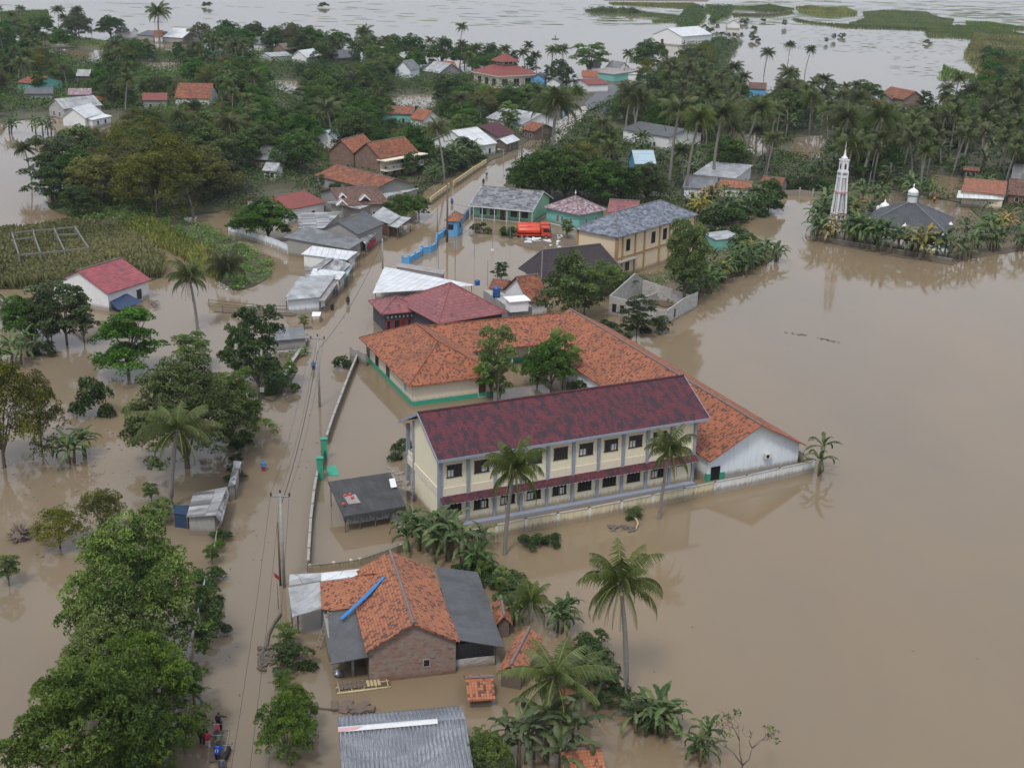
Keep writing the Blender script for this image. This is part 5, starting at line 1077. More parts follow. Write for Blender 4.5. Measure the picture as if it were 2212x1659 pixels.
# --- village houses further back  (A, B front eave left/right; C far corner next to B)
HS = [
 ('white gabled house with white sheet roof standing in water', ('A1', 482, 925), ('A1', 672, 935), ('A1', 832, 888), 2.9, ('A1', 567, 855), 'l', 'white_sheet', 'white', 'y', 'white gabled house', [('f', .3, .2, .7, 1.4, {'mat': 'wframe', 'pane': 'white', 'mull': 0})]),
 ('low white annex with white lean-to roof beside the white gabled house', ('A1', 730, 950), ('A1', 886, 918), ('A1', 838, 888), 2.3, ('A1', 675, 928), 'l', 'white_sheet', 'white', 'x', 'white annex', []),
 ('grey block house with grey sheet roof behind the white gabled house', ('A1', 372, 838), ('A1', 500, 862), ('A1', 640, 800), 2.9, ('A1', 418, 782), 'l', 'lgrey_sheet', 'block', 'y', 'grey block gabled house', []),
 ('brick house with orange gable roof, left of the twin gables', ('A2', 662, 1192), ('A2', 850, 1218), ('A2', 1110, 1130), 4.6, ('A2', 757, 1106), 'l', 'orange', 'brick2', 'y', 'left twin-gable brick house', []),
 ('house with mossy orange gable roof and white front facing the road', ('A2', 850, 1218), ('A2', 1062, 1256), ('A2', 1385, 1196), 4.6, ('A2', 930, 1128), 'l', 'rust', 'brick2', 'y', 'right twin-gable house', [('r', .16, 1.0, .9, 1.5), ('r', .38, 1.0, .9, 1.5), ('r', .60, .3, 1.0, 2.2, {'pane': 'door', 'mull': 0}), ('r', .82, 1.0, .9, 1.5)]),
 ('house with long rust-brown tile roof and grey gable end', ('A2', 650, 1385), ('A2', 1000, 1518), ('A2', 1248, 1448), 2.8, ('A2', 745, 1300), 'l', 'rust', 'grey', 'x', 'long rust-brown tiled house', []),
 ('house with smooth brick-red gable roof left of the shops', ('A2', 330, 1660), ('A2', 640, 1598), ('A2', 535, 1487), 2.9, ('A2', 218, 1563), 'l', 'redflat', 'white', 'x', 'smooth brick-red roof', []),
 ('old house with dull brown tiled roof under small white dormers', ('A2', 745, 1640), ('A2', 1090, 1600), ('A2', 960, 1480), 3.2, ('A2', 560, 1490), 'l', 'brownold', 'grey', 'x', 'dull brown tiled house', []),
 ('small house with white sheet roof and brown door by the road', ('A2', 1790, 1162), ('A2', 1992, 1130), ('A2', 1855, 1000), 2.7, ('A2', 1645, 1030), 'l', 'white_sheet', 'white', 'x', 'white-roofed roadside house', [('f', .35, .1, .7, 1.6, {'pane': 'door', 'mull': 0}), ('f', .75, .5, .5, 1.0, {'mull': 0})]),
 ('house with two-part dark red tile roof beside the white-roofed house', ('A2', 1985, 1082), ('A2', 2145, 1055), ('A2', 2000, 955), 2.9, ('A2', 1850, 990), 'l', 'maroon', 'grey', 'x', 'dark red two-part roof', []),
 ('roadside shop with small white awning roof and orange tarp', ('A2', 2065, 1140), ('A2', 2170, 1105), ('A2', 2130, 1068), 2.2, None, 'l', 'white_sheet', 'wood', 'x', 'small awning-roofed shop', []),
 ('small house with rusty brown hip roof at the causeway end', ('A3', 240, 1020), ('A3', 345, 1040), ('A3', 290, 950), 2.4, ('A3', 160, 960), 'l', 'rust', 'wood', 'x', 'rusty brown roof by the causeway', []),
 ('long white-walled house with long pale sheet roof below the pavilion', ('A2', 1895, 930), ('A3', 250, 985), ('A3', 310, 910), 2.6, ('A2', 1920, 848), 'l', 'lgrey_sheet', 'white', 'x', 'long pale-roofed house', []),
 ('pale teal house with dull red tile roof left of the orange gable', ('A2', 1075, 895), ('A2', 1322, 905), ('A2', 1340, 845), 3.0, ('A2', 1070, 835), 'l', 'rust', 'teal', 'x', 'teal house with red roof', []),
 ('house with small orange gable roof over a white awning', ('A2', 1400, 955), ('A2', 1560, 940), ('A2', 1650, 900), 2.6, ('A2', 1560, 855), 'r', 'orange', 'white', 'y', 'small orange gable house', []),
 ('dark house with bluish sheet gable roof behind the village pond', ('A2', 1185, 550), ('A2', 1300, 560), ('A2', 1430, 520), 3.6, ('A2', 1240, 455), 'l', 'grey_sheet', 'paleblue', 'y', 'bluish gable house', []),
 ('low house with bright orange tile roof behind the trees by the pavilion', ('A2', 1490, 530), ('A2', 1668, 528), ('A2', 1620, 478), 2.8, ('A2', 1485, 485), 'l', 'orange', 'white', 'x', 'bright orange roof', []),
 ('shed with pale grey roof below the bright orange roof', ('A2', 1400, 560), ('A2', 1530, 580), ('A2', 1540, 540), 2.2, None, 'l', 'lgrey_sheet', 'grey', 'x', 'pale grey shed', []),
 ('white house with grey gable roof at the edge of the wide flood', ('A2', 60, 350), ('A2', 185, 355), ('A2', 240, 318), 3.4, ('A2', 70, 290), 'l', 'grey_sheet', 'white', 'x', 'grey-gabled white house', []),
 ('small white house with grey roof and blue door among reeds', ('A2', 200, 450), ('A2', 372, 440), ('A2', 360, 420), 2.6, ('A2', 240, 418), 'l', 'lgrey_sheet', 'white', 'x', 'small white house by reeds', []),
 ('white gabled house with bright white sheet roof', ('A2', 372, 448), ('A2', 470, 460), ('A2', 568, 438), 2.8, ('A2', 412, 400), 'l', 'white_sheet', 'white', 'y', 'bright white sheet roof house', []),
 ('unfinished pinkish brick house with bare roof beams', ('A2', 315, 395), ('A2', 505, 385), ('A2', 500, 365), 2.8, ('A2', 330, 345), 'l', 'wood', 'brick', 'x', 'unfinished brick house', []),
 ('long dark wooden house with black sheet roof', ('A2', 590, 450), ('A2', 700, 465), ('A2', 830, 430), 2.8, ('A2', 640, 402), 'l', 'dark_sheet', 'wood', 'y', 'long black-roofed house', []),
 ('white sheet-roofed house right of the far orange roof', ('A1', 1285, 292), ('A1', 1440, 302), ('A1', 1495, 262), 2.8, ('A1', 1370, 232), 'r', 'white_sheet', 'grey', 'x', 'far white-roofed house', []),
 ('house with bright orange tile roof far behind the palms', ('A1', 1215, 292), ('A1', 1285, 290), ('A1', 1340, 240), 2.8, ('A1', 1195, 240), 'l', 'orange', 'white', 'x', 'far orange roof', []),
 ('house with dark grey roof left of the far orange roof', ('A1', 1075, 275), ('A1', 1212, 285), ('A1', 1200, 248), 2.8, ('A1', 1085, 240), 'l', 'dark_sheet', 'grey', 'x', 'far dark roof', []),
 ('house with pale grey roof left of the far dark roof', ('A1', 905, 260), ('A1', 1030, 265), ('A1', 1110, 238), 2.8, ('A1', 920, 218), 'l', 'lgrey_sheet', 'white', 'x', 'far pale grey roof', []),
 ('house with tall steep red tile roof among the palms', ('A1', 1400, 775), ('A1', 1670, 785), ('A1', 1700, 735), 2.8, ('A1', 1600, 655), 'l', 'rust', 'white', 'x', 'steep red roof', []),
 ('low house with dark red tile roof left of the steep red roof', ('A1', 1125, 790), ('A1', 1315, 795), ('A1', 1285, 748), 2.8, ('A1', 1110, 735), 'l', 'redflat', 'grey', 'x', 'low dark red roof', []),
 ('house with blue-grey sheet roof and white ridge at the left edge', ('A1', 195, 740), ('A1', 410, 745), ('A1', 380, 680), 2.8, ('A1', 195, 695), 'l', 'dark_sheet', 'grey', 'x', 'blue-grey roof at the left edge', []),
 ('house with dull orange roof half hidden by palms at the left edge', ('A1', 130, 650), ('A1', 270, 665), ('A1', 240, 600), 3., ('A1', 140, 590), 'l', 'rust', 'teal', 'x', 'dull orange roof at the left edge', []),
 ('small hut with pale sheet roof above the purple-grey roof', ('A1', 605, 600), ('A1', 700, 605), ('A1', 725, 572), 3.0, ('A1', 650, 550), 'l', 'lgrey_sheet', 'wood', 'x', 'pale hut among palms', []),
 ('house with purple-grey tile roof behind the white gabled house', ('A1', 535, 748), ('A1', 720, 750), ('A1', 700, 700), 2.8, ('A1', 540, 700), 'l', 'pinkish', 'grey', 'x', 'purple-grey roof', []),
 ('little red-orange roof beside the purple-grey roof', ('A1', 715, 800), ('A1', 845, 795), ('A1', 840, 765), 2.4, ('A1', 730, 765), 'l', 'rust', 'brick2', 'x', 'little red-orange roof', []),
 ('shed with weathered grey roof left of the twin-gable house', ('A2', 55, 1255), ('A2', 310, 1275), ('A2', 470, 1205), 2.7, ('A2', 215, 1148), 'l', 'grey_sheet', 'wood', 'x', 'weathered grey shed', []),
 ('small white hut below the weathered grey shed', ('A2', 135, 1345), ('A2', 240, 1355), ('A2', 310, 1315), 2.2, None, 'l', 'lgrey_sheet', 'white', 'x', 'small white hut', []),
 ('house with light blue-grey roof behind the twin gables', ('A2', 720, 1105), ('A2', 940, 1065), ('A2', 900, 1020), 3.0, ('A2', 705, 1030), 'l', 'blue_sheet', 'white', 'x', 'light blue-grey roof', []),
 ('large shuttered house with dark hipped roof among the trees', ('A3', 1035, 1020), ('A3', 1410, 1085), ('A3', 1440, 1010), 3.6, ('A3', 1190, 958), 'l', 'dark_sheet', 'white', 'x', 'dark-roofed shuttered house', []),
 ('house with pale blue striped sheet roof under the dark-roofed house', ('A3', 1150, 1300), ('A3', 1300, 1290), ('A3', 1225, 1195), 2.6, ('A3', 1045, 1185), 'l', 'blue_sheet', 'blue', 'x', 'pale blue striped roof', []),
 ('white house with wide bright sheet roof at the flooded bay', ('A3', 1600, 1375), ('A3', 1935, 1412), ('A3', 2056, 1328), 3.1, ('A3', 1700, 1322), 'l', 'lgrey_sheet', 'white', 'mono', 'wide bright sheet-roofed house', []),
 ('house with grey sheet roof in front of the bright sheet roof', ('A3', 1510, 1480), ('A3', 1770, 1495), ('A3', 1820, 1410), 2.6, ('A3', 1640, 1385), 'l', 'grey_sheet', 'paleblue', 'x', 'grey roof by the bananas', []),
 ('low house with pale orange tile roof among banana plants', ('A3', 1810, 1475), ('A3', 2075, 1495), ('A3', 2060, 1445), 2.6, ('A3', 1815, 1415), 'l', 'orange2', 'white', 'x', 'pale orange roof by the bananas', []),
 ('small hut with orange gable roof beside the flooded bay', ('B4', 120, 345), ('B4', 295, 362), ('B4', 372, 312), 2.3, ('B4', 195, 285), 'l', 'rust', 'grey', 'x', 'orange-roofed hut by the bay', []),
 ('house with bright orange tile roof at the right edge', ('B4', 1712, 402), ('B4', 2062, 432), ('B4', 2082, 352), 3.3, ('B4', 1745, 310), 'l', 'orange2', 'cream2', 'mono', 'orange-roofed house at the right edge', []),
 ('dark hut with tiny orange roof among the flooded plants', ('B4', 1735, 240), ('B4', 1862, 245), ('B4', 1872, 215), 2.2, ('B4', 1750, 212), 'l', 'rust', 'wood', 'x', 'tiny orange-roofed hut', []),
 ('grey sheet-metal building at the right edge', ('B4', 2110, 300), ('B4', 2330, 320), ('B4', 2330, 240), 3.2, None, 'l', 'grey_sheet', 'grey', 'x', 'grey metal building', []),
 ('brick ruin with rusty roof below the grey metal building', ('B4', 2080, 430), ('B4', 2330, 450), ('B4', 2330, 380), 2.2, None, 'l', 'brownold', 'brick2', 'x', 'brick ruin at the right edge', []),
 ('low house with orange roof behind the palm grove', ('A4', 960, 832), ('A4', 1105, 842), ('A4', 1105, 792), 2.8, ('A4', 965, 785), 'l', 'rust', 'white', 'x', 'orange roof in the palm grove', []),
 ('house with orange gable roof in the palm grove', ('A4', 1262, 790), ('A4', 1440, 785), ('A4', 1420, 740), 3.4, ('A4', 1350, 722), 'l', 'rust', 'brick', 'y', 'gabled orange roof in the palm grove', []),
 ('small dull red roof left of the palm grove gable', ('A4', 1165, 785), ('A4', 1250, 782), ('A4', 1240, 745), 3., ('A4', 1170, 745), 'l', 'brownold', 'grey', 'x', 'dull red roof in the palm grove', []),
 ('white barn with white gabled front standing in the far flood', ('A3', 1278, 272), ('A3', 1512, 292), ('A3', 1500, 250), 4.6, ('A3', 1385, 224), 'l', 'white_sheet', 'white', 'y', 'white barn in the far flood', [('f', .33, .2, 1.6, 2.4, {'pane': 'door', 'mat': 'pinkp', 'mull': 0})]),
 ('small white shed with pale gable roof on the far bank', ('A3', 1868, 190), ('A3', 1972, 192), ('A3', 1960, 168), 3.0, ('A3', 1902, 160), 'l', 'lgrey_sheet', 'white', 'y', 'small white far shed', []),
 ('blue-framed house with dark bluish gable roof by the pavilion', ('A3', 320, 620), ('A3', 430, 628), ('A3', 460, 560), 3.0, ('A3', 375, 585), 'l', 'dark_sheet', 'blue', 'y', 'blue-framed house', []),
 ('white house with grey gable roof right of the blue-framed house', ('A3', 435, 650), ('A3', 555, 658), ('A3', 650, 612), 2.8, ('A3', 480, 620), 'l', 'grey_sheet', 'white', 'y', 'grey-gabled house by the pavilion', []),
 ('house with vivid orange tile roof in front of the far shops', ('A3', 720, 608), ('A3', 850, 612), ('A3', 840, 570), 3.0, ('A3', 775, 556), 'l', 'orange', 'white', 'x', 'vivid orange roof', []),
 ('long grey gable-roofed house near the far bridge', ('A3', 890, 540), ('A3', 1000, 555), ('A3', 1120, 550), 3.2, ('A3', 985, 478), 'l', 'grey_sheet', 'white', 'x', 'grey house near the bridge', []),
 ('hut with pale curved roof in front of the far trees', ('A3', 755, 528), ('A3', 865, 535), ('A3', 860, 490), 3.2, ('A3', 830, 475), 'l', 'grey_sheet', 'white', 'x', 'pale curved-roof hut', []),
 ('low white shop with pale flat roof by the far bridge', ('A3', 1050, 582), ('A3', 1158, 588), ('A3', 1150, 560), 3.0, None, 'l', 'white_sheet', 'white', 'mono', 'white shop by the far bridge', []),
 ('long low shop row with patched grey and red roof by the road', ('A3', 740, 560), ('A3', 975, 590), ('A3', 985, 540), 3.2, None, 'l', 'pink_sheet', 'teal', 'mono', 'long far shop row', []),
 ('red and orange roofed shop beside the far road', ('A3', 770, 670), ('A3', 940, 665), ('A3', 950, 625), 3.0, ('A3', 780, 625), 'l', 'redflat', 'white', 'x', 'red roofed roadside shop', []),
 ('house with faded red roof among the palms beside the far pond', ('A4', 40, 700), ('A4', 180, 705), ('A4', 185, 655), 3.4, ('A4', 60, 650), 'l', 'brownold', 'blue', 'x', 'faded red roof among palms', []),
]
for lb, A_, B_, C_, ze, R__, en, rf_, wl_, ax_, lmk, wn_ in HS:
    kd = 'mono' if ax_ == 'mono' else 'gable'
    kw = dict(name='outbuilding' if any(k in lb for k in ('shed', 'hut', 'annex')) else 'village_house', cat='hut' if 'hut' in lb else 'shed' if 'shed' in lb else 'shop' if 'shop' in lb else 'barn' if 'barn' in lb else 'house')
    if kd == 'mono': h_ = house(lb, A_, B_, C_, ze, zr=ze+.7, roof=rf_, wall=wl_, kind='mono', ridge=None, wins=wn_, lm=lmk, ov=.35, **kw)
    else: h_ = house(lb, A_, B_, C_, ze, R=R__, end=en, roof=rf_, wall=wl_, axis=ax_, wins=wn_, lm=lmk, ov=.35, ridge='ridge' if W(A_).y < 330 else None, **kw)
    if not wn_ and kd != 'mono' and W(A_).y < 420:
        for fc, tt in (('f', .3), ('f', .7)): window(h_, fc, h_['wl'], h_['wd'], tt, .7, .7, 1.0, mat='wframe', mull=0)
    if 'mossy orange' in lb:
        l2, d2 = h_['wl'], h_['wd']; MB().box(l2/2, l2/2+2.0, -d2/2, d2/2, 1.9, 2.1).build('balcony_slab', M['cream2'], h_)
        MB().box(l2/2+.003, l2/2+.009, -d2/2, d2/2, -.5, 4.2).build('front_facade', M['cream2'], h_)
        bb = MB(); bb.box(l2/2+1.9, l2/2+2.0, -d2/2, d2/2, 3.0, 3.1); [bb.box(l2/2+1.92, l2/2+1.98, -d2/2+d2*k/26, -d2/2+d2*k/26+.1, 2.1, 3.0) for k in range(27)]; bb.build('balustrade', M['wframe'], h_)
        MB().box(l2/2-.6, l2/2+2.2, -d2/2-.5, d2/2+1.4, 4.15, 4.35).build('canopy', M['cream2'], h_)
    if 'small white dormers' not in lb: continue
for i, (x, y) in enumerate((('B2', 770, 175), ('B2', 962, 130), ('B2', 945, 185), ('B2', 765, 225)) if False else ((770, 178), (965, 132), (945, 188), (765, 226))):
    c = W(('B2', x, y), 4.1); r = empty('dormer_gable', c, R_(20), ['upper left small white dormer gable on the brown roof', 'upper right small white dormer gable on the brown roof', 'lower right small white dormer gable on the brown roof', 'lower left small white dormer gable on the brown roof'][i], 'dormer', 'white dormer gables on the brown roof')
    mb = MB(); mb.prism([(-1.1, -.3), (-.85, -.3), (0, .5), (.85, -.3), (1.1, -.3), (0, .85)], 'y', -.2, .1).build('gable', M['whitep'], r); MB().slab([[(-1.0, .1, -.3), (0, .1, .8), (0, 1.5, .8), (-1.0, 1.5, -.3)][::-1], [(0, .1, .8), (1.0, .1, -.3), (1.0, 1.5, -.3), (0, 1.5, .8)][::-1]], .05).build('roof', M['patch_sheet'], r)
h_ = lay('roof_awning', 'white awning roof in front of the orange-roofed house at the right edge', 'awning', [(('B4', 1680, 455), 2.3), (('B4', 2050, 472), 2.2), (('B4', 2062, 436), 3.0), (('B4', 1695, 398), 3.0)], 'white_sheet', .06)

# --- two-tier red pavilion
def pavilion():
    e = [W(('A2', 1785, 562), 4.2), W(('A2', 1990, 602), 4.2), W(('A2', 2205, 572), 4.2)]; ux = (e[1]-e[0]); s1 = ux.length; ux.normalize(); uy = Vector((-ux.y, ux.x, 0)); S = (s1+(e[2]-e[1]).length)/2
    c = e[1]-ux*S/2+uy*S/2; c.z = 0; r = empty('pavilion', c, math.atan2(ux.y, ux.x), 'white village hall with two-tier dark red hipped roof and arched windows', 'village hall'); LM.append(('two-tier red-roofed hall', PJ((c.x, c.y, 5))))
    h = S/2; BLD.append([tuple((c+ux*x+uy*y)[:2]) for x, y in ((-h-1, -h-1), (h+1, -h-1), (h+1, h+1), (-h-1, h+1))])
    k = h*.3; z1 = HV((c.x, c.y), V(('A2', 1995, 500))[1])-.3; z1 = min(z1, 8.5)
    MB().box(-h+1.1, h-1.1, -h+1.1, h-1.1, -.4, 4.05).build('wall', M['cream2'], r)
    fb = MB().box(-h, h, -h, h, 3.8, 4.15).build('fascia', M['cream2'], r)
    lo = [(-h, -h), (h, -h), (h, h), (-h, h)]; mats = M['redflat']
    MB().slab([[(*lo[i], 4.2), (*lo[(i+1) % 4], 4.2), (lo[(i+1) % 4][0]*.3, lo[(i+1) % 4][1]*.3, z1), (lo[i][0]*.3, lo[i][1]*.3, z1)] for i in range(4)], .12).build('lower_roof', mats, r)
    MB().box(-k*.85, k*.85, -k*.85, k*.85, z1-.6, z1+1.1).build('lantern', M['wframe'], r)
    for f in 'frbl':
        for t in (.3, .7): window(r, f, k*1.7, k*1.7, t, z1+.25, k*.45, .6, mull=1)
    kk = k*1.45; z2 = z1+1.1; z3 = z2+k*1.05
    MB().slab([[(sx*kk, sy*kk, z2) for sx, sy in (a, b2)]+[(0, 0, z3)] for a, b2 in (((-1, -1), (1, -1)), ((1, -1), (1, 1)), ((1, 1), (-1, 1)), ((-1, 1), (-1, -1)))], .1).build('upper_roof', mats, r)
    for f in 'fr':
        for i in range(3): window(r, f, 2*h-2.2, 2*h-2.2, .18+.32*i, .5, S*.13, 2.3, mat='wframe', mull=1)
    for sx, sy in ((-1, -1), (1, -1), (1, 1)): MB().box(sx*(h-.9)-.2, sx*(h-.9)+.2, sy*(h-.9)-.2, sy*(h-.9)+.2, -.4, 3.9).build('pillar', M['cream2'], r)
    patch('ground', [('A2', 1840, 640), ('A2', 2000, 730), ('A2', 2212, 740), ('A3', 260, 700), ('A2', 2100, 600)], .2, M['concrete'], rag=0)
pavilion()

# --- mosque on its walled island, minaret
def mosque():
    e0, e1, e2 = W(('B4', 935, 622), 3.6), W(('B4', 1380, 668), 3.6), W(('B4', 1700, 590), 3.6)
    ux = (e1-e0).normalized(); uy = Vector((-ux.y, ux.x, 0)); S = max((e1-e0).length, (e2-e1).length)*1.02
    ap = W(('B4', 1330, 470), 7.6); c = ap.copy(); c.z = 0; ang = math.atan2(ux.y, ux.x)
    r = empty('mosque', c, ang, 'mosque with wide dark pyramid roof and white cupola ringed by banana plants', 'mosque'); LM.append(('dark-roofed mosque', (1960, 450)))
    h = S/2; BLD.append([tuple((c+ux*x+uy*y)[:2]) for x, y in ((-h, -h), (h, -h), (h, h), (-h, h))])
    MB().box(-h+.8, h-.8, -h+.8, h-.8, -.5, 3.45).build('wall', M['white'], r)
    q = [(-h, -h, 3.6), (h, -h, 3.6), (h, h, 3.6), (-h, h, 3.6)]
    rf = MB().slab([[q[i], q[(i+1) % 4], (0, 0, 7.4)] for i in range(4)], .14).build('roof', M['mosque'], r)
    rc = MB(); [rc.tube([q[i], (0, 0, 7.45)], .12, 5) for i in range(4)]; rc.build('ridge_cap', M['grey_sheet'], rf)
    MB().box(-h-.05, h+.05, -h-.05, -h+.05, 3.2, 3.58).build('fascia', M['paleblue'], r)
    cp = MB().lathe([(.85, 0), (.85, 1.3), (1.0, 1.35), (1.0, 1.5)], (0, 0, 7.1), 8).build('cupola_drum', M['wframe'], r)
    MB().lathe([(.88, 0), (.88, .3)], (0, 0, 8.2), 8).build('green_band', M['sea'], cp)
    MB().lathe([(.8, 0), (.95, .28), (.88, .62), (.5, .92), (.17, 1.1), (.07, 1.35), (.14, 1.5), (.03, 1.95)], (0, 0, 8.58), 14).build('dome', M['whitep'], r, True)
    for x, y, s in ((-h*.75, h*.95, 1.0), (-h*.45, h*1.0, .55), (-h*.12, h*.5, .5), (0, -h*1.0, .55), (h*1.0, -.2, .4), (-h*.9, -h*.7, .5)):
        zb = 3.4 if s < .9 else 3.4
        MB().lathe([(.5*s, 0), (.5*s, .6*s), (.9*s, .7*s), (1.0*s, 1.1*s), (.7*s, 1.6*s), (.2*s, 1.9*s), (.05, 2.4*s)], (x, y, zb), 12).build('small_dome', M['whitep'], r, True)
    tw = MB().box(-h*.95, -h*.2, h*.85, h*1.15, 2.8, 4.3).build('parapet', M['wframe'], r)
    # walled terrace in front
    return r
mosque()
lay('paved_terrace', 'white paved terrace with dark joints in front of the mosque', 'terrace', [(('B4', 1250, 850), .5), (('B4', 1610, 885), .5), (('B4', 1640, 800), .5), (('B4', 1290, 780), .5)], 'white_sheet', .5)
wallrun('low brown block wall round the flooded mosque yard', [('B4', 565, 792), ('B4', 800, 830), ('B4', 1100, 880), ('B4', 1640, 975)], .75, 'mossy', cap=.06, lm='mosque yard wall', capm='concrete')
wallrun('bamboo fence beside the flooded bay', [('B4', 285, 440), ('B4', 440, 432), ('B4', 545, 445), ('B4', 690, 470)], 1.1, 'bamboo', name='fence', cat='fence', thick=.06, post=6, pmat='concrete', pw=.3, ph=.5, lm='bay fence')
def minaret():
    c = W(('B4', 727, 760)); zt = HV((c.x, c.y), V(('B4', 765, 35))[1]); s = zt/17.5; r = empty('minaret', c, R_(18), 'tall slim white minaret on tapering legs beside the mosque', 'minaret'); LM.append(('white minaret', (1800, 420))); r.scale = (s*.66, s*.66, s)
    hb = 12.6
    for i, (sx, sy) in enumerate(((-1, -1), (1, -1), (1, 1), (-1, 1))):
        b = 1.75; t = .85; w0, w1 = .24, .2
        lo = [(sx*b-w0, sy*b-w0), (sx*b+w0, sy*b-w0), (sx*b+w0, sy*b+w0), (sx*b-w0, sy*b+w0)]; hi = [(sx*t-w1, sy*t-w1), (sx*t+w1, sy*t-w1), (sx*t+w1, sy*t+w1), (sx*t-w1, sy*t+w1)]
        m = MB(); m.v = [(x, y, -.6) for x, y in lo]+[(x, y, hb) for x, y in hi]; m.f = [[0,3,2,1],[4,5,6,7],[0,1,5,4],[1,2,6,5],[2,3,7,6],[3,0,4,7]]; m.m = [0]*6; m.build('leg', M['whitep'], r)
    for sx, sy in ((0, -1), (1, 0), (0, 1), (-1, 0)):
        m = MB(); b, t = 1.75, .85; p = .1; lo = [(sx*b-p, sy*b-p), (sx*b+p, sy*b-p), (sx*b+p, sy*b+p), (sx*b-p, sy*b+p)]; hi = [(sx*t-p, sy*t-p), (sx*t+p, sy*t-p), (sx*t+p, sy*t+p), (sx*t-p, sy*t+p)]
        m.v = [(x, y, -.6) for x, y in lo]+[(x, y, hb) for x, y in hi]; m.f = [[0,3,2,1],[4,5,6,7],[0,1,5,4],[1,2,6,5],[2,3,7,6],[3,0,4,7]]; m.m = [0]*6; m.build('mullion', M['whitep'], r)
    for z in (4.2, 8.4):
        w = 1.75-(1.75-.85)*z/hb+.2; MB().box(-w, w, -w-.04, w+.04, z, z+.32).build('pink_band', M['pinkp'], r); MB().box(-w*.55, w*.55, -w*.55, w*.55, z-.6, z).build('landing', M['concrete'], r)
    MB().box(-1.15, 1.15, -1.15, 1.15, hb-1.3, hb-.02).build('balcony', M['whitep'], r)
    for sx, sy in ((0, -1), (1, 0), (0, 1), (-1, 0)):
        for k in (-.6, -.2, .2, .6):
            x, y = (k, sy*1.16) if sx == 0 else (sx*1.16, k); MB().box(x-.12, x+.12, y-.03, y+.03, hb-.8, hb-.35).build('balcony_opening', M['dark'], r)
    MB().box(-.95, .95, -.95, .95, hb, hb+1.9).build('chamber', M['whitep'], r); MB().box(-1.1, 1.1, -1.1, 1.1, hb+1.9, hb+2.1).build('cornice', M['whitep'], r)
    for sx, sy in ((0, -1), (1, 0), (0, 1), (-1, 0)):
        ar = [(-.3, .3), (.3, .3), (.3, 1.1), (.15, 1.4), (0, 1.5), (-.15, 1.4), (-.3, 1.1)]
        m = MB(); m.prism(ar, 'y', -.98, -.955) ; xf(m, Matrix.Translation((0, 0, hb)) @ Matrix.Rotation(math.atan2(sy, sx)+math.pi/2, 4, 'Z')); m.build('arched_opening', M['dark'], r)
    MB().lathe([(.7, 0), (.95, .15), (.95, .35), (.45, .55), (.3, 1.0), (.12, 1.8), (.05, 2.2), (.15, 2.35), (.05, 2.5), (.02, 3.3)], (0, 0, hb+2.1), 14).build('dome', M['whitep'], r, True)
minaret()

# ================================================================ WALLS AND FENCES
wallrun('long grey-green school boundary wall along the flooded road', [('C2', 890, 82), ('C2', 830, 225), ('C2', 760, 410), ('C2', 700, 570), ('C2', 660, 690), ('C2', 645, 740)], .95, 'mossy', cap=.08, post=3, pw=.22, ph=.1, capm='concrete', lm='school road wall')
wallrun('narrow grey boundary wall along the road beside the shack', [('C2', 582, 960), ('C2', 545, 1180), ('C2', 520, 1400), ('C2', 505, 1640), ('D2', 500, 105)], .95, 'mossy', cap=.08, post=3, pw=.22, capm='concrete', lm='shack road wall')
for i, (pp, hh) in enumerate(((('C2', 625, 862), 2.3), (('C2', 592, 1018), 2.3))):
    w0 = W(pp); r = empty('gate_pillar', w0, R_(12), ['teal-green gate pillar farther up the school wall', 'teal-green gate pillar nearer the thatched shack'][i], 'gate pillar', 'gate pillars of the school'); LM.append((['upper teal gate pillar', 'lower teal gate pillar'][i], PJ(w0)))
    MB().box(-.3, .3, -.18, .18, -.6, hh).build('shaft', M['sea'], r); MB().box(-.38, .38, -.26, .26, hh, hh+.1).build('cap', M['sea'], r)
wallrun('dark iron gate standing open between the teal pillars', [('C2', 632, 868), ('C2', 612, 955)], 1.1, 'dark', name='gate', cat='gate', thick=.05, lm=False)
lay('gate_plate', 'submerged-edge green gate sheet lying at the school entrance', 'gate sheet', [(('C2', 640, 915), .05), (('C2', 655, 985), .05), (('C2', 742, 985), .05), (('C2', 712, 905), .05)], 'sea', .04)
wallrun('stained cream school boundary wall facing the open flood', [('C2', 1740, 1530), ('C3', 0, 1425), ('C3', 500, 1338), ('C3', 1000, 1235), ('C3', 1490, 1132)], 1.25, 'wallold', cap=.05, post=3.2, pmat='wallwhite', pw=.26, ph=.05, lm='cream flood wall', capm='concrete')
wallrun('stained whitish boundary wall running to the right corner of the school', [('C3', 1490, 1130), ('C3', 1740, 1080), ('C3', 2000, 1020), ('C3', 2260, 962)], 1.25, 'wallwhite', cap=.05, post=3.2, pmat='wallwhite', pw=.26, ph=.05, lm='whitish flood wall', capm='concrete')
wallrun('cream side wall behind the pale blue gable end', [('C3', 2262, 958), ('C3', 2110, 840)], 1.1, 'wallold', cap=.07, lm='cream side wall', capm='mossy')
wallrun('stained boundary wall left of the foreground brick house', [('D2', 508, 108), ('D2', 700, 90), ('D2', 835, 72), ('D2', 905, 60), ('C2', 1230, 1585)], .6, 'wallold', cap=.05, post=4, capm='mossy', lm='brick house yard wall')
wallrun('short cement block wall at the corner of the orange wing', [('C2', 835, 72), ('C2', 955, 125)], 1.6, 'grey', post=2, lm='cement block corner wall')
wallrun('grey sheet-metal fence with white posts behind the shops', [('B1', 1808, 462), ('B1', 1890, 484), ('B1', 1980, 514), ('B2', 45, 512), ('B2', 162, 552), ('B2', 262, 590), ('B2', 340, 628)], 1.55, 'paleblue', name='fence', cat='fence', thick=.07, post=2.6, pmat='wframe', pw=.16, ph=.12, cap=.06, capm='wframe', lm='grey sheet-metal fence')
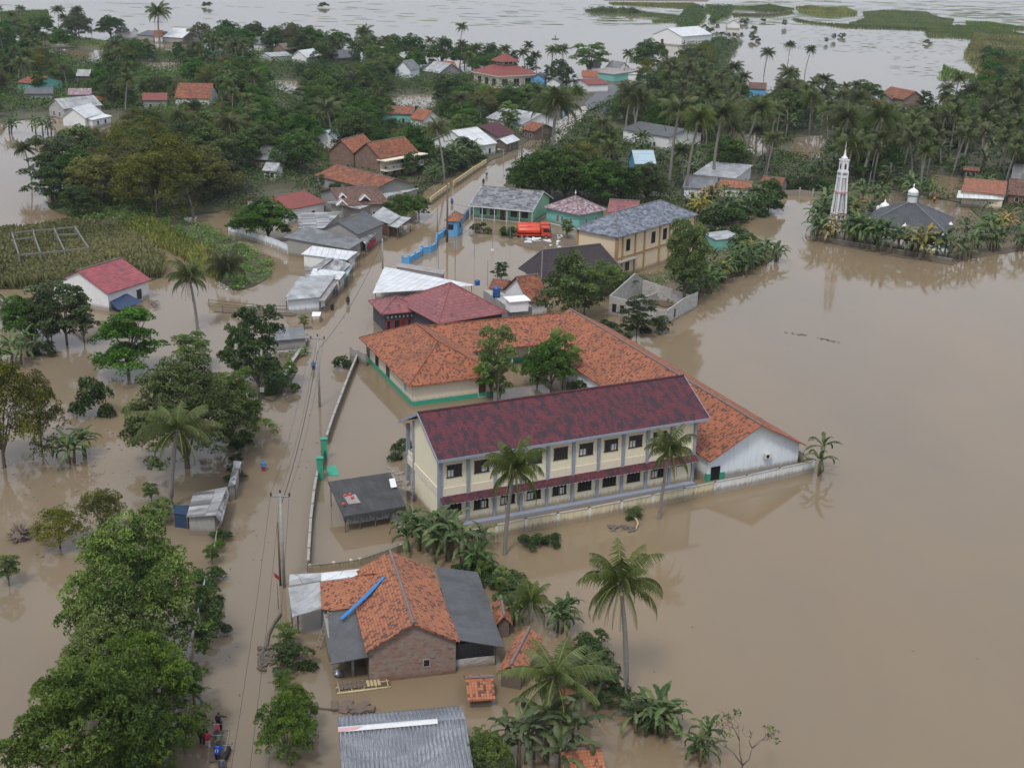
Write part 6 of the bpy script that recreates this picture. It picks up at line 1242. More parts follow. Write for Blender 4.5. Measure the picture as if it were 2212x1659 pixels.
wallrun('grey sheet-metal fence panel next to the white shop', [('B2', 358, 636), ('B2', 455, 655)], 1.4, 'grey_sheet', name='fence', cat='fence', thick=.07, post=2.6, pmat='wframe', pw=.14, lm=False)
wallrun('yellow and white garden wall on the near side of the gate opening', [('A2', 1468, 1612), ('A2', 1535, 1560), ('A2', 1608, 1505)], 1.35, 'yellow', post=2.6, pw=.3, ph=.15, cap=.08, inlay='wallwhite', lm='near yellow garden wall')
wallrun('long yellow and white garden wall beside the flooded road', [('A2', 1645, 1482), ('A2', 1720, 1430), ('A2', 1800, 1372), ('A2', 1900, 1310)], 1.35, 'yellow', post=2.8, pw=.3, ph=.15, cap=.08, inlay='wallwhite', lm='long yellow garden wall')
for lb, pp in (('white painted panels on the near yellow wall', [('A2', 1500, 1600), ('A2', 1600, 1522)]), ('white painted panels on the long yellow wall', [('A2', 1665, 1480), ('A2', 1890, 1326)])):
    pass
wb2 = wallrun('light blue wavy school fence along the flooded road', [('B2', 1240, 700), ('B2', 1290, 700), ('B2', 1385, 645), ('B2', 1395, 622), ('B2', 1460, 612), ('B2', 1505, 585), ('B2', 1512, 520), ('B2', 1560, 490), ('B2', 1600, 455)], 1.0, 'blue', name='fence', cat='fence', thick=.16, post=2.2, pw=.3, ph=.45, pmat='blue', lm='light blue wavy fence', cap=.08)
wallrun('blue and grey fence between gatehouse and green school', [('B2', 1705, 385), ('B2', 1745, 340), ('B2', 1790, 300)], 1.3, 'blue', name='fence', cat='fence', thick=.12, post=1.8, pw=.3, ph=.3, pmat='greyblue', lm='blue fence by the green school')
house('light blue gatehouse with small orange hipped roof', ('B2', 1578, 358), ('B2', 1690, 368), ('B2', 1728, 325), 2.9, R=('B2', 1650, 285), roof='orange2', wall='blue', kind='pyr', lm='blue gatehouse', ov=.35, name='gatehouse', cat='gatehouse', wins=[('f', .35, 1.3, 1.0, .8), ('r', .5, 1.3, .8, .8)])
wallrun('crumbling stone wall beside the road and the grey hut', [('B2', 490, 1310), ('B2', 440, 1400), ('B2', 370, 1500), ('B2', 310, 1625)], .55, 'mossy', thick=.35, cap=.05, capm='concrete', lm='crumbling stone wall')
def rails(label, pix, hs, mat, every=2.2, rad=.05, lm=None, name='railing', cat='railing'):
    w = [W(p) for p in pix]; c = w[len(w)//2].copy(); r = empty(name, c, 0, label, cat)
    if lm: LM.append((lm, PJ(c)))
    for h in hs: MB().tube([p-c+Vector((random.uniform(-.05, .05), random.uniform(-.05, .05), h)) for p in w], rad, 5).build('rail', M[mat], r)
    for i in range(len(w)-1):
        d = w[i+1]-w[i]; n = max(1, round(d.length/every))
        for k in range(n): p = w[i]+d*k/n-c; MB().tube([p+Vector((0, 0, -.5)), p+Vector((random.uniform(-.05, .05), 0, max(hs)+.15))], rad, 5).build('post', M[mat], r)
    return r
rails('long bamboo railing along the left edge of the flooded road', [('D1', 1640, 175), ('D1', 1590, 420), ('D1', 1520, 690), ('D1', 1440, 1080), ('D1', 1370, 1430), ('D1', 1305, 1690)], (.45, .85), 'concrete', 3, .06, 'bamboo road railing')
rails('bamboo railing post line beside the striped shed', [('C1', 1835, 1045), ('C1', 1760, 1380), ('C1', 1715, 1480), ('D1', 1690, 20)], (.5, .9), 'bamboo', 3, .05)
for lb, dy in (('near handrail side of the wooden footbridge', 0), ):
    r = rails('wooden footbridge with handrails leading to the shop row', [('B1', 1760, 1090), ('B1', 2000, 1108), ('B2', 120, 1118), ('B2', 370, 1118)], (.15, .55, .95), 'wood', 2.2, .05, 'wooden footbridge', 'footbridge', 'footbridge')
    c0 = r.location; w = [W(p) for p in (('B1', 1650, 1035), ('B1', 2000, 1070), ('B2', 120, 1080), ('B2', 370, 1085))]
    MB().tube([p-c0+Vector((0, 0, .95)) for p in w], .05, 5).build('rail', M['wood'], r); MB().tube([p-c0+Vector((0, 0, .5)) for p in w], .05, 5).build('rail', M['wood'], r)
    for p in w: MB().tube([p-c0+Vector((0, 0, -.5)), p-c0+Vector((0, 0, 1.1))], .05, 5).build('post', M['wood'], r)
    d0, d1 = W(('B1', 1700, 1070))-c0, W(('B2', 400, 1105))-c0; s = Vector((0, .7, 0)); MB().slab([[tuple(d0-s+Vector((0, 0, .12))), tuple(d1-s+Vector((0, 0, .12))), tuple(d1+s+Vector((0, 0, .12))), tuple(d0+s+Vector((0, 0, .12)))]], .08).build('deck', M['wood'], r)
rails('blue and grey railing on the near side of the far bridge', [('A3', 880, 900), ('A3', 960, 850), ('A3', 1040, 800)], (.7, 1.3), 'greyblue', 1.6, .09, 'far bridge railing')
rails('blue railing on the left side of the far causeway', [('A3', 578, 925), ('A3', 640, 870)], (.7, 1.4), 'blue', 1.4, .12, 'blue causeway railing')
wallrun('blue end pillar wall of the causeway railing', [('A3', 575, 930), ('A3', 590, 905)], 2.2, 'blue', thick=.4, lm=False)

# concrete frame of an unfinished house in the reeds
def cframe():
    z = 2.6; P_ = {k: W(('B1', x, y), z) for k, (x, y) in {'a': (95, 460), 'b': (262, 440), 'c': (430, 428), 'd': (590, 412), 'e': (625, 465), 'f': (450, 475), 'g': (275, 492), 'h': (110, 512), 'i': (700, 578), 'j': (510, 600), 'k': (320, 618), 'l': (150, 632)}.items()}
    c = P_['f'].copy(); c.z = 0; r = empty('concrete_frame', c, 0, 'weathered concrete post-and-beam frame of an unfinished house in the reeds', 'unfinished frame'); LM.append(('concrete frame in the reeds', (110, 520)))
    for k, p in P_.items():
        q = p-c; MB().box(q.x-.13, q.x+.13, q.y-.13, q.y+.13, -.5, z+.3).build('post', M['mossy'], r)
    for a, b2 in ('ab', 'bc', 'cd', 'ef', 'gh', 'ij', 'jk', 'kl', 'ah', 'hl', 'bg', 'gk', 'cf', 'fj', 'de', 'ei'):
        p, q = P_[a]-c, P_[b2]-c; d = q-p; L2 = d.length; mb = MB().box(0, L2, -.1, .1, -.1, .12); xf(mb, Matrix.Translation(p) @ Matrix.Rotation(math.atan2(d.y, d.x), 4, 'Z')); mb.build('beam', M['mossy'], r)
cframe()

# ================================================================ POLES AND WIRES
TOPS = {}
def pole(key, label, base, top, arm=True, rad=.13, mat='concrete', h=None, armlen=1.6, rot=0., lamp=False):
    b = W(base); hh = h or HV((b.x, b.y), V(top)[1]); r = empty('utility_pole', b, rot, label, 'utility pole' if not lamp else 'lamp post', 'utility poles along the road'); LM.append((label, PJ(b)))
    MB().tube([(0, 0, -.8), (0, 0, hh*.5), (0, 0, hh)], [rad*1.2, rad, rad*.75], 8).build('shaft', M[mat], r, True)
    if arm:
        a = armlen/2; MB().box(-a, a, -.05, .05, hh-.35, hh-.25).build('crossarm', M['metal'], r)
        for x in (-a+.05, 0, a-.05):
            MB().lathe([(.04, 0), (.1, .08), (.05, .14), (.1, .2), (.04, .32)], (x, 0, hh-.25 if x else hh), 8).build('insulator', M['door'], r, True)
    if lamp:
        MB().box(-1.0, 0, -.04, .04, hh-.1, hh).build('lamp_arm', M['metal'], r); MB().box(-1.5, -.8, -.15, .15, hh-.12, hh+.02).build('lamp_head', M['wframe'], r)
    TOPS[key] = b+Vector((0, 0, hh)); return r
pole('p1', 'grey utility pole with crossarm in front of the orange classroom wing', ('C2', 588, 445), (698, 727))
pole('p2', 'tall utility pole with crossarm left of the thatched shack', (614, 1268), (621, 1065))
pole('p2b', 'plain wooden pole just left of the foreground crossarm pole', (606, 1264), (612, 1128), arm=False, rad=.09, mat='wood')
pole('p3', 'dark utility pole between the shops and the blue fence', ('B2', 1085, 735), ('B2', 1085, 505), arm=False)
pole('p4', 'tallest dark pole beside the light blue gatehouse', ('B2', 1594, 530), ('B2', 1592, 55), arm=False, rad=.17, mat='wood')
pole('p5', 'thin dark pole left of the blue gatehouse', ('B2', 1515, 475), ('B2', 1515, 245), arm=False, rad=.07, mat='wood')
pole('p6', 'dark pole beside the bend of the far road', ('A3', 245, 1308), ('A3', 248, 1085), arm=True, rad=.16, mat='wood', armlen=1.2)
pole('p7', 'street lamp with white head beside the yellow garden wall', ('A3', 102, 1310), ('A3', 105, 1180), arm=False, rad=.06, lamp=True)
pole('p8', 'dark pole left of the dry causeway', ('A3', 408, 1170), ('A3', 425, 975), arm=True, rad=.12, mat='wood')
pole('p9', 'white pole beside the far pond', ('A3', 1400, 600), ('A3', 1403, 498), arm=False, rad=.16)
pole('p10', 'white pole right of the far pond pole', ('A3', 1450, 600), ('A3', 1450, 505), arm=False, rad=.1)
pole('p11', 'thin pale pole leaning in the marsh at the right', ('A4', 1672, 780), ('A4', 1695, 665), arm=False, rad=.12)
pole('p12', 'thin pole with red flag at the foreground roadside', ('D2', 262, 400), ('D2', 225, 110), arm=False, rad=.035, mat='bamboo')
fl = lay('flag', 'small red and white flag on the bamboo pole by the road', 'flag', [(('D2', 225, 112), TOPS['p12'].z), (('D2', 265, 145), TOPS['p12'].z-.1), (('D2', 270, 175), TOPS['p12'].z-.5), (('D2', 232, 150), TOPS['p12'].z-.45)], 'red_p', .02)
YP = [(1655, 835, 640), (1808, 655, 330), (1950, 605, 415), (2090, 560, 400), (1658, 700, 380), (1912, 875, 672), (1525, 740, 560)]
YL = ['near left', 'centre back', 'white-signed middle', 'right back', 'left back', 'near right', 'road-side']
for (x, yb_, yt), nm2 in zip(YP, YL):
    b = W(('B2', x, yb_)); hh = HV((b.x, b.y), V(('B2', x, yt))[1]); r = empty('court_pole', b, 0, f'thin metal pole of the flooded yard court, the {nm2} one', 'court pole', 'thin court poles in the flooded yard')
    MB().tube([(0, 0, -.6), (0, 0, hh)], .045, 5).build('shaft', M['metal'], r)
    if 'signed' in nm2: MB().box(-.25, .25, -.04, .04, .1, .5).build('sign_plate', M['whitep'], r)
b = W(('C3', 350, 300)); hh = HV((b.x, b.y), V(('C3', 362, 95))[1]); r = empty('flagpole', b, 0, 'thin white flagpole in the school courtyard', 'flagpole'); MB().tube([(0, 0, -.5), (0, 0, max(3, hh))], .05, 6).build('shaft', M['whitep'], r)
def wire(label, a, b2, sag, rad=.022, off=(0, 0, 0), name='power_line'):
    o = Vector(off); a, b2 = a+o, b2+o; n = 16; c = (a+b2)/2
    pts = [a+(b2-a)*(i/n)-c+Vector((0, 0, -4*sag*(i/n)*(1-i/n))) for i in range(n+1)]; ob = MB().tube(pts, rad, 4).build(name, M['black']); ob.location = c; return tag(ob, label, 'cable', 'power cables over the village')
T = TOPS
for i, o in enumerate((-.75, 0, .75)):
    wire(f'{("left", "middle", "right")[i]} cable between the foreground pole and the classroom pole', T['p2'], T['p1'], 1.6, .012, (o, 0, .0))
    wire(f'{("left", "middle", "right")[i]} cable from the foreground pole toward the viewer', T['p2'], W(('D1', 2120+60*i, 1640), 8)+Vector((0, -12, 0)), 1.2, .012, (o, 0, 0))
wire('thick sagging cable from the foreground pole to the classroom pole', T['p2']-Vector((0, 0, 1.2)), T['p1']-Vector((0, 0, 1.6)), 1.3, .03)
wire('thick cable from the classroom pole to the shop-side pole', T['p1']-Vector((0, 0, 1.6)), T['p3']-Vector((0, 0, .3)), 1.5, .03)
wire('cable from the shop-side pole to the gatehouse pole', T['p3'], T['p4']-Vector((0, 0, 3)), 1.5, .025)
wire('cable from the gatehouse pole over the flooded yard', T['p4']-Vector((0, 0, 3.5)), W(('B3', 980, 330), 6.5), 1.5, .02)
wire('cable from the gatehouse pole to the road-bend pole', T['p4']-Vector((0, 0, .5)), T['p6'], 2, .025)
wire('cable between the road-bend pole and the causeway pole', T['p6'], T['p8'], 1.5, .025)

# ================================================================ SMALL THINGS
def tankobj(label, p, z, rr, hh):
    o = MB().lathe([(rr*.92, 0), (rr, .05), (rr, hh*.3), (rr*.96, hh*.33), (rr, hh*.36), (rr, hh*.62), (rr*.96, hh*.65), (rr, hh*.68), (rr, hh*.9), (rr*.7, hh), (rr*.25, hh*1.04), (rr*.25, hh*1.08)], n=16).build('water_tank', M['tank'], None, True); o.location = W(p, z); return tag(o, label, 'water tank', 'blue water tanks')
tankobj('large blue water tank on the rooftop beside the big dusty-red pyramid roof', ('B2', 1983, 962), 3.2, .55, 1.5); tankobj('smaller blue water tank behind the large one', ('B2', 1831, 868), 3.3, .4, .75)
lay('roof_terrace', 'flat grey concrete roof terrace carrying the blue water tanks', 'terrace', [(('B2', 1880, 905), 3.2), (('B2', 2110, 1065), 3.2), (('B3', 330, 1035), 3.2), (('B3', 60, 915), 3.2)], 'concrete', 3.7)
house('little white rooftop box with white flat canopy beside the water tanks', ('B3', 145, 1005), ('B3', 305, 985), ('B3', 275, 948), 4.6, zr=4.7, roof='whitep', wall='white', kind='mono', ridge=None, name='rooftop_box', cat='rooftop box', ov=.25, lm=False, zb=3.0)
def truck():
    r = empty('tanker_truck', (0, 0, 0), 0)
    b = MB().box(-3.1, 2.9, -.95, .95, .55, .8).build('chassis', M['black'], r)
    tk = MB(); n = 20; pr = [(math.cos(2*math.pi*i/n)*1.0, math.sin(2*math.pi*i/n)*.72) for i in range(n)]
    for x, s in ((-3.0, .75), (-2.85, .95), (-2.7, 1), (1.0, 1), (1.15, .95), (1.25, .75)): tk.v += [(x, p[0]*s, 1.55+p[1]*s) for p in pr]
    for k in range(5):
        for i in range(n): a = k*n+i; c = k*n+(i+1) % n; tk.f.append([a, c, c+n, a+n][::-1]); tk.m.append(0)
    tk.f.append([i for i in range(n)]); tk.f.append([5*n+i for i in range(n)][::-1]); tk.m += [0, 0]
    tko = tk.build('tank', M['tanker'], r, True); MB().lathe([(.3, 0), (.3, .2), (.22, .24)], (-.8, 0, 2.2), 14).build('hatch', M['tanker'], tko); MB().box(-2.7, 1.0, -.28, .28, 2.24, 2.29).build('walkway', M['tanker'], tko)
    MB().box(-3.15, 1.2, -1.05, -.9, .75, .95).box(-3.15, 1.2, .9, 1.05, .75, .95).build('side_rail', M['tanker'], r)
    cab = MB(); cab.prism([(1.4, .6), (3.15, .6), (3.2, 1.35), (2.95, 2.25), (1.5, 2.3), (1.4, 2.2)], 'y', -1.0, 1.0); cb = cab.build('cab', M['tanker'], r)
    MB().prism([(3.205, 1.38), (3.2, 1.42), (2.99, 2.14), (3.03, 2.14)], 'y', -.88, .88).build('windscreen', M['glass'], cb)
    for s in (-1, 1):
        MB().prism([(1.75, 1.4), (2.95, 1.4), (2.8, 2.1), (1.75, 2.1)], 'y', s*1.0, s*1.012).build('side_window', M['glass'], cb); MB().box(3.16, 3.22, s*.75-.15, s*.75+.15, .8, 1.0).build('headlight', M['wframe'], cb)
        MB().box(2.95, 3.2, s*1.12-.1, s*1.12+.1, 1.5, 1.9).build('wing_mirror', M['black'], cb)
    for x in (-2.2, -1.2, 2.3):
        for s in (-1, 1):
            w = MB().lathe([(.3, -.14), (.46, -.13), (.48, 0), (.46, .13), (.3, .14)], n=18); xf(w, Matrix.Translation((x, s*.9, .45)) @ Matrix.Rotation(math.pi/2, 4, 'X')); wo_ = w.build('wheel', M['black'], r, True)
            w = MB().lathe([(.26, -.1), (.26, .155)], n=12); xf(w, Matrix.Translation((x, s*.9, .45)) @ Matrix.Rotation(math.pi/2, 4, 'X')); w.build('rim', M['metal'], wo_)
    return r
tr1 = truck(); a, b2 = W(('B3', 205, 485)), W(('B3', 475, 490)); d = b2-a; tr1.location = (a+b2)/2+Vector((0, 0, -.3)); tr1.rotation_euler.z = math.atan2(d.y, d.x); sc_ = d.length/6.4; tr1.scale = (sc_,)*3
tag(tr1, 'orange-red tanker truck in front, parked in the flooded yard', 'tanker truck', 'orange-red tanker trucks in the yard'); LM.append(('orange-red tanker trucks', (1155, 497)))
tr2 = copytree(tr1); tr2.location += Vector((-math.sin(tr1.rotation_euler.z), math.cos(tr1.rotation_euler.z), 0))*2.9*sc_; tr2['label'] = 'orange-red tanker truck parked behind the other one in the yard'
def rubble(label, pix, n, smin, smax, mat, z=.05, name='debris'):
    rng = random.Random(n*3+len(pix)); w = wpoly(pix); cx = sum(p[0] for p in w)/len(w); cy = sum(p[1] for p in w)/len(w); mb = MB(); C = scatter(pix, n*6)[:n]
    for x, y in C:
        s = rng.uniform(smin, smax); q = MB().box(-s, s, -s*.35, s*.35, 0, s*.25); xf(q, Matrix.Translation((x-cx, y-cy, z)) @ Matrix.Rotation(rng.uniform(0, 3), 4, 'Z') @ Matrix.Rotation(rng.uniform(-.2, .2), 4, 'Y')); k = len(mb.v); mb.v += q.v; mb.f += [[i+k for i in f] for f in q.f]; mb.m += q.m
    o = mb.build(name, M[mat]); o.location = (cx, cy, 0); return tag(o, label, 'debris', None, 'stuff')
patch('ground', [('B3', 200, 545), ('B3', 250, 500), ('B3', 420, 480), ('B3', 600, 470), ('B3', 690, 510), ('B3', 700, 590), ('B3', 560, 600), ('B3', 400, 590)], .04, M['mud'])
rubble('broken white slabs heaped on the muddy patch by the trucks', [('B3', 245, 530), ('B3', 300, 500), ('B3', 415, 500), ('B3', 480, 530), ('B3', 330, 540)], 16, .3, .8, 'whitep')
rubble('scattered white rubble on the yard mud', [('B3', 430, 575), ('B3', 500, 560), ('B3', 560, 580), ('B3', 520, 470), ('B3', 590, 480)], 26, .12, .35, 'whitep')
rubble('small white litter along the reed bank', [('B1', 1660, 850), ('B1', 1740, 840), ('B1', 1880, 920), ('B1', 1840, 930), ('B1', 1750, 900)], 22, .08, .2, 'whitep')
rubble('white litter among the pole bases', [('B2', 300, 680), ('B2', 335, 675), ('B2', 335, 710), ('B2', 295, 705)], 12, .05, .15, 'whitep')
rubble('brown driftwood pile in front of the brick house', [('D2', 700, 1165), ('D2', 960, 1170), ('D2', 960, 1230), ('D2', 720, 1200)], 22, .25, .8, 'wood')
rubble('scattered boards leaning at the shack corner', [('C2', 1130, 1020), ('C2', 1250, 1120), ('C2', 1330, 1210), ('C2', 1270, 1230), ('C2', 1140, 1120)], 40, .15, .5, 'bamboo', 1.6)
rubble('broken planks and tiles beside the orange shed roofs', [('D3', 560, 690), ('D3', 650, 660), ('D3', 640, 720), ('D3', 580, 740)], 14, .15, .4, 'wood')
def raft():
    a, b2, c2 = W(('D2', 725, 1075)), W(('D2', 1150, 1020)), W(('D2', 1135, 955)); ux = (b2-a); L_ = ux.length; ux.normalize(); uy = Vector((-ux.y, ux.x, 0)); D = (c2-b2).dot(uy); r = empty('bamboo_raft', (a+b2)/2+uy*D/2, math.atan2(ux.y, ux.x), 'bamboo raft with plank deck floating before the brick house', 'raft'); LM.append(('bamboo raft', (780, 1480)))
    for i in range(7): y = -D/2+D*i/6; MB().tube([(-L_/2, y, .06), (L_/2, y+random.uniform(-.04, .04), .06)], .085, 7).build('bamboo_pole', M['bamboo_y' if i in (0, 4) else 'wood'], r, True)
    for i in range(5): x = -L_/2+.2+(L_-.4)*i/4; MB().tube([(x, -D/2, .17), (x, D/2, .17)], .05, 5).build('crosspiece', M['bamboo_y'], r)
    for i in range(6): x = -L_/2*.9+i*.34; MB().box(x, x+.28, -D*.38, D*.35, .22, .26).build('plank', M['wood'], r)
    for i in range(5): x = .0+i*.26; MB().box(x, x+.2, -D*.4, D*.35, .22, .25).build('plank', M['bamboo_y'], r)
raft()
def bundle(label, p, s, mat, name='sack', cat='sack', grp='laundry and sacks by the brick house'):
    rng = np.random.default_rng(int(s*100)); mb = MB().lathe([(s*.3, 0), (s*.55, s*.15), (s*.5, s*.4), (s*.25, s*.6), (s*.05, s*.65)], n=9); mb.v = [(x*(1+.25*rng.normal()), y*(1+.25*rng.normal()), z) for x, y, z in mb.v]
    o = mb.build(name, M[mat], None, True); o.location = W(p, .05); return tag(o, label, cat, grp)
bundle('white sack drifting left of the blue basin', ('D2', 1215, 925), .55, 'whitep'); bundle('white cloth bundle right of the blue basin', ('D2', 1405, 890), .5, 'whitep')
o = MB().lathe([(.3, 0), (.42, .25), (.40, .26), (.28, .06)], n=16).build('plastic_basin', M['tarp'], None, True); o.location = W(('D2', 1298, 915)); tag(o, 'blue plastic basin floating along the brick wall', 'basin')
o = MB().tube([(0, 0, 0), (4.2, .5, .05)], .05, 6).build('bamboo_pole', M['bamboo']); o.location = W(('D2', 1150, 905), .25); tag(o, 'long bamboo pole floating along the brick wall', 'bamboo pole')
bundle('grey motor bundle on the raft left end', ('D2', 735, 925), .75, 'metal', 'engine', 'engine', None)
# old tiled shed roofs at the right of the brick house
SH = [('low orange tiled shed roof behind the side of the brick house', ('D3', 55, 520), ('D3', 190, 530), ('D3', 130, 375), 1.3, ('D3', 20, 370), 'y'), ('broken orange tiled gable roof beside the brick house', ('D3', 60, 900), ('D3', 265, 945), ('D3', 400, 640), 1.3, ('D3', 250, 780), 'y'),
      ('small collapsed orange tiled roof lying low in the flood', ('D3', -160, 1110), ('D3', 60, 1120), ('D3', -20, 925), .8, ('D3', -100, 1000), 'x'), ('orange tiled roof corner under the big banana plant', ('D3', 620, 1680), ('D3', 960, 1700), ('D3', 790, 1490), 1.5, ('D3', 760, 1490), 'x'),
      ('ruined orange tiled roof hidden under the palm fronds', ('D3', 500, 1180), ('D3', 680, 1170), ('D3', 640, 1000), 1.3, ('D3', 520, 1040), 'x')]
for lb, a, b2, c2, ze, R__, ax in SH: house(lb, a, b2, c2, ze, zr=ze+.8, roof='orange2', wall='wood', axis=ax, ov=.25, name='tiled_shed', cat='shed', lm=None, group='old tiled sheds by the brick house')
# uprooted root ball, sign on the tree, boats
def rootball(label, p, s):
    rng = np.random.default_rng(3); mb = MB()
    for i in range(46):
        g = rng.uniform(0, 6.28); e = rng.uniform(-.2, 1.4); d = Vector((math.cos(g)*math.cos(e), math.sin(g)*math.cos(e), math.sin(e))); mb.tube([(0, 0, s*.3), tuple(d*s*.55+Vector((0, 0, s*.25))), tuple(d*s*(.9+.3*rng.uniform())+Vector((0, 0, s*.2+rng.normal()*.1)))], [.14*s, .1*s, .02], 5)
    mb.lathe([(.1, -.1), (.6*s, 0), (.62*s, .4*s), (.35*s, .75*s), (.05, .85*s)], n=10); o = mb.build('root_ball', M['wood']); o.location = W(p); tag(o, label, 'tree root')
rootball('brown uprooted root ball in the flood at the left edge', ('C1', 165, 1490), 1.15)
o = MB().box(-.25, .25, -.02, .02, 0, .55).build('sign_plate', M['paleblue']); o.location = W(('C1', 2068, 330), 1.6); tag(o, 'small pale sign nailed to the roadside tree trunk', 'sign')
def canoe(label, p, Ln, mat, rz=0.):
    mb = MB(); n = 12
    for i in range(n+1):
        t = i/n*2-1; w = .38*(1-abs(t)**2.5)+.03; z = .12*abs(t)**3; mb.v += [(t*Ln/2, -w, .28+z), (t*Ln/2, -w*.5, z-.05), (t*Ln/2, w*.5, z-.05), (t*Ln/2, w, .28+z)]
    for i in range(n):
        for k in range(3): a = i*4+k; mb.f.append([a, a+1, a+5, a+4]); mb.m.append(0)
    o = mb.build('boat', M[mat]); o.location = W(p, .05); o.rotation_euler.z = rz; md = o.modifiers.new('t', 'SOLIDIFY'); md.thickness = .05; return tag(o, label, 'boat')
canoe('tiny dark boat carrying a person on the far flood', ('A3', 512, 312), 3.8, 'wood', .1); canoe('white boat moored beside the far reed bank', ('A4', 1848, 497), 4.5, 'whitep'); canoe('pale turquoise boat tied at the reeds left of the red-roofed house', ('B1', 285, 915), 3.4, 'paleblue', .1)
rubble('clutter of planks and pots beside the red-roofed house', [('B1', 1150, 1000), ('B1', 1270, 1020), ('B1', 1270, 1050), ('B1', 1170, 1060)], 20, .1, .4, 'wood', .3)
rubble('floating twigs in the flood near the coconut palm', [('B1', 1320, 1330), ('B1', 1400, 1270), ('B1', 1515, 1260), ('B1', 1510, 1310), ('B1', 1380, 1350)], 40, .1, .35, 'bark', .02)
rubble('floating branches in front of the cream flood wall', [('C3', 640, 1380), ('C3', 860, 1390), ('C3', 860, 1430), ('C3', 700, 1430)], 26, .15, .45, 'bark', .02)
rubble('loose branches of the roadside debris line', [('D2', 110, 880), ('D2', 130, 720), ('D2', 240, 700), ('D2', 230, 860)], 40, .1, .4, 'bark', .05)
o = MB().tube([(0, 0, .1), (.25, .7, .35), (.2, 1.6, .3), (.0, 2.6, .1)], [.05, .08, .1, .1], 6).build('fallen_stem', M['bamboo_y'], None, True); o.location = W(('C3', 870, 1420), 0); tag(o, 'yellow fallen banana trunk floating before the cream flood wall', 'fallen trunk')
MBr = MB().tube([tuple(W(p, .12)-W(('D2', 150, 700))) for p in (('D2', 280, 440), ('D2', 230, 510), ('D2', 185, 600), ('D2', 170, 690), ('D2', 150, 720), ('D2', 110, 790), ('D2', 120, 880), ('D2', 165, 885))], .12, 6); o = MBr.build('driftwood', M['bark']); o.location = W(('D2', 150, 700)); tag(o, 'long curved driftwood line at the road edge by the brick house', 'driftwood')
o = MB().box(-.9, .9, -.35, .35, .35, .42).box(-.85, -.75, -.3, .3, -.3, .35).box(.75, .85, -.3, .3, -.3, .35).build('wooden_bench', M['wood']); o.location = W(('D2', 372, 830)); tag(o, 'small wooden bench among the roadside bushes', 'bench')
o = MB().tube([(0, 0, 0), (3.2, -.5, .1)], .07, 6).build('driftwood', M['wood']); o.location = W(('D2', 560, 1182), .05); tag(o, 'straight reddish log floating above the corrugated roof', 'driftwood')
# ================================================================ PEOPLE, MOTORBIKES
def skin_body(name, arms, legs, lean=0.):
    # one continuous surface grown from a skeleton; returns a mesh (not linked)
    v = []; e = []; r = []
    def a(p, rad, par=None):
        v.append(p); r.append(rad); i = len(v)-1
        if par is not None: e.append((par, i))
        return i
    L_ = lean
    pel = a((0, 0, .95), .13); w = a((0, L_*.3, 1.08), .115, pel); ch = a((0, L_*.7, 1.28), .145, w); nb = a((0, L_, 1.43), .07, ch); nk = a((0, L_*1.05, 1.5), .052, nb); hd = a((0, L_*1.1+.015, 1.6), .085, nk); ht = a((0, L_*1.1+.0, 1.7), .082, hd)
    a((0, L_*1.1+.1, 1.58), .022, hd)
    for s, (el, wr) in zip((-1, 1), arms):
        sh = a((s*.17, L_*.95, 1.4), .062, nb); E_ = a(el, .043, sh); Wr = a(wr, .03, E_); d = (Vector(wr)-Vector(el)).normalized(); h = Vector(wr)+d*.07; H_ = a(tuple(h), .032, Wr)
        side = d.cross(Vector((0, 0, 1))); side = side.normalized() if side.length > .1 else Vector((0, 1, 0))
        for k, ln in zip((-1.5, -.5, .5, 1.5), (.06, .075, .08, .065)):
            f0 = a(tuple(h+d*.035+side*k*.018), .010, H_); a(tuple(h+d*(.035+ln)+side*k*.02+Vector((0, 0, -.012))), .008, f0)
        t0 = a(tuple(Vector(wr)+d*.03+side*.04), .011, H_); a(tuple(Vector(wr)+d*.075+side*.062), .009, t0)
    for s, (kn, an) in zip((-1, 1), legs):
        hp = a((s*.1, 0, .88), .095, pel); K_ = a(kn, .065, hp); A_ = a(an, .045, K_); a((an[0], an[1]+.14, an[2]-.04), .038, A_)
    me = bpy.data.meshes.new(name); me.from_pydata(v, e, []); o = bpy.data.objects.new(name, me); COL.objects.link(o)
    md = o.modifiers.new('s', 'SKIN'); sv = me.skin_vertices[0].data
    for i, x in enumerate(r): sv[i].radius = (x, x)
    sv[0].use_root = True
    md.use_smooth_shade = True; o.modifiers.new('u', 'SUBSURF').levels = 1
    dg = bpy.context.evaluated_depsgraph_get(); ev = o.evaluated_get(dg); out = bpy.data.meshes.new_from_object(ev); bpy.data.objects.remove(o); return out
def sub_shell(me, name, keep, off, mat, parent):
    bm = bmesh.new(); bm.from_mesh(me); bm.normal_update()
    bmesh.ops.delete(bm, geom=[f for f in bm.faces if not keep(f.calc_center_median())], context='FACES')
    for v in bm.verts: v.co += v.normal*off
    m2 = bpy.data.meshes.new(name); bm.to_mesh(m2); bm.free(); m2.materials.clear(); return link(name, m2, mat, parent, True)
REST = (((-.24, .02, 1.13), (-.25, .08, .88)), ((.24, .02, 1.13), (.25, .08, .88)))
WALK = (((-.11, .12, .5), (-.11, .02, .09)), ((.11, -.02, .5), (.11, -.12, .09)))
CLOTH = {}
def cloth(c):
    if c not in CLOTH: CLOTH[c] = flat('cloth_%d' % len(CLOTH), c, .85, var=.35, scale=7)
    return CLOTH[c]
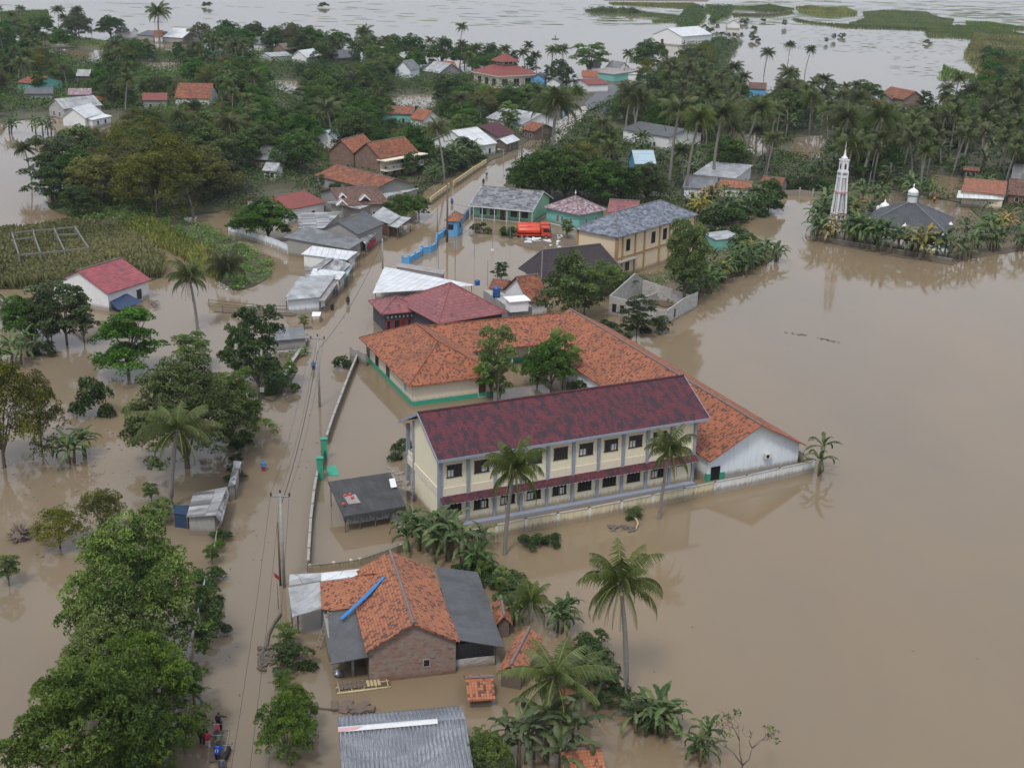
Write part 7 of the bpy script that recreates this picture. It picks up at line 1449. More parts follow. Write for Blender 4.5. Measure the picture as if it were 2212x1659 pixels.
def person(label, p, rz, shirt, pants, arms=REST, legs=WALK, depth=.4, hair=True, sleeve=.3, short=False, hood=None, number=None, lean=0., zz=None, group='people wading in the flood'):
    r = empty('person', W(p, -depth if zz is None else zz), rz, label, 'person', group); me = skin_body('body', arms, legs, lean); me.materials.clear()
    b = link('body', me, M['skin'], r, True)
    sh = sub_shell(me, 'shirt', lambda c: .86 < c.z < 1.47 and (abs(c.x) < .2+sleeve), .014, cloth(shirt), r)
    sub_shell(me, 'trousers', lambda c: (.45 if short else .12) < c.z < .97 and abs(c.x) < .23, .018, cloth(pants), r)
    hd = .1*lean
    if hood: sub_shell(me, 'headscarf', lambda c: c.z > 1.5 and abs(c.x) < .14 and c.y < lean*1.1+.06, .014, cloth(hood), r)
    else: sub_shell(me, 'hair', lambda c: c.z > 1.56 and (c.z > 1.68 or c.y < lean*1.1+.03) and abs(c.x) < .14, .016, M['hair'], r)
    if number:
        cu = bpy.data.curves.new('number', 'FONT'); cu.body = number; cu.size = .3; cu.extrude = .004; cu.align_x = 'CENTER'; o = bpy.data.objects.new('number', cu); COL.objects.link(o)
        dg = bpy.context.evaluated_depsgraph_get(); m2 = bpy.data.meshes.new_from_object(o.evaluated_get(dg)); bpy.data.objects.remove(o); m2.materials.clear()
        n = link('shirt_number', m2, M['whitep'], sh); n.matrix_local = Matrix.Translation((0, -.155+lean*.6, 1.12)) @ Matrix.Rotation(math.pi/2-lean*.8, 4, 'X')
    return r
PT = []
blk = (.012, .012, .015); wht = (.5, .5, .48)
person('person in dark blue shirt stretching the right arm out over the motorbike', ('D1', 1735, 1385), .15, (.015, .018, .035), blk, (((-.22, .1, 1.15), (-.2, .2, .95)), ((.36, .12, 1.25), (.62, .2, 1.2))), depth=.3)
person('person in black clothes wading left of the one in red', ('D1', 1600, 1492), .1, blk, blk, depth=.3)
person('person in red shirt and pale shorts pushing the motorbike', ('D1', 1645, 1530), .0, (.42, .015, .05), wht, (((-.23, .08, 1.15), (-.24, .2, .95)), ((.25, .12, 1.15), (.28, .32, 1.0))), depth=.35, short=True)
person('person in blue jersey numbered 17 pushing from behind', ('D1', 1720, 1640), -.1, (.0, .07, .5), blk, (((-.24, .18, 1.15), (-.18, .42, 1.1)), ((.26, .2, 1.15), (.22, .42, 1.1))), depth=.3, number='17', lean=.12)
person('person in grey shirt at the bottom edge beside the last motorbike', ('D1', 1760, 1740), -.1, (.10, .11, .14), blk, depth=.35)
person('person in bright blue top and red shorts wading alone up the road', ('C1', 2083, 985), .1, (.02, .25, .55), (.35, .03, .05), short=True, depth=.45, hood=(.03, .22, .5))
person('person in light blue shirt wading by the classroom pole', ('B2', 540, 1560), 3.0, (.08, .18, .42), (.02, .03, .08), depth=.4)
person('person in black walking beside the food cart', ('B2', 688, 1095), .3, blk, blk, depth=.5, hood=(.10, .06, .03))
person('person in long black clothes in the middle of the road', ('B2', 812, 1040), .2, blk, blk, depth=.3, hood=blk)
person('person in blue shirt wading near the blue gatehouse', ('B2', 1632, 245), 0, (.02, .12, .5), blk, depth=.3)
person('person in black by the long yellow garden wall', ('A2', 1880, 1470), 0, blk, blk, depth=.3)
person('person in white shirt far up the flooded road', ('A2', 1905, 1400), 0, wht, blk, depth=.3)
person('person in orange vest standing near the mosque cupola', ('A4', 1502, 1610), 0, (.6, .22, .02), blk, depth=.1)
person('person standing in the tiny dark far boat', ('A3', 512, 308), 0, blk, blk, zz=-.35)
person('person seated low in the doorway of the market stall', ('B2', 405, 1105), .5, (.4, .3, .15), blk, depth=.6)
def moto(col, col2):
    r = empty('motorbike', (0, 0, 0), 0)
    for y, nm2 in ((-.62, 'wheel'), (.62, 'wheel')):
        w = MB(); n = 20
        for i in range(n):
            g = 2*math.pi*i/n
            for k in range(6): h = 2*math.pi*k/6; rr = .27+.045*math.cos(h); w.v.append((.045*math.sin(h), rr*math.cos(g), rr*math.sin(g)))
        for i in range(n):
            for k in range(6): a = i*6+k; b2 = i*6+(k+1) % 6; c = ((i+1) % n)*6+(k+1) % 6; d = ((i+1) % n)*6+k; w.f.append([a, b2, c, d]); w.m.append(0)
        xf(w, Matrix.Translation((0, y, .3))); wo_ = w.build(nm2, M['black'], r, True); h = MB().lathe([(.05, -.05), (.05, .05)], n=8); [h.tube([(0, 0, 0), (.24*math.cos(i*1.05), .24*math.sin(i*1.05), 0)], .01, 4) for i in range(6)]; xf(h, Matrix.Translation((0, y, .3)) @ Matrix.Rotation(math.pi/2, 4, 'Y')); h.build('spokes', M['metal'], wo_)
    MB().prism([(-.5, .5), (-.65, .75), (-.1, .62), (.25, .7), (.45, .95), (.55, .85), (.4, .45), (0, .35)], 'x', -.11, .11).build('body_fairing', cloth(col), r)
    MB().prism([(-.75, .78), (-.6, .84), (.15, .76), (.2, .7), (-.6, .74)], 'x', -.13, .13).build('seat', M['black'], r)
    MB().tube([(0, .62, .3), (0, .5, .95)], .035, 6).tube([(0, -.62, .3), (0, -.4, .5)], .03, 6).build('fork', M['metal'], r)
    MB().tube([(-.33, .38, 1.02), (-.12, .46, .98), (.12, .46, .98), (.33, .38, 1.02)], .018, 6).build('handlebar', M['metal'], r)
    for s in (-1, 1): MB().tube([(s*.22, .44, 1.0), (s*.3, .42, 1.2)], .008, 4).lathe([(.01, 0), (.06, .01), (.05, .02)], (s*.3, .42, 1.18), 8).build('mirror', M['black'], r)
    MB().prism([(.62, .55), (.8, .62), (.3, .68), (.45, .6)], 'x', -.06, .06).build('front_mudguard', cloth(col), r); MB().box(-.1, .1, .52, .6, .78, .95).build('headlight', M['glass'], r); MB().box(-.08, .08, -.78, -.72, .62, .72).build('tail_light', M['red_p'], r); MB().box(-.1, .1, -.82, -.80, .45, .57).build('number_plate', cloth(col2), r)
    return r
for lb, p, z, rz, c in (('red and white motorbike riding on the pushed raft', ('D1', 1718, 1440), .1, .15, (.4, .02, .06)), ('green-trimmed motorbike behind the red one', ('D1', 1725, 1530), .1, .1, (.05, .12, .06)), ('black motorbike being pushed at the bottom edge', ('D1', 1790, 1610), -.3, -.1, (.02, .02, .02))):
    o = moto(c, wht); o.location = W(p, z); o.rotation_euler.z = rz; tag(o, lb, 'motorbike', 'motorbikes pushed through the flood')
r = empty('cargo_raft', W(('D1', 1725, 1490)), .12, 'narrow plank raft under the two motorbikes', 'raft'); MB().box(-.5, .5, -1.7, 1.7, .06, .12).build('deck', M['wood'], r)
for s in (-.5, .5): MB().tube([(s, -1.8, .03), (s, 1.8, .03)], .09, 7).build('float', M['bamboo'], r)
LM.append(('people pushing motorbikes', (465, 1595))); LM.append(('left edge palms', (40, 330)))

# ================================================================ TREES, explicit ones read off the photograph
B = tree_at
B('near', (300, 1460), (300, 1105), 'largest spreading roadside tree above the bottom left corner', var=0, wp=300)
B('near', (215, 1780), (200, 1395), 'big spreading tree filling the bottom left corner', var=1, wp=335)
B('near', (320, 1620), (325, 1345), 'dense tree wedged between the two big bottom left trees', var=1, wp=225)
B('near', (300, 1720), (290, 1480), 'tree at the bottom edge beside the bamboo road railing', var=0, wp=150)
B('near', (255, 1560), (265, 1310), 'tree filling the gap between the two biggest roadside crowns', var=0, wp=250)
along_later = [((470, 1130), (462, 1250), (440, 1400), (412, 1500))]
B('near', (405, 1010), (400, 760), 'large dark green tree behind the tall roadside palm', var=0, wp=255)
B('near', (500, 960), (500, 790), 'rounded tree at the roadside behind the lone blue wader', var=1, wp=150)
B('airy', (10, 1010), (25, 745), 'olive-green tree at the left edge above the banana clump', var=0, wp=190)
B('airy', (90, 965), (95, 800), 'smaller olive tree beside the left edge one', var=1, wp=110)
B('airy', (130, 1185), (140, 1095), 'low olive scrub tree left of the big roadside tree', var=1, wp=110)
B('airy', (225, 1165), (235, 1045), 'sparse olive scrub tree above the big roadside tree', var=0, wp=110)
B('layer', (278, 812), (278, 650), 'dark tiered tree below the red-roofed white house', var=0, wp=150)
B('sparse', (145, 745), (150, 600), 'open-crowned tree left of the red-roofed white house', var=0, wp=125); B('sparse', (105, 750), (112, 625), 'thin tree at the left of the red-roofed house', var=1, wp=80)
B('sparse', (560, 865), (548, 655), 'tall open tree with a sign by the roadside', var=1, wp=125); B('sparse', (515, 835), (505, 700), 'open tree left of the signed roadside tree', var=0, wp=60)
B('lime', (418, 800), (425, 720), 'pale green treetop behind the large roadside tree', var=0, sx=1.4)
B('lime', (20, 1265), (22, 1195), 'small dense sapling in the flood at the left edge', var=1, sx=1.0)
B('lime', (328, 1085), (325, 1042), 'tiny sapling poking out beside the roadside palm', var=0)
B('lime', (350, 1130), (355, 1080), 'small sapling left of the navy lean-to', var=1, sx=1.3)
B('near', (620, 1650), (625, 1490), 'mango tree with pale new leaves below the brick house', var=0, wp=120)
B('near', (640, 1580), (655, 1470), 'smaller mango tree leaning toward the driftwood', var=1, wp=90); B('bush', (630, 1440), (630, 1395), 'bush around the wooden bench', var=0); B('lime', (620, 1400), (618, 1345), 'small sapling over the bench bush', var=1)
B('lime', (612, 1500), (615, 1450), 'small sapling above the mango tree', var=0, sx=1.1)
B('near', (1050, 1690), (1050, 1570), 'dark leafy tree right of the corrugated roof', var=1, wp=110)
B('bare', (1600, 1690), (1598, 1530), 'leafless spreading tree near the bottom right', var=0, sx=1.0)
B('lime', (1075, 870), (1078, 700), 'bright light-green courtyard tree', var=0, wp=95); B('lime', (1060, 860), (1062, 765), 'small bright tree under the courtyard tree', var=1); B('conifer', (1080, 862), (1080, 808), 'clipped upright shrub in the school courtyard')
B('dense', (1190, 850), (1190, 725), 'dark courtyard tree beside the bright one', var=0, wp=95); B('lime', (1215, 840), (1218, 715), 'slim courtyard tree next to the long orange roof', var=1, sx=.8); B('dense', (1160, 835), (1160, 755), 'low dark courtyard tree', var=1, sx=.8)
B('bush', (1262, 845), (1262, 812), 'bright bush beside the courtyard flagpole', var=1); B('bush', (868, 985), (865, 950), 'bush behind the left end of the maroon-roofed school', var=2)
B('dense', (1230, 700), (1228, 548), 'big dark tree between the rust roof and the block house', var=2, wp=135); B('dense', (1262, 680), (1270, 575), 'dark tree left of the block house', var=0, wp=80)
B('lime', (1300, 640), (1305, 565), 'light tree beside the slate-roofed cream building', var=0, sx=1.2); B('lime', (1345, 650), (1345, 585), 'low tree against the slate-roofed cream building', var=1, sx=1.2)
B('round', (1477, 660), (1482, 478), 'tall oval bright tree beside the slate-roofed cream building', wp=95)
B('sparse', (1375, 725), (1382, 640), 'grey-green tree in front of the block house', var=0, sx=1.1); B('bush', (1418, 718), (1418, 685), 'small shrub at the block house corner', var=0); B('bush', (1315, 715), (1312, 690), 'small shrub left of the block house', var=1); B('bush', (1350, 725), (1348, 700), 'low shrub between the block house and the orange roof', var=2)
B('sparse', (1082, 610), (1085, 565), 'thin tree in the flooded yard by the wide white roof', var=1, sx=1.0); B('lime', (1225, 515), (1225, 475), 'small tree between the trucks and the prayer house', var=1, sx=.9)
B('bush', (1035, 505), (1035, 480), 'potted bush at the green school veranda', var=1); B('bush', (1098, 510), (1098, 488), 'shrub at the green school front', var=2)
B('dense', (870, 480), (868, 415), 'dark tree beside the messy patched roof', var=0); B('dense', (905, 470), (900, 420), 'second dark tree beside the messy patched roof', var=1, sx=.9)
B('dense', (580, 520), (575, 430), 'dark dense tree inside the grey sheet-metal fence', var=2, wp=125); B('dense', (545, 510), (545, 440), 'rounded dark tree left inside the grey sheet-metal fence', var=1, wp=80)
B('sparse', (710, 845), (712, 790), 'small roadside tree by the food cart', var=0, sx=.8) if False else B('lime', (658, 712), (655, 680), 'small roadside tree by the grey-roofed hut', var=0)
B('bush', (740, 795), (740, 770), 'clump of bush at the corner block wall', var=0)
for i, (b_, t_, s_, k_) in enumerate((((420, 470), (300, 310), 1.1, 'airy'), ((360, 450), (360, 285), 1.2, 'airy'), ((430, 440), (430, 300), 1.1, 'airy'), ((300, 430), (280, 300), 1.0, 'airy'), ((250, 450), (215, 320), 1.1, 'airy'), ((330, 350), (330, 250), 1.0, 'airy'), ((480, 420), (480, 330), 1.0, 'dense'), ((250, 300), (262, 85), 1.0, 'airy'))):
    x = {0: 340, 1: 370, 2: 430, 3: 280, 4: 215, 5: 330, 6: 480, 7: 262}[i]
    B(k_, (x, b_[1]-(175 if i == 7 else 0)+(20 if i == 7 else 0)), (x, t_[1]), ['tallest golden-olive tree of the big grove left of centre', 'central golden-olive tree of the big grove', 'right golden-olive tree of the big grove', 'left golden-olive tree of the big grove', 'lower left olive tree of the big grove', 'rear olive tree behind the big grove', 'dark tree at the right end of the big grove', 'orange-tinged tree standing by the upper left pond'][i], sx=s_)
B('sparse', (130, 420), (150, 292), 'tall open tree at the edge of the left flood', var=0, sx=1.4); B('sparse', (115, 450), (110, 350), 'open tree leaning over the left flood', var=1, sx=1.3); B('sparse', (170, 470), (175, 400), 'small tree at the lower end of the left bank', var=0, sx=1.4)
B('dense', (1175, 438), (1170, 318), 'tall dark tree behind the green school', var=0, sx=1.0); B('dense', (1220, 436), (1215, 325), 'tall dark tree behind the prayer house', var=1, sx=1.0); B('airy', (1250, 425), (1245, 290), 'golden-topped tree behind the prayer house', var=0, sx=.9); B('dense', (1295, 442), (1285, 345), 'dark tree behind the faded red roof', var=2); B('dense', (1130, 420), (1135, 350), 'dark tree at the road bend', var=1); B('dense', (1340, 440), (1345, 350), 'dark tree behind the slate roof', var=0); B('dense', (1395, 440), (1400, 350), 'dark tree right behind the slate roof', var=1)
B('dense', (1600, 125), (1602, 105), None) if False else None
B('dense', (1400, 160), (1390, 82), 'dark round tree on the bank by the white barn', var=0); B('lime', (1275, 165), (1275, 92), 'bright green tree on the far bank', var=0, sx=1.5)
B('dense', (240, 85), (238, 32), 'dark round tree on the upper left bank', var=0, sx=1.2); B('bare', (200, 95), (200, 25), 'leafless tall tree in the upper left flood', var=1)
B('dense', (1660, 450), (1670, 385), 'dark bush tree beside the orange-roofed hut', var=1)
B('bush', (1050, 1245), (1050, 1225), 'bush along the bank below the cream flood wall', var=0, sx=1.6); B('bush', (1085, 1265), (1085, 1238), 'second bush on the bank below the cream flood wall', var=1, sx=1.8); B('bush', (1110, 1290), (1110, 1262), 'third bush on the bank toward the low palm', var=2, sx=1.6)
B('bush', (1150, 1180), (1145, 1150), 'bush at the foot of the cream flood wall, left', var=1); B('bush', (1190, 1175), (1190, 1150), 'bush at the foot of the cream flood wall, middle', var=2); B('bush', (1370, 1118), (1370, 1098), 'bush by the right front palm base', var=0)
B('bush', (205, 895), (212, 822), 'isolated shrubby bush in the left flood', var=0, wp=85); B('bush', (175, 900), (185, 860), 'low shrub beside the isolated bush', var=1, wp=50)
B('dense', (58, 745), (62, 640), 'thick dark tree at the left edge beside banana plants', var=1, wp=90); B('sparse', (182, 740), (188, 645), 'tree close to the left wall of the red-roofed white house', var=1, wp=60); B('bush', (95, 765), (95, 735), 'bush under the trees left of the red-roofed house', var=2, wp=60)
rubble('dark floating scum line on the open flood', [('B4', 320, 1515), ('B4', 490, 1535), ('B4', 490, 1550), ('B4', 330, 1530)], 30, .06, .18, 'bark', .01)
rubble('thin floating debris streak right of the scum line', [('B4', 560, 1545), ('B4', 760, 1600), ('B4', 760, 1612), ('B4', 570, 1560)], 16, .08, .25, 'bark', .01)
rubble('small leaves and twigs drifting over the flooded road', [(470, 1300), (560, 950), (690, 720), (850, 560), (900, 560), (740, 800), (660, 1050), (640, 1300), (560, 1640), (420, 1640)], 110, .03, .12, 'bark', .01)
rubble('small leaves and twigs drifting on the open flood', [(1100, 1300), (1500, 1100), (1900, 1000), (2200, 1100), (2200, 1650), (1450, 1650)], 16, .03, .09, 'bark', .01)
rubble('twigs and litter drifting in the left flood', [(0, 1000), (280, 900), (330, 1060), (0, 1280)], 60, .04, .14, 'bark', .01)
# palms
def palm(base, crown, label=None, var=0, kind='palm', sx=1., wp=None):
    b = W(base); h = HV((b.x, b.y), V(crown)[1]); pr = P[kind][var]; s = h/(pr['h']-1.5)
    if wp: sx = (wp*math.hypot(b.x, b.y, HC)/FPX)/(6.0*s)
    o = plant(kind, base, s*pr['h'], label, var=var, rz=None); o.scale = (o.scale[0]*sx, o.scale[1]*sx, o.scale[2])
    tx, ty = pr['top']; want = 0.
    d = (V(crown)[0]-V(base)[0]); o.rotation_euler.z = -math.atan2(ty, tx) if d >= 0 else math.pi-math.atan2(ty, tx); return o
palm((1352, 1512), (1350, 1262), 'tallest lone coconut palm standing in the open flood', 0, wp=195)
palm((1090, 1197), (1098, 1015), 'coconut palm before the left half of the maroon-roofed school', 3, wp=155)
palm((1424, 1120), (1436, 975), 'coconut palm before the right half of the maroon-roofed school', 3, wp=125)
palm((1165, 1600), (1170, 1462), 'broad coconut palm right of the brick house', 3, wp=275); palm((1140, 1350), (1142, 1300), 'low young palm above the tiled sheds', 1, 'youngpalm', .8)
palm((370, 1097), (378, 925), 'tall coconut palm with orange fruit before the roadside tree', 0, wp=195)
palm((427, 712), (425, 600), 'lone coconut palm right of the red-roofed white house', 3, wp=105); palm((68, 392), (58, 322), 'coconut palm standing in the left flood', 0, wp=55); palm((418, 470), (388, 395), 'leaning coconut palm before the golden grove', 4, wp=95)
palm((490, 620), (482, 590), 'yellow young palm on the reed bank', 0, 'youngpalm', .6)
palm((1185, 430), (1190, 225), None, 2); palm((960, 395), (958, 280), 'coconut palm between the twin gables and the white-roofed house', 1); palm((1240, 285), (1248, 200), 'slim coconut palm beside the causeway', 2)
for x, b_, t_ in ((1350, 300, 205), (1295, 370, 270), (170, 75, 22), (128, 80, 22), (345, 95, 28), (995, 130, 60), (1345, 175, 118), (1445, 420, 240), (1480, 430, 260), (1540, 400, 250), (1600, 380, 235), (1700, 155, 98), (1738, 165, 108), (1650, 165, 115), (1800, 380, 255), (1860, 400, 250)):
    palm((x, b_), (x+4, t_), None, x % 6)
# banana plants
for p, h, lb in (((150, 1000), 3.9, 'banana clump standing in the left flood'), ((185, 985), 3.2, None), ((28, 790), 4.2, None), ((60, 770), 3.6, None), ((-5, 800), 4, None),
     ((1180, 1640), 5.2, 'huge banana plant at the bottom centre'), ((1235, 1660), 4.6, None), ((1120, 1660), 3.6, None), ((1415, 1585), 3.6, 'banana clump right of the lone palm base'), ((1440, 1592), 3.0, None), ((1395, 1590), 3.2, None), ((1525, 1640), 3.0, 'small banana plant near the leafless tree'),
     ((940, 1195), 4.2, 'banana clump at the left end of the cream flood wall'), ((975, 1205), 4.4, None), ((905, 1190), 3.6, None), ((1000, 1225), 3.8, None), ((1025, 1240), 3.2, None), ((890, 1160), 3.0, None), ((1040, 1190), 2.6, None),
     ((1772, 1022), 4.0, 'solitary banana plant at the right corner of the school wall'), ((1205, 1365), 3.0, None), ((1225, 1350), 2.6, None), ((1270, 1500), 3.4, None), ((1095, 1640), 3.2, None),
     ((1110, 1350), 2.6, None), ((320, 1640), 3.8, None), ((340, 1620), 3, None), ((420, 1520), 2.6, None), ((560, 805), 2.8, None), ((600, 835), 2.4, None), ((583, 850), 2.2, None), ((1512, 1655), 2.5, None)):
    plant('bananay' if (lb and 'yellow' in lb) else 'banana', p, h, lb)
def along(pix, step, kind, hr, jit=.8, w2=None, prob=1.):
    w = [W(p) for p in pix]
    for i in range(len(w)-1):
        d = w[i+1]-w[i]; n = max(1, int(d.length/step))
        for k in range(n):
            if random.random() > prob: continue
            q = w[i]+d*((k+random.random()*.6)/n)+Vector((random.uniform(-jit, jit), random.uniform(-jit, jit), 0)); kk = kind if isinstance(kind, str) else random.choice(kind); plant(kk, tuple(q), random.uniform(*hr))
BN = ['banana']*6+['bananay']
along([(1775, 520), (1850, 532), (1950, 550), (2055, 566)], 1.5, BN, (4.8, 6.2), .5); along([(1770, 500), (1780, 480), (1835, 470), (1880, 490)], 2.0, BN, (4.6, 6)); along([(1890, 520), (2000, 530), (2080, 548)], 2.6, BN, (3.8, 5.)); along([(2070, 560), (2130, 545), (2240, 540)], 2.4, BN, (4, 5.2), 1.5); along([(2090, 520), (2200, 505)], 2.4, BN, (4, 5), 2)
along([(1760, 450), (1850, 445), (1960, 430), (2060, 430)], 3.5, BN, (4, 5.5), 2.5)
along([(1480, 650), (1560, 612), (1640, 575), (1676, 560)], 1.7, BN, (3.2, 4.6), .8); along([(1500, 610), (1580, 580), (1650, 550)], 2.6, BN, (3.2, 4.4), 1.5); along([(1495, 470), (1560, 475), (1600, 462), (1650, 445)], 2.2, BN, (4, 5.4), 2); along([(1510, 450), (1600, 440)], 3, BN, (4, 5.2), 2)
along([(1520, 490), (1580, 485), (1650, 455)], 2.2, ['banana', 'sparse', 'bush'], (3, 4.4), 1.5); along([(30, 290), (80, 292), (130, 290)], 2.6, BN, (4, 5.2), 1.5); along([(20, 690), (60, 700), (10, 730)], 3, BN, (3.4, 4.6), 1); along([(140, 740), (40, 735)], 3, ['banana', 'sparse'], (3.4, 5), 1)
along([('C2', 1330, 1480), ('C2', 1600, 1560), ('C2', 1750, 1620)], 2., 'banana', (2.6, 3.8), .6)
along([(1290, 1520), (1330, 1505), (1345, 1500)], 1.4, 'bush', (1, 1.6), .5); along([(1370, 1520), (1420, 1580), (1470, 1600)], 1.5, 'bush', (.9, 1.4), .5); along([(1490, 1610), (1540, 1650)], 1.5, 'bush', (.7, 1.1), .4); along([(1020, 1235), (1090, 1275), (1140, 1330)], 1.6, ['bush', 'bush', 'lime'], (1.4, 2.6), .6); along([(1270, 1400), (1300, 1480), (1330, 1510)], 1.6, 'bush', (1, 1.8), .5)
along([(1690, 408), (1760, 412), (1800, 415)], 2.2, 'bush', (2.5, 3.2), .6); along([(555, 800), (590, 850), (640, 790)], 2.2, ['bush', 'lime'], (1.2, 2.4), .8)
along([(1555, 520), (1590, 515), (1600, 540), (1640, 560)], 2, ['bush', 'sparse'], (2, 3.5), 1)

along(list(along_later[0]), 2.6, ['bush', 'bush', 'lime'], (.9, 1.9), .5); along([(548, 880), (530, 940), (505, 1010), (500, 1060)], 2.6, 'bush', (.7, 1.3), .4)
for c_, x_, y_, k_, h_ in (('A3', 1700, 230, 'bush', 2.6), ('A3', 1740, 255, 'bush', 2.2), ('A3', 1790, 240, 'sparse', 3.6), ('A3', 1760, 200, 'sparse', 3.4), ('A3', 1830, 285, 'bush', 2.4), ('A3', 1880, 305, 'sparse', 3.), ('A3', 1980, 310, 'sparse', 3.4), ('A3', 2060, 320, 'sparse', 4.2), ('A3', 2100, 330, 'bush', 3), ('A3', 1930, 295, 'bush', 2.2), ('A4', 320, 215, 'sparse', 4.5), ('A4', 150, 175, 'bush', 2.4), ('A4', 650, 345, 'sparse', 3.2), ('A4', 710, 320, 'sparse', 3.6), ('A4', 770, 300, 'bush', 2.6), ('A3', 1110, 110, 'sparse', 4.5), ('A3', 1150, 112, 'bush', 3), ('A2', 615, 62, 'bush', 4), ('A3', 2000, 190, 'bush', 3.5), ('A3', 2080, 240, 'bush', 2.4), ('A1', 1640, 60, 'bush', 4), ('A4', 1450, 350, 'bush', 2.5)): plant(k_, (c_, x_, y_), h_)
# ---------------- forest: individual trees scattered over the wooded ground
def clash(q0, q1, wpx, y):
    # would this crown hide a building the photograph shows?
    for (u0, v0, u1, v1, yb) in KEEP:
        if y < yb+1 and q0+wpx > u0 and q0-wpx < u1 and q1[0] < v1 and q1[1] > v0: return True
    return False
KEEP = []
for poly in BLD:
    zs = (0.3, 3.6); px = [PJ((x, y, z)) for x, y in poly for z in zs]; us = [p[0] for p in px]; vs = [p[1] for p in px]
    KEEP.append((min(us)+3, min(vs), max(us)-3, (min(vs)+max(vs))/2+4, min(p[1] for p in poly)))
for u0, v0, u1, v1 in ((1130, 240, 1250, 360), (1195, 190, 1325, 270), (1690, 300, 1785, 345), (110, 100, 226, 136), (298, 134, 392, 160), (585, 176, 660, 222), (838, 205, 950, 242)): KEEP.append((u0, v0, u1, v1, 1e9 if v1 < 230 else 1e9))
KEEP += [(u0, v0, u1, v1, W((u0, v1)).y+6) for u0, v0, u1, v1 in ((1015, 112, 1137, 178), (1405, 58, 1475, 96), (870, 128, 935, 160), (1250, 135, 1320, 178), (420, 170, 475, 212))]
pts_used = []
def forest(pix, n, step, kinds, hr, seed, ponds=True):
    rng = np.random.default_rng(seed); C = scatter(pix, n, rng, avoid=BLD+(PW if ponds else [])); cnt = 0
    for x, y in C:
        if any((x-a)**2+(y-b_)**2 < (step*(.5+.5*s_))**2 for a, b_, s_ in pts_used): continue
        k = kinds[rng.integers(0, len(kinds))]; h = rng.uniform(*hr)*(1.1 if k == 'palm' else .55 if k in ('banana', 'bananay') else .75 if k == 'sparse' else 1); R = {'palm': 2.6}.get(k, 3.2)*h/7
        q = PJ((x, y, 0)); t = PJ((x, y, h)); wpx = R*FPX/math.hypot(x, y)*.8
        if clash(q[0], (t[1], q[1]-h*.15*FPX/math.hypot(x, y)), wpx, y) or q[0] < -60 or q[0] > 2270: continue
        if inroad(x, y): continue
        plant(k, (float(x), float(y), .0), h); pts_used.append((x, y, 1 if k not in ('palm', 'banana') else .5)); cnt += 1
    return cnt
ROADP = [wpoly([(640, 700), (760, 760), (1000, 430), (1130, 330), (1180, 290), (1215, 250), (1310, 190), (1345, 200), (1260, 270), (1140, 385), (1120, 420), (1020, 450), (1010, 420), (900, 480)])]
def inroad(x, y): return any(bool(inpoly(np.array([x]), np.array([y]), p)[0]) for p in ROADP)
K1 = ['dense', 'dense', 'layer', 'sparse', 'dense', 'palm', 'airy', 'dense', 'palm', 'lime']
GA = [(-60, 95), (330, 115), (560, 118), (620, 250), (500, 300), (330, 300), (250, 240), (-60, 260)]
GB = [(560, 110), (900, 150), (1130, 178), (1260, 200), (1150, 290), (1040, 345), (930, 380), (700, 400), (520, 420), (330, 430), (250, 330), (500, 300), (620, 250)]
GC = [(1260, 330), (1400, 280), (1640, 260), (2000, 270), (2250, 330), (2250, 430), (2050, 420), (1850, 420), (1640, 400), (1480, 430), (1300, 420)]
GD = [(1330, 215), (1500, 195), (1700, 222), (1980, 238), (2110, 245), (2250, 260), (2250, 330), (2000, 300), (1640, 290), (1400, 300), (1300, 270)]
GE = [(1400, 165), (1520, 110), (1560, 150), (1500, 200), (1340, 205)]
n1 = forest(GB, 6000, 7.6, K1, (7.5, 10.5), 11); n2 = forest(GA, 6000, 8.8, K1+['palm', 'palm'], (7, 10.5), 12)
n3 = forest(GC, 3000, 6.2, ['palm']*5+['dense', 'banana'], (8.5, 12), 13); n4 = forest(GD, 4000, 8, ['palm']*4+['sparse', 'dense'], (8.5, 12), 14)
n5 = forest([(1120, 320), (1260, 230), (1340, 230), (1330, 330), (1290, 420), (1150, 430), (1100, 410)], 500, 8, ['dense', 'palm', 'dense', 'airy'], (7, 10), 15); n6 = forest(GE, 300, 8, ['airy', 'sparse', 'bush'], (5, 8), 16, False)
n7 = forest([(100, 440), (340, 430), (330, 300), (240, 300), (170, 350)], 300, 8, ['airy', 'dense', 'airy'], (8, 11), 17); n8 = forest([(2060, 240), (2250, 240), (2250, 150), (2150, 130)], 500, 11, ['airy', 'dense', 'bush'], (5, 8), 18, False)
n9 = forest([(760, 120), (1250, 175), (1320, 195), (1200, 215), (760, 160)], 900, 8, ['palm', 'palm', 'dense', 'sparse'], (9, 12), 19, False)+forest([(330, 95), (620, 100), (900, 135), (900, 165), (600, 150), (330, 125)], 1500, 9, ['dense', 'sparse', 'dense', 'airy'], (9, 12), 20, False)+forest([(-60, 60), (180, 75), (180, 110), (-60, 110)], 500, 11, ['palm', 'dense', 'sparse'], (8, 12), 21, False)
print('forest', n1, n2, n3, n4, n5, n6, n7, n8, n9, len(PLANTS))
along([(940, 385), (980, 355), (1020, 335)], 2.2, ['banana', 'sparse', 'banana', 'palm'], (4, 5.5), 1.5); along([(930, 400), (975, 372), (1035, 340)], 2.4, ['banana', 'bush'], (2.4, 4), 1.2); along([(700, 410), (760, 440), (860, 420)], 3, ['bush', 'sparse'], (2, 3.5), 1.5)
undergrowth([(640, 400), (930, 330), (1050, 330), (935, 402), (885, 448), (640, 470)], .3, .4, 1.4, per=30, r=1.0, label='garden plants behind the yellow walls', hole=.1)
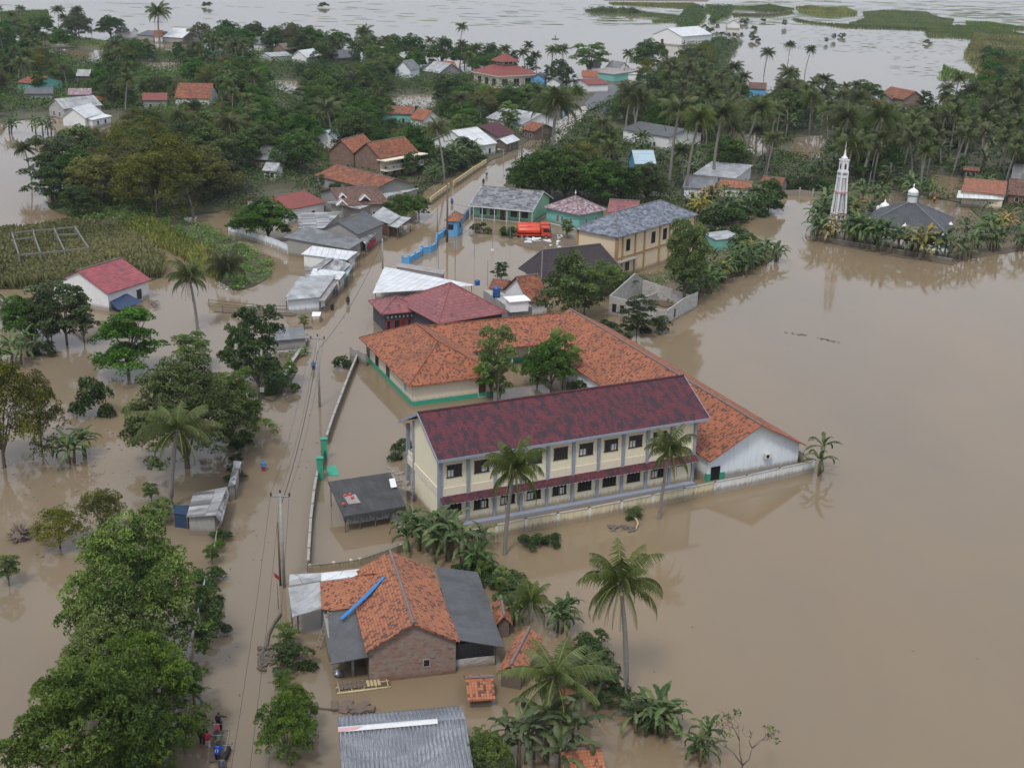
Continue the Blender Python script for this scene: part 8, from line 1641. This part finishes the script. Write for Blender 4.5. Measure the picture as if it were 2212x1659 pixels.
# ---------------- undergrowth, reeds, marsh grass
undergrowth(GA, .16, .6, 2.6, per=30, r=2.2, name='undergrowth', label='green undergrowth between the trees of the upper left village', hole=.1)
undergrowth(GB, .22, .5, 2.6, per=34, r=2.0, label='green undergrowth between the trees of the central village', hole=-.3)
undergrowth(G4, .16, .5, 2.2, per=32, r=1.8, label='green undergrowth below the palm grove', hole=.2)
undergrowth([(160, 330), (340, 430), (470, 470), (620, 480), (520, 400), (330, 310), (240, 300)], .22, .45, 2.6, per=34, r=1.6, label='dense green scrub around the golden grove', hole=.05)
undergrowth(G2, .5, .36, .8, mat='bank', per=34, r=.9, label='leafy green plants on the bank beside the reeds', hole=.0)
undergrowth(G6, .45, .34, 1.0, mat='bank', per=34, r=.9, label='weedy plants on the strip behind the block house', hole=.15)
undergrowth([(1240, 560), (1310, 560), (1400, 610), (1330, 660), (1250, 640)], .4, .34, 1.0, per=34, r=.9, label='weeds around the slate-roofed cream building', hole=.2)
undergrowth(G8, .5, .34, .7, mat='bank', per=34, r=.8, label='green weeds beside the crumbling stone wall', hole=.1)
undergrowth(G7, .12, .4, .8, per=30, r=.9, label='plants inside the flooded mosque yard', hole=.5)
blades([(-160, 505), (80, 502), (150, 490), (240, 497), (330, 550), (358, 582), (350, 603), (250, 600), (120, 622), (-160, 632)], 26, 1.75, .07, 'reed', 'reeds', 'tall tan and green reeds around the concrete frame', 'reeds', cap=70000)
blades([(240, 490), (330, 480), (430, 535), (490, 575), (480, 615), (450, 600), (390, 560)], 11, 1.4, .08, 'reed', 'reeds', 'tan reeds growing through the leafy bank', 'reeds', cap=26000)
blades([(2105, 78), (2500, 95), (2500, 262), (2112, 240), (2125, 170), (2082, 120)], 2.2, 1.6, .25, 'reed', 'marsh_grass', 'tall marsh grass of the far right bank', 'grass', cap=70000)
for i, (g, mt) in enumerate(FIELD[1:]):
    blades(g, 1.8, 1.0, .35, 'grass' if i % 5 else 'reed', 'marsh_grass', 'grass strip of the flooded far fields', 'grass', cap=16000, spread=.3)
blades([(700, 85), (640, 120), (620, 125), (560, 160), (640, 190), (700, 150)], 1., 2., .3, 'grass', 'reeds', 'bright reed bed by the small white houses', 'reeds', cap=20000) if False else None
undergrowth([('A3', 1480, 200), ('A3', 1560, 60), ('A3', 1690, 70), ('A3', 1680, 160), ('A3', 1620, 215), ('A3', 1630, 310), ('A3', 1560, 310)], .12, .8, 2.6, per=24, r=2.2, label='bushy verge left of the far straight causeway', hole=0)
undergrowth([('A3', 1760, 60), ('A3', 1900, 60), ('A3', 1880, 130), ('A3', 1730, 190)], .12, .8, 2.2, per=24, r=2., label='bushy verge right of the far straight causeway', hole=0)
undergrowth([('A3', 1500, 370), ('A3', 1820, 320), ('A3', 1830, 380), ('A3', 1700, 460), ('A3', 1560, 480)], .12, .7, 2.6, per=26, r=2.2, label='leaning bushes on the bank beyond the village', hole=0)
undergrowth([(2125, 120), (2250, 120), (2250, 250), (2110, 230)], .05, .8, 3, per=26, r=2.2, label='scrub scattered over the far right marsh', hole=.5)
undergrowth([('A3', 740, 95), ('A3', 900, 72), ('A3', 1180, 95), ('A3', 1200, 125), ('A3', 800, 110)], .08, .8, 2.6, per=24, r=2., label='dark bushes on the far field bund', hole=0)

# the 296 broadleaf trees that show largest stay individuals, the smallest far ones become one mass
BT = [e for e in PLANTS if DESC[e[0]][0] == 'broadleaf_tree']; BT.sort(key=lambda e: -e[5]/math.hypot(e[4].x, e[4].y, HC)*(9 if e[3] else 1)); REST = BT[296:]
if REST:
    vs, ts, ms = [], [], []; mats = [L['dense'], L['airy'], L['sparse'], L['lime']]
    for kind, o, q, lab, loc, h in REST:
        cr = [c for c in o.children if c.name.startswith('crown')][0]; me_ = cr.data; n = len(me_.vertices)
        co = np.empty(n*3); me_.vertices.foreach_get('co', co); co = co.reshape(-1, 4, 3); tn = np.empty(n); me_.attributes['tone'].data.foreach_get('value', tn); tn = tn.reshape(-1, 4)[:, 0]
        co = co[::4]; tn = tn[::4]; c = co.mean(1, keepdims=True); co = c+(co-c)*1.9
        A_ = np.array(Matrix.LocRotScale(o.location, o.rotation_euler, o.scale)); co = co.reshape(-1, 3) @ A_[:3, :3].T+A_[:3, 3]
        vs.append(co); ts.append(tn); ms.append(np.full(len(tn), {'airy': 1, 'sparse': 2, 'lime': 3}.get(kind, 0)))
        for c_ in list(o.children): bpy.data.objects.remove(c_)
        bpy.data.objects.remove(o)
    RK = set(id(e) for e in REST); PLANTS = [e for e in PLANTS if id(e) not in RK]; v = np.concatenate(vs)
    tag(link('distant_treetops', fast_mesh('distant_treetops', v, np.arange(len(v)).reshape(-1, 4), mats, np.concatenate(ts), np.concatenate(ms)), []), 'mixed treetops of the farthest village edge, seen as one mass', 'trees', None, 'stuff')
# ================================================================ LABELS for plants: look, place beside a named thing
def autolabel():
    bank = {}
    for kind, o, q, lab, loc, h in PLANTS:
        if lab: continue
        best = min(LM, key=lambda l: (l[1][0]-q[0])**2+((l[1][1]-q[1])*1.3)**2); dx, dy = q[0]-best[1][0], q[1]-best[1][1]
        di = ('right of' if dx > 0 else 'left of') if abs(dx) > abs(dy)*1.1 else ('behind' if dy < 0 else 'in front of')
        ds = DESC[kind][1]; 
        if kind == 'palm': ds = ('tall ' if h > 11 else 'short ' if h < 9 else '')+ds
        bank.setdefault((ds, di, best[0]), []).append((math.hypot(dx, dy), o))
    NTH = ['nearest', 'second nearest', 'third nearest', 'fourth nearest', 'fifth nearest', 'sixth nearest', 'seventh nearest', 'eighth nearest', 'ninth nearest', 'tenth nearest', 'eleventh nearest', 'twelfth nearest']
    for (ds, di, l), v in bank.items():
        v.sort(key=lambda t: t[0])
        for i, (_, o) in enumerate(v):
            pre = '' if len(v) == 1 else (NTH[i] if i < len(NTH) else '%dth nearest' % (i+1))+' '
            t = f'{pre}{ds} {di} the {l}'.split(); o['label'] = ' '.join(t[:16])
seen_lm = set(); LM2 = []
for l, q in LM:
    w = l.split()
    if l in seen_lm: continue
    seen_lm.add(l); LM2.append((' '.join(w[:7]) if len(w) <= 7 else None, q))
LM = [(l, q) for l, q in LM2 if l]
autolabel()
# marsh grass strips: own labels
mg = [o for o in bpy.data.objects if o.get('label') == 'grass strip of the flooded far fields']
for i, o in enumerate(sorted(mg, key=lambda o: o.name)):
    vs_ = [Vector(o.data.vertices[k].co) for k in range(0, min(400, len(o.data.vertices)), 8)]; c = sum(vs_, Vector())/max(1, len(vs_)); q = PJ(c); best = sorted(LM, key=lambda l: math.hypot(l[1][0]-q[0], l[1][1]-q[1]))[0]
    o['label'] = f'marsh grass strip in the far flood, {["first","second","third","fourth","fifth","sixth","seventh","eighth","ninth","tenth","eleventh","twelfth","thirteenth","fourteenth","fifteenth","sixteenth","seventeenth","eighteenth","nineteenth","twentieth"][i]} from the left bank outward'; o['group'] = 'marsh grass strips of the far fields'
# prototypes were only sources of copies
for r in HIDE:
    for c in list(r.children): bpy.data.objects.remove(c)
    bpy.data.objects.remove(r)
# ---------------- humid air
m, nt, b = nm('haze_air'); nt.nodes.remove(b)
pv = nd(nt, 'VolumePrincipled', {'Color': (.82, .87, .95, 1), 'Density': HAZE, 'Anisotropy': 0.}); nt.links.new(pv.outputs[0], nt.nodes['Material Output'].inputs['Volume'])
hz = MB().box(-900, 900, -60, 1700, -1.5, 60).build('haze', m); tag(hz, 'thin humid air over the flooded village', 'haze', None, 'stuff')
